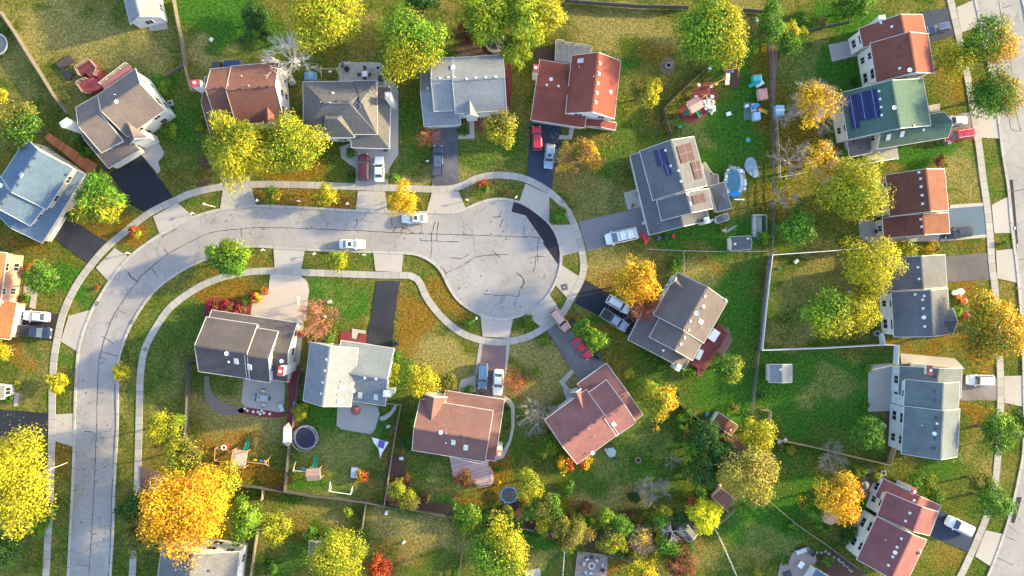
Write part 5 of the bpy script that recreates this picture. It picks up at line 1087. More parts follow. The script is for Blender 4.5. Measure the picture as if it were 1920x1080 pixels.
    for s_ in (1, -1):
        for x in K['wb']:
            y = (hw - .12) * s_; w = MB(); w.tube((x, y - .11, .33), (x, y + .11, .33), .34, .34, TYRE, 18); tw_ = w.build('wheel'); tw_.parent = root
            q = MB(); q.tube((x, y + (.10 * s_), .33), (x, y + (.125 * s_), .33), .2, .2, RIM, 12); r_ = q.build('rim'); r_.parent = tw_
        f = st[-2]; b = st[1]; xf = f[0]; yf = f[1] * .78 * s_
        q = MB(); q.box((xf + .02, yf, f[3] - .17), (.26, .30, .14), LAMPW, -.35 * s_); oo = q.build('headlight'); oo.parent = root
        q = MB(); q.box((b[0] - .02, b[1] * .86 * s_, b[3] - .3), (.12, .26, .2), LAMPR); oo = q.build('taillight'); oo.parent = root
        q = MB(); q.box((xw - .12, (hw + .07) * s_, zf - .02), (.16, .2, .15), P); oo = q.build('mirror'); oo.parent = root
    if kind != 'pickup':
        q = MB(); q.beam((st[-1][0] - .02, -.5, .36), (st[-1][0] - .02, .5, .36), .06, .12, M_BLACK); oo = q.build('grille'); oo.parent = root
    if sun: pane('sunroof', (xt - .25, -.36, zr + .01), (xt - .25, .36, zr + .01), (xt - .85, .36, zr + .01), (xt - .85, -.36, zr + .01), f=0, lift=.012)
    if rack:
        for s_ in (1, -1):
            q = MB(); q.beam((xt - .15, tw * .84 * s_, zr + .05), (xr + .2, tw * .84 * s_, zr + .05), .05, .06, M_METAL if rack == 1 else M_WHITE)
            if rack == 2:
                for t in (.1, .5, .9): q.beam((xt + (xr - xt) * t, -tw * .8, zr + .12), (xt + (xr - xt) * t, tw * .8, zr + .12), .06, .05, M_WHITE)
            oo = q.build('roof_rail'); oo.parent = root
    if ribs:
        q = MB()
        for j in range(6): y = -tw * .8 + j * tw * .32; q.beam((xt - .1, y, zr + .06), (xr - .8, y, zr + .06), .09, .05, RIM)
        oo = q.build('roof_rack'); oo.parent = root
    if kind == 'pickup':
        q = MB(); z = 1.17
        if cover: q.box((-1.72, 0, 1.1), (1.9, 1.68, .1), gloss('bed_cover_' + cover, PAINT[cover], .5)); nm = 'bed_cover'
        else:
            q.box((-1.72, 0, 1.125), (1.95, 1.55, .075), gloss('bed_liner', (.05, .06, .09), .6)); nm = 'bed'
            for s_ in (1, -1): q.box((-1.72, .86 * s_, 1.12), (2.0, .14, .12), P)
            q.box((-2.72, 0, 1.1), (.1, 1.7, .14), P)
        oo = q.build(nm); oo.parent = root
    return root
car(777,409,-1,0,'sedan','white','white sedan parked at the kerb under the golden tree',sun=True)
car(660,458,1,.01,'sedan','white','white sedan with a dark sunroof on the street near the small yellow green tree',sun=True,name='car')
car(681.5,313,0,-1,'suv','maroon','dark maroon suv on the beige drive, left of the white sedan',1.02)
car(710.5,317,0,-1,'sedan','white','white sedan on the beige drive beside the maroon suv')
car(821,301,.01,-1,'pickup','darkblue','dark blue pickup with silver roof bars on the mottled drive',cat='pickup truck',ribs=True,name='pickup_truck',scale=.98)
car(1007,259,-.05,-1,'suv','red','bright red suv on the blue black drive','suv' and .92,rack=1)
car(1030,293,-.1,1,'suv','silverblue','silver blue suv on the blue black drive below the red suv',.92,sun=True)
car(1165,443,-1,.22,'van','white','long white van with a ladder rack on the grey drive',1.15,cat='van',rack=2,name='parked_van')
car(1160,571,.86,.5,'suv','white','white suv on the dark drive under the orange branches',.96,rack=1)
car(1152,600,.86,.56,'pickup','silverblue','silver blue pickup with a black covered bed on the dark drive',.98,cat='pickup truck',cover='black',name='pickup_truck')
car(1050,600,.62,.78,'suv','tan','tan suv on the sidewalk crossing of the gravel drive',.95,roof='tan')
car(1092,654,.66,.75,'sedan','red','dark pinkish red sedan on the gravel drive',.95)
car(905,705,-.04,1,'suv','blue','steel blue suv on the pink drive',.97,rack=1)
car(934,717,-.06,1,'sedan','white','white sedan on the pink drive right of the blue suv',1.02)
car(67,593,-1,-.08,'sedan','white','white sedan on the dark drive at the left edge',1.03)
car(66,622,1,.12,'pickup','navy','navy pickup below the white sedan at the left edge',1.05,cat='pickup truck',cover='black',name='pickup_truck')
car(1761,52,-1,.22,'suv','midblue','dark blue suv on the drive at the top right',.84,rack=1)
car(1793,226,-1,.05,'sedan','white','white sedan beside the red van at the green roofed house',.88)
car(1798,253,-1,.14,'van','red','red van with white roof bars beside the green roof',1.0,cat='van',rack=2,name='parked_van')
car(1797,436,-1,.12,'suv','black','black suv on the bright blue drive',1.02,sun=True)
car(1838,713,-1,-.03,'suv','white','white suv alone on the speckled gravel drive',1.02)
car(1799,986,-.88,-.42,'suv','white','white suv on the bottom right blue drive',1.08,rack=1)
# ---------------------------------------------------------------- fences
def fence(L, h, style, label, mat, postm=None, zm=None):
    P = px(L, h if zm is None else zm)
    P = [Vector((p.x, p.y, 0)) for p in P]; root = thing('fence', label, 'fence', P[0], 'fences between the yards'); postm = postm or mat
    m = MB(); posts = []
    for a, b in zip(P, P[1:]):
        d = b - a; n = max(1, round(d.length / 2.4)); dr = d.normalized(); nn = Vector((-dr.y, dr.x, 0))
        for j in range(n): posts.append((a.lerp(b, j / n), math.atan2(dr.y, dr.x)))
        if style in ('board', 'vinyl'):
            wd = .15 if style == 'board' else .3; k = max(1, int(d.length / wd))
            for j in range(k):
                p = a.lerp(b, (j + .5) / k); hh = h + (random.uniform(-.03, .03) if style == 'board' else 0)
                m.box((p.x + nn.x * .03, p.y + nn.y * .03, .05), (d.length / k * (.93 if style == 'board' else 1), .03, hh - .05), mat, math.atan2(dr.y, dr.x))
            for z in ((.35, h - .3) if style == 'board' else (.12, h + .01)): m.beam(a + Vector((0, 0, z)), b + Vector((0, 0, z)), .09 if style == 'board' else .12, .1, mat)
            if style == 'board': m.beam(a + Vector((0, 0, h + .03)) + nn * .02, b + Vector((0, 0, h + .03)) + nn * .02, .12, .035, postm)
        elif style == 'rail':
            for z in (.35, .75, 1.12): m.beam(a + Vector((0, 0, z)), b + Vector((0, 0, z)), .06, .12, mat)
            m.beam(a + Vector((0, 0, h)), b + Vector((0, 0, h)), .14, .05, mat)
        elif style == 'wire':
            m.tube(a + Vector((0, 0, h)), b + Vector((0, 0, h)), .03, .03, mat, 5)
            for z in (.1, .4, .7): m.tube(a + Vector((0, 0, z)), b + Vector((0, 0, z)), .008, .008, mat, 3)
            k = max(1, int(d.length / .3))
            for j in range(k): p = a.lerp(b, j / k); m.tube(p, p + Vector((0, 0, h)), .006, .006, mat, 3)
    posts.append((P[-1], 0))
    m.build('panel', root)
    pw = .12 if style != 'wire' else .06; q = MB(); q.box((0, 0, 0), (pw, pw, h + .1), postm); me = q.build('post', None); pm = me.data; bpy.data.objects.remove(me)
    for p, a in posts:
        o = bpy.data.objects.new('post', pm); COL.objects.link(o); o.parent = root; o.location = p - P[0]; o.rotation_euler = (0, 0, a)
    return root
FG = flat('weathered_fence_wood', (.13, .115, .105), .9, .25, 2, fine=.3); FD = flat('dark_fence_wood', (.085, .078, .075), .9, .25, 2, fine=.3); FT = flat('fresh_fence_wood', (.44, .27, .14), .85, .2, 2, fine=.3); FV = flat('white_vinyl', (.74, .75, .78), .4, .05); FW = flat('galvanised_wire', (.42, .42, .43), .5, .1, metal=.4); FL = flat('light_fence_wood', (.24, .185, .14), .9, .2, 2, fine=.3)
for a in [([(-5,18),(25,62),(50,103),(75,142),(97,178),(111,196),(122,211)],1.5,'board','long grey picket fence slanting down at the top left',FG),([(322,-5),(330,40),(337,70),(344,119)],1.5,'board','grey picket fence right of the top left lawn',FG),([(344,119),(307,142)],1.3,'board','short grey fence piece reaching toward the taupe house',FG),([(344,119),(350,145),(357,169),(369,168)],1.3,'rail','thin brown fence between the taupe and red brown houses',FL),
 ([(1060,-1),(1130,4),(1200,9),(1293,11)],1.7,'board','grey fence along the top edge right of the weeping trees',FG),([(1395,16),(1432,19)],1.7,'board','short grey fence piece right of the big bright green tree at the top',FG),([(1336,118),(1300,150),(1270,178),(1246,202),(1250,225),(1260,252)],1.5,'board','dark angled fence left of the wooden playset',FD),
 ([(1444,18),(1447,100),(1448,190),(1453,300),(1452,400),(1449,470),(1440,520),(1425,655),(1411,777)],1.6,'rail','very long dark fence running down between the yards',FD),([(1451,69),(1500,58),(1595,39)],1.4,'board','grey fence left of the white walled house at the top',FG),([(1457,215),(1462,290),(1464,332),(1512,323)],1.2,'wire','thin white fence left of the half bare orange trees',FV),
 ([(1570,315),(1620,307),(1682,297)],1.3,'rail','thin white fence below the violet deck',FV),([(1449,478),(1439,565),(1430,657)],1.8,'vinyl','white vinyl fence, left side of the brown lawn',FV),([(1449,478),(1550,471),(1648,463)],1.8,'vinyl','white vinyl fence, top side of the brown lawn',FV),([(1430,657),(1550,653),(1655,647),(1686,648)],1.8,'vinyl','white vinyl fence, bottom side of the brown lawn',FV),
 ([(1648,463),(1650,500)],1.8,'vinyl','short white vinyl return fence beside the slate blue roof',FV),([(1686,648),(1684,684)],1.6,'vinyl','short white vinyl gate fence above the pale blue house',FV),([(1656,626),(1660,647)],1.8,'vinyl','short white vinyl fence below the slate and cream house',FV),
 ([(1215,467),(1284,470),(1370,472),(1449,471)],1.2,'wire','wire fence below the solar panel house',FW),([(1283,471),(1283,512)],1.2,'wire','short wire fence above the taupe umber house',FW),([(372,677),(351,675),(349,720),(346,800),(343,830)],1.6,'board','dark wooden fence left of the slate and tan house',FD),
 ([(340,899),(361,904)],1.5,'board','short light fence piece at the edge of the huge orange tree',FL),([(438,911),(484,916),(530,923),(586,932),(640,938),(686,944),(720,950)],1.6,'board','dark back fence below the two play yards',FD),([(532,923),(540,841),(551,777),(558,718),(562,699)],1.6,'board','dark fence between the two play yards',FD),
 ([(720,950),(735,850),(751,760)],1.4,'board','light wooden fence right of the navy trampoline yard',FL),([(751,760),(724,757)],1.2,'rail','short light fence at the corner of the square patio',FL),([(720,950),(760,955),(844,971),(904,981),(960,990),(1002,996)],1.4,'board','dark back fence in the lower middle',FD),([(686,944),(681,970),(678,994)],1.4,'board','short grey fence going down from the dark back fence',FG),
 ([(492,918),(489,939)],1.5,'board','short light fence stub beside the green tree at the bottom',FL),([(481,995),(474,1040),(467,1090)],1.4,'board','light fence right of the bottom left house',FL),([(872,995),(866,1040),(860,1090)],1.3,'rail','pale fence left of the large yellow green tree at the bottom',FG),([(1059,1027),(1055,1090)],1.3,'wire','thin pale fence left of the fire pit platform',FV),
 ([(1264,748),(1300,778),(1339,808),(1378,840)],1.4,'board','grey fence slanting above the dark green trees',FG),([(1341,990),(1360,1030),(1386,1090)],1.2,'wire','thin white fence at the bottom lawn',FV),([(1137,1043),(1160,1047),(1191,1057)],1.2,'rail','pale fence right of the fire pit platform',FG),([(1290,998),(1321,994),(1341,990),(1379,958)],1.2,'rail','pale low fence from the grey shed to the brown platform',FL),
 ([(1430,769),(1446,771),(1443,815)],1.3,'rail','brown fence round the end of the dark fence',FL),([(1457,825),(1520,838),(1600,857),(1671,873),(1680,843)],1.5,'board','fresh tan wooden fence below the white lawn shed yard',FT),([(1430,928),(1460,955),(1496,985),(1550,1022),(1609,1066)],1.2,'rail','low fence slanting above the stone patio',FL),([(385,905),(420,909)],1.3,'board','lit orange brown fence below the wooden play set',FT)]:
    fence(*a)
# ---------------------------------------------------------------- yard things
def obj1(name, label, cat, m, c, group=None):
    root = thing(name, label, cat, c, group)
    for nm, mb in m: o = mb.build(nm, root)
    return root
def col(c, nm, **k): return flat(nm, c, **k)
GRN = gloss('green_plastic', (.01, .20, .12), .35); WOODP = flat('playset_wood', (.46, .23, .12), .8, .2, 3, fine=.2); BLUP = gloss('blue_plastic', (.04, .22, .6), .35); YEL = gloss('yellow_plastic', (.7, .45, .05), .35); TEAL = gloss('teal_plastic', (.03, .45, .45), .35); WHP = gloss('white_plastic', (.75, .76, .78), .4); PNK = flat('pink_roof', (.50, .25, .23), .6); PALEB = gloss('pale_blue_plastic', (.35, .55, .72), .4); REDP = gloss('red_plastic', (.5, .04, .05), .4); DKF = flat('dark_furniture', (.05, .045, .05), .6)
def trampoline(u, v, r, label, padc, mat_, net=False, h=.85):
    c = W(u, v, h); rr = r * S; root = thing('trampoline', label, 'trampoline', (c.x, c.y, 0), 'trampolines'); o3 = (c.x, c.y, 0)
    m = MB(); m.lathe((c.x, c.y, h), [(.02, 0), (rr * .87, .0), (rr * .87, .02), (.02, .02)], mat_, 28, False); m.build('jumping_mat', root)
    m = MB(); m.lathe((c.x, c.y, h), [(rr * .86, .03), (rr, .03), (rr, .09), (rr * .86, .09), (rr * .86, .03)], padc, 28, False); m.build('pad', root)
    for j in range(6):
        a = 6.283 * j / 6; m = MB(); x, y = c.x + rr * .96 * math.cos(a), c.y + rr * .96 * math.sin(a); m.tube((x, y, 0), (x, y, 2.4 if net else h), .035, .035, M_METAL); m.build('pole' if net else 'leg', root)
    if net: m = MB(); m.lathe((c.x, c.y, 2.35), [(rr * .95, 0), (rr * .98, 0), (rr * .98, .05), (rr * .95, .05), (rr * .95, 0)], M_METAL, 28, False); m.build('net_hoop', root)
trampoline(574, 820, 23, 'large navy trampoline with a pale rim beside the yard fence', flat('lavender_pad', (.18, .17, .27), .6), flat('navy_mat', (.01, .012, .035), .6), True)
trampoline(954, 928, 15.5, 'smaller trampoline with a bright blue ring on the back lawn', flat('bright_blue_pad', (.02, .12, .5), .5), flat('slate_mat', (.02, .026, .05), .6))
trampoline(-6, 83, 21, 'grey trampoline cut by the left edge near the long grey fence', flat('grey_pad', (.3, .33, .37), .6), flat('dark_mat', (.08, .09, .1), .6))
def slide(m, a, b, za, w, mat):
    A = W(*a, za); B = W(*b, .15); n = 8; d = (B - A); dx = Vector((-d.y, d.x, 0)).normalized() * w / 2; pr = None
    for i in range(n + 1):
        t = i / n; p = A.lerp(B, t); p.z = .15 + (za - .15) * (1 - t) ** 1.1
        if pr is not None:
            m.prism([pr - dx, pr + dx, pr + dx - Vector((0, 0, .05)), pr - dx - Vector((0, 0, .05))], [p - dx, p + dx, p + dx - Vector((0, 0, .05)), p - dx - Vector((0, 0, .05))], mat)
            for s_ in (1, -1): m.beam(pr + dx * s_ + Vector((0, 0, .08)), p + dx * s_ + Vector((0, 0, .08)), .07, .16, mat)
        pr = p
def swingbeam(root, a, b, h, mat, ends=(True, True), seats=()):
    A = W(*a, h); B = W(*b, h); m = MB(); m.beam(A, B, .12, .14, mat); d = (B - A).normalized(); n = Vector((-d.y, d.x, 0))
    for e, p in zip(ends, (A, B)):
        if not e: continue
        sg = -1 if p is A else 1
        for s_ in (1, -1): m.beam(p, Vector((p.x, p.y, 0)) + n * s_ * 1.1 + d * .25 * sg, .1, .1, mat)
        m.beam(Vector((p.x, p.y, h * .45)) + n * .6 + d * .13 * sg, Vector((p.x, p.y, h * .45)) - n * .6 + d * .13 * sg, .07, .07, mat)
    m.build('swing_frame', root)
    for t, c in seats:
        p = A.lerp(B, t); s_ = MB()
        for k in (-.22, .22): s_.tube(p + d * k, Vector((p.x, p.y, .5)) + d * k, .012, .012, M_METAL, 4)
        s_.box((p.x, p.y, .45), (.6, .34, .07), c, math.atan2(d.y, d.x)); s_.build('swing', root)
def tower(root, u, v, w, l, h, ang, mat, roofm=None, fl=1.4):
    c = W(u, v, h * .6); a = R(ang); m = MB(); ca, sa = math.cos(a), math.sin(a)
    for x in (-w / 2, w / 2):
        for y in (-l / 2, l / 2): m.box((c.x + x * ca - y * sa, c.y + x * sa + y * ca, 0), (.12, .12, h), mat, a)
    for z in (fl + .8,):
        for x0, y0, x1, y1 in ((-1, -1, 1, -1), (1, -1, 1, 1), (1, 1, -1, 1), (-1, 1, -1, -1)):
            P = [Vector((c.x + X * w / 2 * ca - Y * l / 2 * sa, c.y + X * w / 2 * sa + Y * l / 2 * ca, z)) for X, Y in ((x0, y0), (x1, y1))]; m.beam(P[0], P[1], .08, .14, mat)
    m.build('tower_frame', root); f = MB(); f.box((c.x, c.y, fl), (w, l, .1), flat('tower_floor', (.5, .40, .36), .8), a); f.build('platform', root)
    if roofm:
        r_ = MB(); q = lambda x, y, z: Vector((c.x + x * ca - y * sa, c.y + x * sa + y * ca, z)); W2, L2 = w / 2 + .25, l / 2 + .2
        for s_ in (1, -1):
            F = [q(-W2, L2 * s_, h), q(W2, L2 * s_, h), q(W2, 0, h + .7), q(-W2, 0, h + .7)]
            if s_ > 0: F.reverse()
            r_.prism([p - Vector((0, 0, .06)) for p in F], F, roofm)
        r_.build('roof', root)
def PS(u, v, label): c = W(u, v); return thing('playset', label, 'playset', (c.x, c.y, 0), 'play sets in the back yards')
p = PS(451, 862, 'orange wooden play set with a green slide and three swings'); tower(p, 450, 859, 2.4, 2.9, 2.4, -8, WOODP); m = MB(); slide(m, (459, 848), (466, 825), 1.5, .55, GRN); m.build('slide', p)
swingbeam(p, (461, 866), (497, 870), 2.3, WOODP, (False, True), [(.3, YEL), (.6, BLUP), (.85, YEL)]); m = MB()
for a, b in (((403, 841), (437, 846)), ((402, 864), (436, 868)), ((403, 841), (402, 864)), ((437, 846), (436, 868))): m.beam(W(*a, 2), W(*b, 2), .1, .1, WOODP)
for q in ((403, 841), (402, 864)): t_ = W(*q, 2); m.tube((t_.x, t_.y, 0), t_, .07, .07, WOODP)
m.build('monkey_bars', p); m = MB(); t_ = W(420, 839, .5); m.lathe((t_.x, t_.y, .5), [(.3, 0), (.5, 0), (.52, .15), (.3, .15), (.3, 0)], WHP, 16, False); m.build('tyre_swing', p)
p = PS(594, 886, 'small play set with a brown gabled roof and green slide below the navy trampoline'); tower(p, 591, 887, 2.0, 1.8, 2.3, 5, WOODP, flat('wood_roof', (.30, .2, .18), .8, .3, 3)); m = MB(); slide(m, (589, 879), (593, 854), 1.5, .6, GRN); m.build('slide', p)
swingbeam(p, (577, 885), (549, 882), 2.2, flat('pale_swing_wood', (.5, .42, .34), .8), (False, True), [(.5, BLUP)])
p = PS(1305, 200, 'wooden playset with two green slides on dark red mulch'); tower(p, 1300, 199, 1.9, 1.9, 2.6, 30, WOODP, PNK); m = MB(); slide(m, (1304, 203), (1313, 219), 1.5, .6, GRN); m.build('slide', p); m = MB(); slide(m, (1296, 203), (1283, 214), 1.5, .85, GRN); m.build('tube_slide', p)
swingbeam(p, (1306, 194), (1324, 177), 2.3, WOODP, (False, True), [(.4, YEL)])
p = PS(1345, 152, 'long wooden swing frame with blue swings at the fence corner'); swingbeam(p, (1331, 161), (1362, 146), 2.4, WOODP, (True, True), [(.3, WHP), (.6, YEL)]); swingbeam(p, (1364, 131), (1387, 127), 2.3, WOODP, (True, True), [(.35, BLUP), (.65, BLUP)])
m = MB(); q = W(1364.5, 148, 2.0); m.box((q.x, q.y, 1.9), (.7, 2.0, .08), flat('cream_awning', (.72, .62, .48), .7), R(-5)); m.build('awning', p)
def toy(name, label, boxes, cat='toy'):
    c = W(boxes[0][0], boxes[0][1]); root = thing(name, label, cat, (c.x, c.y, 0), 'plastic play toys')
    for b in boxes:
        nm, u, v = b[7] if len(b) > 7 else 'panel', b[0], b[1]; dx, dy, z0, dz, mat = b[2:7]; q = W(u, v, z0 + dz); mm = MB(); mm.box((q.x, q.y, z0), (dx, dy, dz), mat, R(b[8] if len(b) > 8 else 0), taper=.9); mm.build(nm, root)
    return root
t_ = toy('play_house', 'teal and white toy climbing frame with a teal slide', [(1420,146,1.5,1.1,.3,1.2,TEAL,'tower',5),(1420,140,1.6,.12,1.3,.3,REDP,'rail',5),(1426,157,1.5,.7,.0,.6,WHP,'base',30),(1428,147,.12,1.4,1.1,.4,WHP,'rail',5)]); m = MB(); slide(m, (1424, 154), (1404, 162), 1.0, .5, TEAL); m.build('slide', t_)
toy('play_house', 'pink roofed plastic playhouse below the teal slide', [(1431,176,1.7,2.0,0,1.0,flat('beige_plastic',(.5,.42,.35),.6),'wall',8),(1431,176,1.8,2.1,1.0,.45,PNK,'roof',8),(1423,176,.3,1.3,.4,.5,WHP,'counter',0)])
t_ = toy('play_house', 'blue and white toy house with a yellow slide', [(1420,217,1.3,1.5,0,1.1,PALEB,'wall',5),(1415,201,.9,1.6,0,.8,flat('lilac_plastic',(.55,.45,.55),.5),'base',0),(1418,198,1.3,.7,.8,.6,BLUP,'roof',30)]); m = MB(); slide(m, (1422, 205), (1439, 211), 1.0, .55, YEL); m.build('slide', t_)
toy('play_mat', 'flat teal mat beside the blue toy house', [(1402,208,1.5,3.2,.0,.05,flat('teal_mat',(.08,.16,.15),.8),'mat',0),(1401,198,.7,.6,.05,.4,WHP,'toy_car',20)])
toy('storage_box', 'small white slatted storage shed against the white fence', [(1463,206,1.6,1.9,0,1.5,PALEB,'box',0),(1463,206,1.7,.25,1.5,.06,WHP,'roof_rib',0)], 'storage box')
toy('sand_toy', 'white toy tub on the green lawn', [(1367,213,.9,.7,0,.35,WHP,'tub',20)])
for i, (u, v, a, lb) in enumerate([(1311,159,20,'white chair top left of the playset'),(1306,182,30,'white chair left of the tower'),(1321,190,40,'white chair nearest the pale stones'),(1331,128,30,'white chair beside the dark angled fence'),(1336,181,10,'white chair at the top of the pale stones'),(1339,206,20,'white chair at the lower end of the pale stones')]):
    toy('lawn_chair', lb, [(u,v,.55,.55,.35,.08,WHP,'seat',a),(u-2,v-1,.12,.55,.4,.5,WHP,'backrest',a)], 'chair')
m = MB()
for _ in range(34):
    u, v = random.gauss(1331, 6), random.gauss(198, 7); q = W(u, v); m.box((q.x, q.y, 0), (random.uniform(.3, .8), random.uniform(.3, .7), random.uniform(.08, .3)), flat('pale_stone', (.55, .55, .53), .8), random.uniform(0, 3))
o = m.build('stone_pile'); tag(o, 'heap of pale flat stones beside the wooden playset', 'stone pile', kind='stuff')
# pool with its deck and cover
c = W(1378, 340); root = thing('swimming_pool', 'oval above ground pool with a blue tarp at its lower end', 'pool', (c.x, c.y, 0))
def ell(u, v, ru, rv, z, n=28, a0=0): q = W(u, v, z); return [Vector((q.x + ru * S * math.cos(6.283 * j / n) * math.cos(a0) - rv * S * math.sin(6.283 * j / n) * math.sin(a0), q.y + rv * S * math.sin(6.283 * j / n) * math.cos(a0) + ru * S * math.cos(6.283 * j / n) * math.sin(a0), z)) for j in range(n)]
m = MB(); m.prism(ell(1377,341,18,29,0), ell(1377,341,18,29,1.0), flat('pool_wall', (.5, .52, .55), .5)); m.build('pool_wall', root)
m = MB(); m.prism(ell(1375,340,13.5,24,1.0), ell(1375,340,13.5,24,1.03), gloss('pool_water', (.06, .19, .26), .06)); m.build('water', root)
m = MB()
for _ in range(30):
    a = random.uniform(-1.2, 4.2); u, v = 1377 + 18 * math.cos(a) + random.uniform(-1, 3), 341 - 26 * math.sin(a) + random.uniform(-2, 2); q = W(u, v, 1); m.box((q.x, q.y, .9), (random.uniform(.25, .6), random.uniform(.25, .7), random.uniform(.15, .4)), WHP if random.random() < .35 else M_METAL, random.uniform(0, 3))
m.build('pool_fittings', root)['kind'] = 'stuff'
m = MB(); m.prism(ell(1377,364,13,6,1.02,12), ell(1377,364,11,4,1.35,12), gloss('blue_tarp', (.02, .22, .55), .4)); m.build('blue_tarp', root)
L = catmull(px([(1402,296),(1414,297),(1420,312),(1423,331),(1414,333),(1403,324),(1396,312)], .2), True, .5); o = poly_mesh('pool_cover', L, .2, flat('pool_cover_cloth', (.24, .32, .40), .5, .15), .18); tag(o, 'blue grey half round pool cover lying on the lawn right of the oval pool', 'pool cover')
o = poly_mesh('patio', px([(1362,372),(1392,360),(1400,358),(1397,318),(1368,308),(1356,330)], .03), .03, MATS['gravel_drive'], .03); tag(o, 'grey paved surround of the oval pool', kind='structure')
toy('timber_board', 'white timber board lying below the oval pool', [(1386,374,1.9,.25,0,.12,WHP,'board',0)], 'board')
# furniture
def chair(u, v, ang, label, mat, root_g='outdoor chairs', s=.55):
    c = W(u, v, .5); root = thing('patio_chair', label, 'chair', (c.x, c.y, .06), root_g); root.rotation_euler = (0, 0, R(ang))
    m = MB(); m.box((0, 0, .4), (s, s, .08), mat); o = m.build('seat'); o.parent = root; m = MB(); m.box((-s / 2, 0, .42), (.08, s, .5), DKF); o = m.build('backrest'); o.parent = root
    for x in (-1, 1):
        for y in (-1, 1): m = MB(); m.box((x * s * .42, y * s * .42, 0), (.05, .05, .41), DKF); o = m.build('leg'); o.parent = root
    return root
def table(u, v, w, l, ang, label, mat, rnd=False, h=.73):
    c = W(u, v, h); root = thing('patio_table', label, 'table', (c.x, c.y, .06), 'outdoor tables'); root.rotation_euler = (0, 0, R(ang)); m = MB()
    if rnd: m.lathe((0, 0, h - .05), [(w / 2, 0), (w / 2, .05)], mat, rnd)
    else: m.box((0, 0, h - .05), (w, l, .05), mat)
    o = m.build('table_top'); o.parent = root
    for x in (-1, 1):
        for y in (-1, 1): m = MB(); m.box((x * w * .36, y * l * .36, 0), (.06, .06, h - .05), DKF); o = m.build('leg'); o.parent = root
    return root
GT = gloss('grey_table_glass', (.33, .36, .40), .2); LG = flat('light_cushion', (.5, .52, .54), .8, .2)
table(494.5, 747, 1.15, 1.5, 80, 'grey table on the rounded patio', GT)
for u, v, a, t in [(494,732,250,'above the grey table'),(484,741,0,'upper left of the grey table'),(483,749,0,'lower left of the grey table'),(494,760,90,'below the grey table'),(503,747,180,'right of the grey table')]: chair(u, v, a, 'light chair ' + t, LG)
toy('sun_lounger', 'pale lounger at the lower right corner of the rounded patio', [(527,765,.8,1.4,.25,.15,LG,'seat',20),(525,759,.8,.15,.3,.5,LG,'backrest',20)], 'lounger')
table(684, 138.5, .95, .95, 0, 'white square table on the beige patio', WHP)
for u, v, a, t in [(684,128,270,'above'),(674,140,0,'left of'),(693,140,180,'right of'),(684,146,90,'below')]: chair(u, v, a, 'dark chair ' + t + ' the white square table', DKF)
def firepit(u, v, r, label, mat, core=M_BLACK, h=.35):
    c = W(u, v, h); root = thing('fire_pit', label, 'fire pit', (c.x, c.y, 0), 'fire pits'); m = MB(); rr = r * S; m.lathe((c.x, c.y, 0), [(rr * .65, .05), (rr, .05), (rr, h), (rr * .65, h), (rr * .65, .05)], mat, 18, False); m.build('ring', root); m = MB(); m.lathe((c.x, c.y, 0), [(rr * .66, .0), (rr * .66, .12)], core, 16); m.build('ash', root)
firepit(708.5, 127, 5, 'pale ringed fire pit on the beige patio', RIM); firepit(650, 129, 5, 'dark round planter at the left of the beige patio', DKF); firepit(1254, 122, 6, 'stone ringed fire pit on bare earth at the top', flat('stone_ring', (.28, .25, .24), .9, .3, 3)); firepit(1196.5, 863, 6, 'red brick ringed fire pit on the round back lawn', flat('red_stone_ring', (.3, .17, .14), .9, .3, 3)); firepit(1109.5, 1061, 6.5, 'white ringed fire pit in the middle of the square platform', flat('white_stone_ring', (.6, .53, .5), .8), h=.6)
for i, (u, v, a, mt, t) in enumerate([(1100,1048,300,LG,'pale chair upper left of the ringed fire pit'),(1109.5,1045,270,DKF,'dark chair above the ringed fire pit'),(1119.5,1050,230,LG,'pale chair upper right of the ringed fire pit'),(1094.5,1057,0,LG,'pale chair left of the ringed fire pit'),(1131,1060,180,PALEB,'blue chair right of the ringed fire pit'),(1129,1069,160,DKF,'slatted chair lower right of the ringed fire pit'),(1098,1074,50,PALEB,'blue chair lower left of the ringed fire pit'),(1108,1076,90,LG,'pale chair below the ringed fire pit')]): chair(u, v, a, t, mt, s=.62)
toy('grill', 'black barbecue grill at the corner of the beige patio', [(713,145,.75,.95,0,1.0,M_BLACK,'cabinet',0)], 'grill'); toy('bench', 'pinkish bench at the top left corner of the beige patio', [(649,118.5,1.4,.45,.35,.08,flat('pink_bench_wood',(.5,.36,.33),.7),'seat',12),(642,121,.35,.9,0,.5,DKF,'frame',0)], 'bench')
toy('hot_tub', 'covered blue tub behind the charcoal roofed house', [(581,142,2.2,1.5,0,.8,flat('blue_cover',(.12,.28,.45),.6),'cover',0)], 'tub'); toy('covered_furniture', 'dark blue covered furniture behind the red brown roof', [(434,118,3.2,1.1,0,.9,flat('navy_cover',(.02,.04,.12),.5),'cover',3),(405,121,1.6,1.2,0,.7,DKF,'pile',0)], 'garden furniture')
swr = thing('garden_swing', 'thin timber swing frame left of the beige patio', 'swing', W(613, 132)); swingbeam(swr, (600, 129), (630, 129), 2.0, flat('pale_timber2', (.45, .36, .26), .8), (True, True), [(.5, WHP)])
table(1146, 848, 1.9, 1.9, 10, 'hexagonal glass table on the lawn below the salmon roof', gloss('green_glass_top', (.28, .40, .38), .15), 6); chair(1135.5, 843, -30, 'white chair beside the hexagonal glass table', WHP); chair(1152, 859, 120, 'dark chair below the hexagonal glass table', DKF); chair(1144, 836, 270, 'dark chair above the hexagonal glass table', DKF)
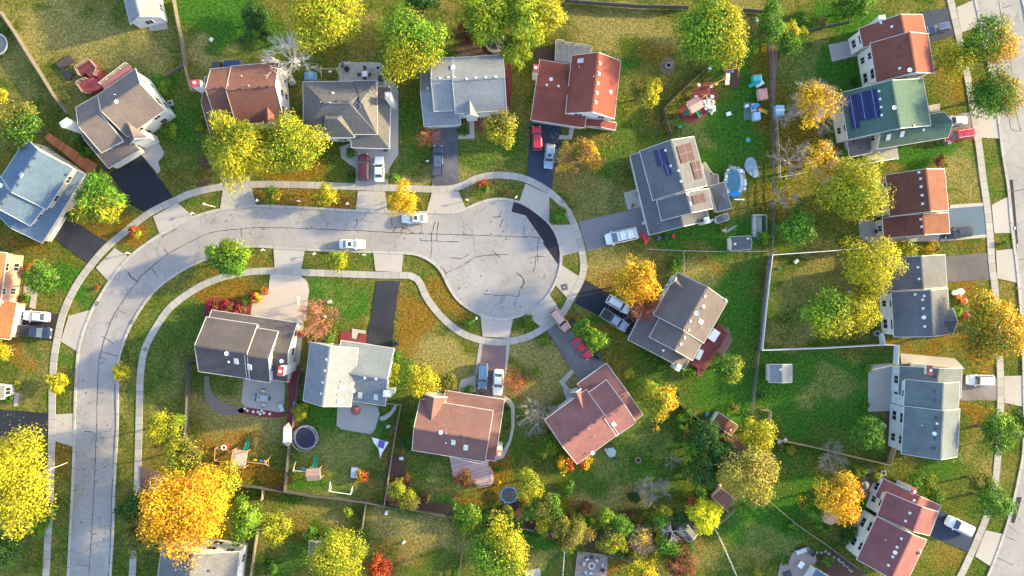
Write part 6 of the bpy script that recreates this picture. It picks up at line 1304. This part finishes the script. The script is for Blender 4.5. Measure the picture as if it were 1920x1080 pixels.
table(665, 886, 1.3, 1.9, -5, 'quilted patterned table on the green lawn', flat('quilted_top', (.42, .40, .48), .8, .5, 9)); table(1502, 1059, 1.2, .9, 55, 'white table on the stone patio', WHP); toy('daybed', 'grey daybed at the top of the stone patio', [(1503,1033,2.0,1.0,.2,.35,LG,'cushion',20),(1502,1029,2.0,.2,.2,.6,DKF,'backrest',20)], 'daybed'); chair(1522, 1036, 130, 'dark round chair on the stone patio', DKF, s=.9)
toy('planter', 'low dark block standing in for a palm shadow on the stone patio', [(1477,1078,1.5,1.2,0,.3,DKF,'pot',20)], 'planter')  # dark box put in for a palm's cast shadow, not a real pot
table(1652, 262, 1.0, 1.0, 0, 'round table on the grey violet deck', flat('rose_top', (.42, .36, .36), .7), 14); chair(1602, 266, 0, 'grey chair on the violet deck', LG); chair(1611, 275, 90, 'pale chair on the violet deck', LG)
toy('bench', 'white bench left of the steps on the maroon deck', [(1342,625,1.5,1.3,.5,.5,WHP,'cushion',-35)], 'bench'); toy('sun_lounger', 'white lounger at the upper part of the maroon deck', [(1336,634,1.5,1.0,.5,.5,WHP,'cushion',-35)], 'lounger'); toy('sun_lounger', 'white lounger at the lower part of the maroon deck', [(1312,665,.9,2.0,.5,.5,WHP,'cushion',-25)], 'lounger')
# patio umbrella
def umbrella(u, v, r, label, mat, z=2.3):
    c = W(u, v, z); rr = r * S; root = thing('patio_umbrella', label, 'umbrella', (c.x, c.y, 0), 'patio umbrellas'); m = MB(); m.lathe((c.x, c.y, z), [(rr, 0), (rr * .5, .3), (.03, .55)], mat, 8, False); m.build('canopy', root); m = MB(); m.tube((c.x, c.y, 0), (c.x, c.y, z + .55), .035, .035, M_METAL); m.build('pole', root)
umbrella(1557, 966, 18, 'tan umbrella under the orange tree at the lower right', flat('tan_canvas', (.42, .25, .19), .8)); umbrella(1622, 911, 9, 'dark grey closed umbrella on the plum patio', flat('grey_canvas', (.12, .12, .12), .8)); umbrella(667, 769, 10, 'maroon umbrella at the edge of the square patio', flat('maroon_canvas', (.22, .09, .08), .8))
# white shade sail, canopy and goal
L = [(697,820),(729,829),(716,850),(713,860),(710,842),(702,832)]; P = px(L, 1.6); c = sum(P, Vector()) / len(P); root = thing('shade_sail', 'white triangular shade sail at the right of the green play yard', 'shade sail', (c.x, c.y, 0)); o = poly_mesh('canopy', [q - Vector((c.x, c.y, 0)) for q in P], 1.6, flat('white_canvas', (.62, .68, .68), .7), .03, root)
for q in (P[0], P[1], P[3]): m = MB(); m.tube((q.x, q.y, 0), (q.x, q.y, 1.7), .03, .03, M_METAL); m.build('pole', root)
q = W(715, 833, 1.7); m = MB(); m.box((q.x, q.y, 1.62), (1.1, 1.3, .1), flat('purple_cushion', (.13, .08, .35), .8), R(-15)); o = m.build('cushion'); tag(o, 'purple cushion on the white shade sail', 'cushion')
c = W(538, 816, 2); root = thing('canopy', 'white topped canopy with pointed pink ends beside the yard fence', 'canopy', (c.x, c.y, 0)); m = MB(); q = lambda x, y, z: Vector((c.x + x, c.y + y, z)); m.prism([q(-.75, -1.4, 1.9), q(.75, -1.3, 1.9), q(.75, 1.4, 1.9), q(-.65, 1.4, 1.9)], [q(-.6, -1.2, 2.3), q(.6, -1.1, 2.3), q(.6, 1.2, 2.3), q(-.5, 1.2, 2.3)], flat('white_canvas2', (.7, .72, .74), .6)); m.build('canopy_top', root); m = MB(); m.prism([q(-.7, 1.4, 1.9), q(.7, 1.4, 1.9), q(.1, 2.2, 1.4)], [q(-.6, 1.4, 2.2), q(.6, 1.4, 2.2), q(.1, 2.1, 1.5)], flat('pink_canvas', (.5, .36, .38), .7)); m.build('end_flap', root); m = MB(); m.prism([q(-.1, -2.2, 1.4), q(.7, -1.4, 1.9), q(-.7, -1.4, 1.9)], [q(-.1, -2.1, 1.5), q(.6, -1.4, 2.2), q(-.6, -1.4, 2.2)], MATS['pink_canvas']); m.build('end_flap', root)
for x, y in ((-.7, -1.3), (.7, -1.3), (.7, 1.3), (-.7, 1.3)): m = MB(); m.tube(q(x, y, 0), q(x, y, 1.9), .04, .04, M_METAL); m.build('pole', root)
root = thing('goal', 'white goal frame at the bottom of the green play yard', 'goal', W(637, 922)); m = MB()
a, b = W(617, 921, 1.6), W(657, 927, 1.6); a2, b2 = W(619, 903, 0), W(661, 912, 0); a0, b0 = Vector((a.x, a.y, 0)), Vector((b.x, b.y, 0))
for x, y in ((a, b), (a, a2), (b, b2), (a0, a), (b0, b), (a0, a2), (b0, b2)): m.beam(x, y, .1, .1, M_WHITE)
m.build('goal_frame', root)
# basketball hoop
c = W(580, 563); root = thing('basketball_hoop', 'basketball hoop at the edge of the cream drive', 'basketball hoop', (c.x, c.y, 0)); m = MB(); t_ = Vector((c.x - .1, c.y, 3)); m.tube((c.x, c.y, 0), t_, .06, .05, M_METAL); m.tube(t_, t_ + Vector((-.8, 0, .2)), .04, .04, M_METAL); m.build('pole', root); m = MB(); m.box((c.x - .95, c.y, 2.8), (.06, 1.5, 1.0), WHP); m.build('backboard', root); m = MB(); m.lathe((c.x - 1.3, c.y, 3.0), [(.22, 0), (.25, 0), (.25, .03), (.22, .03), (.22, 0)], flat('orange_hoop', (.6, .15, .02), .5), 16, False); m.build('rim', root)
# lamp posts, mailboxes, manholes, hydrants
def lamp(u, v, label, h=4.2, arm=0):
    c = W(u, v); root = thing('street_lamp', label, 'street lamp', (c.x, c.y, 0), 'street lamps'); m = MB(); m.tube((c.x, c.y, 0), (c.x, c.y, h), .06, .04, M_WHITE, 8); m.build('post', root); m = MB(); m.lathe((c.x, c.y, h), [(.1, 0), (.2, .1), (.22, .35), (.1, .5)], WHP, 10); m.build('lamp_head', root)
lamp(403, 388, 'white street lamp above the bend'); lamp(127, 867, 'white street lamp at the lower left verge'); lamp(1905, 540, 'white street lamp at the right hand kerb')
def mailbox(u, v, label, ang=0, c_=None):
    c = W(u, v); root = thing('mailbox', label, 'mailbox', (c.x, c.y, 0), 'mailboxes by the kerb'); m = MB(); m.box((c.x, c.y, 0), (.11, .11, 1.1), M_WHITE); m.build('post', root); m = MB(); m.box((c.x, c.y, 1.05), (.5, .24, .2), c_ or M_WHITE, R(ang)); m.build('box', root)
for u, v, t in [(244,475,'on the verge with the red and yellow bush'),(365,401,'beside the first concrete apron above the bend'),(486,377,'left of the round green verge bush'),(563,378,'between the verge bush and small yellow tree'),(654,383,'right of the small yellow street tree'),(496,469,'right of the spiky green street tree'),(592,476,'left of the small yellow green street tree'),(685,478,'right of the small yellow green street tree'),(968,371,'at the top of the cul-de-sac'),(877,376,'on the dry verge above the cul-de-sac'),(894,596,'below the cul-de-sac beside the pink drive apron'),(803,304,'left of the dark pickup')]:
    mailbox(u, v, 'white mailbox ' + t, random.uniform(0, 90))
def manhole(u, v, label, r=.33, sq=False, z=.08):
    c = W(u, v); m = MB()
    if sq: m.box((c.x, c.y, .052), (1.25, 1.2, .012), MATS['gravel_drive'], .2)
    m.lathe((c.x, c.y, z), [(r, 0), (r, .012)], M_BLACK, 18); m.lathe((c.x, c.y, z + .012), [(r * .6, 0), (r * .6, .006)], M_METAL, 14); o = m.build('manhole_cover'); tag(o, label, 'manhole cover', 'manhole covers')
manhole(272.8, 654.6, 'round dark manhole cover in the inner sidewalk at the left'); manhole(1056, 377, 'round dark manhole cover in the sidewalk at the cul-de-sac'); manhole(1058, 538.5, 'round manhole cover in a square frame on the concrete apron', .4, True, .066)
for u, v, a, t in [(181.5, 569, 55, 'storm drain in the left kerb'), (248, 604, 60, 'storm drain in the inner kerb'), (1902, 428, 90, 'storm drain by the right hand kerb')]:
    c = W(u, v); m = MB(); m.box((c.x, c.y, .04), (.7, .5, .1), M_BLACK, R(a)); m.box((c.x, c.y, .14), (.5, .3, .012), M_METAL, R(a)); o = m.build('storm_drain'); tag(o, 'black ' + t, 'storm drain', 'storm drains')
def binn(u, v, label, mat): c = W(u, v, 1); root = thing('rubbish_bin', label, 'bin', (c.x, c.y, 0), 'wheeled bins'); m = MB(); m.box((c.x, c.y, 0), (.55, .65, .95), mat, .4); m.build('body', root); m = MB(); m.box((c.x, c.y, .95), (.62, .72, .08), mat, .4); m.build('lid', root)
DG = gloss('dark_green_plastic', (.015, .06, .05), .4); binn(1123, 665, 'dark green wheeled bin beside the maroon sedan', DG); binn(1127, 673, 'dark green wheeled bin behind the first one by the rose roof', DG); binn(1075, 601, 'black wheeled bin beside the tan suv', M_BLACK); binn(722, 279, 'dark green bin by the charcoal garage', DG); binn(994, 234, 'dark bin left of the red suv', DG); binn(739, 642, 'black bin at the foot of the black drive', M_BLACK); binn(744, 645, 'black bin nearest the green bush at the black drive', M_BLACK); binn(197, 316, 'dark blue bin at the taupe garage corner', M_BLACK); binn(1780, 266, 'grey bin below the red van', M_METAL)
def ac(u, v, label): c = W(u, v, .7); root = thing('air_conditioner', label, 'air conditioner', (c.x, c.y, 0), 'air conditioning units'); m = MB(); m.box((c.x, c.y, 0), (.9, .9, .75), flat('ac_grey', (.3, .31, .33), .5, metal=.3), .2); m.build('cabinet', root); m = MB(); m.lathe((c.x, c.y, .75), [(.32, 0), (.32, .03), (.2, .04)], M_BLACK, 16); m.build('fan_grille', root)
for u, v, t in [(1657,887,'beside the top corner of the plum roof'),(1645,625,'at the white wall left of the slate and cream house'),(1642,434,'on the grey patio beside the maroon roof'),(319,193,'between the taupe house and bright green bush'),(548,154,'under the bare white tree'),(1855-250,991,'at the cream rear wall of the plum roofed house'),(1655,802,'left of the pale blue house')]: ac(u, v, 'grey air conditioning unit ' + t)
# vegetable frames, scrap, stones, ornaments
toy('raised_planter', 'long grey framed vegetable bed beside the dark fence', [(1415,424,.8,4.0,0,.6,flat('grey_frame',(.25,.28,.31),.6),'bin',0),(1424,424,1.0,3.6,0,.3,M_PATIO,'tray',0),(1438,420,.12,3.6,.0,.8,M_METAL,'rail',0),(1425,403,2.6,.12,.6,.1,M_WHITE,'rail',0)], 'vegetable bed'); toy('paddling_pool', 'small teal paddling pool below the framed vegetable bed', [(1427,444,1.3,.7,0,.3,TEAL,'basin',10)], 'paddling pool')
m = MB()
for j in range(9): a, b = W(1357 + j * 1.2, 438 - j * .4, .2 + .03 * j), W(1372 + j * 1.4, 425 - j * .4, .3 + .03 * j); m.tube(a, b, .04, .04, M_METAL, 5)
o = m.build('scrap_poles'); tag(o, 'bundle of grey metal poles above the barrel roofed shed', 'metal poles'); toy('cardboard_box', 'pinkish box beside the grey metal poles', [(1358,431,.8,.6,0,.5,flat('pink_card',(.6,.4,.34),.7),'box',0)], 'box')
for u, v, s_, t in [(285,881,0,'left'),(306,884,0,'right')]: pass
c = W(288, 907); 
for u, v, t in [(288, 907, 'left pale square garden frame on the brown timber plot'), (307, 907, 'right pale square garden frame on the brown timber plot')]:
    root = thing('raised_planter', t, 'garden frame', W(u, v), 'square garden frames'); m = MB(); q = W(u, v, .5)
    for dx, dy, w, l in ((-.6, 0, .12, 1.9), (.6, 0, .12, 1.9), (0, -.95, 1.32, .12), (0, .95, 1.32, .12)): m.box((q.x + dx, q.y + dy, .25), (w, l, .3), M_WHITE)
    m.build('frame', root); m = MB(); m.box((q.x, q.y, .25), (1.05, 1.75, .22), M_MULCHB); m.build('soil', root)
RS = flat('stepping_stone', (.42, .32, .28), .85, .2, 2)
for i, (u, v) in enumerate([(1532,1036),(1540,1036),(1548,1034),(1554,1038),(1564,1045),(1572,1049),(1575,1053),(1580,1055),(1583,1060),(1589,1063),(1592,1068),(1596,1071)]):
    c = W(u, v); m = MB(); n = 8; r0 = random.uniform(.2, .3); R0 = [(c.x + r0 * random.uniform(.8, 1.15) * math.cos(6.283 * j / n), c.y + r0 * random.uniform(.7, 1) * math.sin(6.283 * j / n), 0) for j in range(n)]; m.prism(R0, [(x, y, .07) for x, y, z in R0], RS); o = m.build('stepping_stone'); tag(o, 'one of the rosy stepping stones curving through the brown bed right of the stone patio', 'stepping stone', 'stepping stones')
for i, (u, v) in enumerate([(464,770),(475,772),(484,772),(491,770),(495,774),(506,776),(459,766),(488,776)]):
    c = W(u, v); m = MB(); m.lathe((c.x, c.y, 0), [(.22, 0), (.26, .1), (.12, .2)], flat('white_rock', (.65, .6, .58), .8), 7); o = m.build('rock'); tag(o, 'one of the white rocks in the red mulch below the rounded patio', 'rock', 'white rocks in the red mulch')
INFL = [(1791,549,.5,WHP,'white','left'),(1801,547,.65,WHP,'white','right')]
for u, v, r, mt, a, t in INFL: c = W(u, v, .6); m = MB(); m.lathe((c.x, c.y, 0), [(.2, 0), (r, .35), (r * .9, .8), (r * .3, 1.1)], mt, 14); o = m.build('yard_balloon'); tag(o, f'{t} white puffy yard decoration in front of the slate and cream house', 'yard decoration', 'puffy yard decorations')
ORI = gloss('orange_inflatable', (.65, .16, .06), .4)
for u, v, r, mt, t in [(1799,556,.5,ORI,'orange puffy decoration just below the white ones'),(1809,565,.6,ORI,'orange puffy decoration beside the green bush'),(1813,593,.7,REDP,'red puffy decoration under the edge of the huge round tree')]: c = W(u, v, .6); m = MB(); m.lathe((c.x, c.y, 0), [(.2, 0), (r, .3), (r * .85, .7), (r * .2, 1.0)], mt, 12); o = m.build('yard_balloon'); tag(o, t, 'yard decoration', 'puffy yard decorations')
for u, v, n_, cc_, t in [(1493,36,'ball',TEAL,'teal ball on the grass at the top right yard'),(1493,0,'ball',TEAL,'x')][:1]: c = W(u, v, .3); m = MB(); m.lathe((c.x, c.y, 0), [(.1, 0), (.3, .15), (.32, .3), (.2, .5), (.05, .58)], cc_, 12); o = m.build('ball'); tag(o, t, 'ball')
for u, v, mt, t in [(395,73,WHP,'white crate on the top left lawn'),(451,74,DKF,'dark bucket on the top left lawn'),(1420,37,WHP,'small white crate by the top fence'),(1403,262,TEAL,'small teal ball on the big green lawn'),(1275,237,TEAL,'small teal toy left of the mulch play area'),(552,757,TEAL,'teal tub beside the yard fence'),(543,714,REDP,'red toy at the corner of the slate and tan house'),(740,803,flat('purple_bin',(.12,.09,.25),.5),'purple box at the right yard fence'),(728,800,LG,'grey lid on the lawn beside the purple box'),(1462,830,WHP,'white bucket by the tan wooden fence'),(1473,826,WHP,'white watering can by the tan wooden fence'),(1657,800-2,WHP,'white frame table behind the pale blue house'),(1326,778,BLUP,'blue toy car beside the brown shed'),(804,934,BLUP,'blue rimmed tub in the lower middle bed'),(752,860,WHP,'white half moon ornament at the planting bed'),(724,962,WHP,'white toy glider on the bottom lawn'),(756,1018,WHP,'white stick toy on the bottom lawn'),(617,572-6,WHP,'white bird ornament under the red bare shrub tree'),(609,594,WHP,'white ornament beside the cream drive shrub'),(1494,490,WHP,'white pot in the corner of the vinyl fence'),(1461,503,GRN,'small green bin on the fenced brown lawn'),(1593,548,WHP,'white disc table between the two yellow trees'),(1335,413,WHP,'white crate at the corner of the solar house'),(1208,445,REDP,'pink red kayak at the garage of the solar house'),(1215,447,REDP,'red toy cart by the garage of the solar house'),(1263,442,REDP,'crimson toy wagon along the solar house wall'),(1248,444,DG,'green tarp pile along the solar house wall'),(1236,447,flat('violet_toy',(.15,.1,.3),.5),'violet toy along the solar house wall'),(1207,418,WHP,'white box at the left wall of the solar house'),(1187,385,flat('brown_bench2',(.25,.08,.06),.7),'red brown bench on the pale front patio'),(1192,364,M_METAL,'grey doormat on the pale front patio'),(1310,700,WHP,'white bicycle at the maroon deck steps'),(1349,931-19,WHP,'white box on the brown platform corner'),(424,838,REDP,'red toy beside the monkey bars')]:
    c = W(u, v, .4); m = MB(); w_ = random.uniform(.55, .85)
    if 'kayak' in t: m.box((c.x, c.y, 0), (.8, 2.4, .35), mt, .5, taper=.5)
    elif 'disc' in t or 'tub' in t or 'bucket' in t or 'ball' in t: m.lathe((c.x, c.y, 0), [(w_ * .4, 0), (w_ * .55, .35), (w_ * .5, .38), (w_ * .35, .2)], mt, 14)
    else:
        m.box((c.x, c.y, 0), (w_, w_ * .7, .35), mt, random.uniform(0, 1.5), taper=.92); m.box((c.x + .05, c.y, .35), (w_ * .5, w_ * .3, .12), mt, random.uniform(0, 1.5))
    nm = t.split(' beside')[0].split(' on ')[0].split(' at ')[0].split(' in ')[0].split(' by ')[0].split(' left ')[0].split(' along')[0].split(' below')[0].split(' under')[0].split(' between')[0].split(' behind')[0].split()[-1]
    o = m.build(nm); tag(o, t, nm.replace('_', ' '))
# antenna on the hip roof belongs to the house
hh = Hs['h4']; p_ = hh.hit(671, 195)[0]; m = MB(); m.tube(p_, p_ + Vector((0, 0, 1.2)), .03, .03, M_METAL); t_ = p_ + Vector((0, 0, 1.2)); m.beam(t_ - Vector((1.2, -.9, 0)), t_ + Vector((.9, -.7, 0)), .05, .05, M_METAL)
for j in range(6): q = t_ + Vector((-1.0 + j * .36, .75 - j * .29, 0)); m.beam(q + Vector((.6, .8, 0)), q - Vector((.6, .8, 0)), .05, .04, RIM)
m.build('antenna', hh.root)
# ---------------------------------------------------------------- light, sky, camera
SUN_EL, SUN_AZ = 14.5, 13.0      # degrees above the horizon, degrees counter-clockwise from +X
w = bpy.data.worlds.new('World'); SC.world = w; w.use_nodes = True; t = w.node_tree
sky = t.nodes.new('ShaderNodeTexSky'); sky.sky_type = 'NISHITA'; sky.sun_disc = False; sky.sun_elevation = R(SUN_EL); sky.sun_rotation = R(90 - SUN_AZ); sky.air_density = 1.0; sky.dust_density = 1.4; sky.ozone_density = 1.0
bg = t.nodes['Background']; t.links.new(sky.outputs[0], bg.inputs[0]); bg.inputs[1].default_value = .15
sl = bpy.data.lights.new('sun', 'SUN'); sl.energy = 3.2; sl.angle = R(2.0); sl.color = (1, .80, .36); so = bpy.data.objects.new('sun', sl); COL.objects.link(so)
sd = Vector((math.cos(R(SUN_EL)) * math.cos(R(SUN_AZ)), math.cos(R(SUN_EL)) * math.sin(R(SUN_AZ)), math.sin(R(SUN_EL))))
so.rotation_euler = sd.to_track_quat('Z', 'Y').to_euler(); so.location = sd * 200
cd = bpy.data.cameras.new('camera'); cam = bpy.data.objects.new('camera', cd); COL.objects.link(cam); cam.location = (0, 0, H); cam.rotation_euler = (0, 0, 0)
cd.sensor_width = 36; cd.lens = 36 * H / (1920 * S); cd.clip_end = 4000; cd.clip_start = 1; SC.camera = cam
SC.view_settings.view_transform = 'Standard'; SC.view_settings.look = 'None'; SC.view_settings.exposure = 2.14; SC.view_settings.gamma = 1
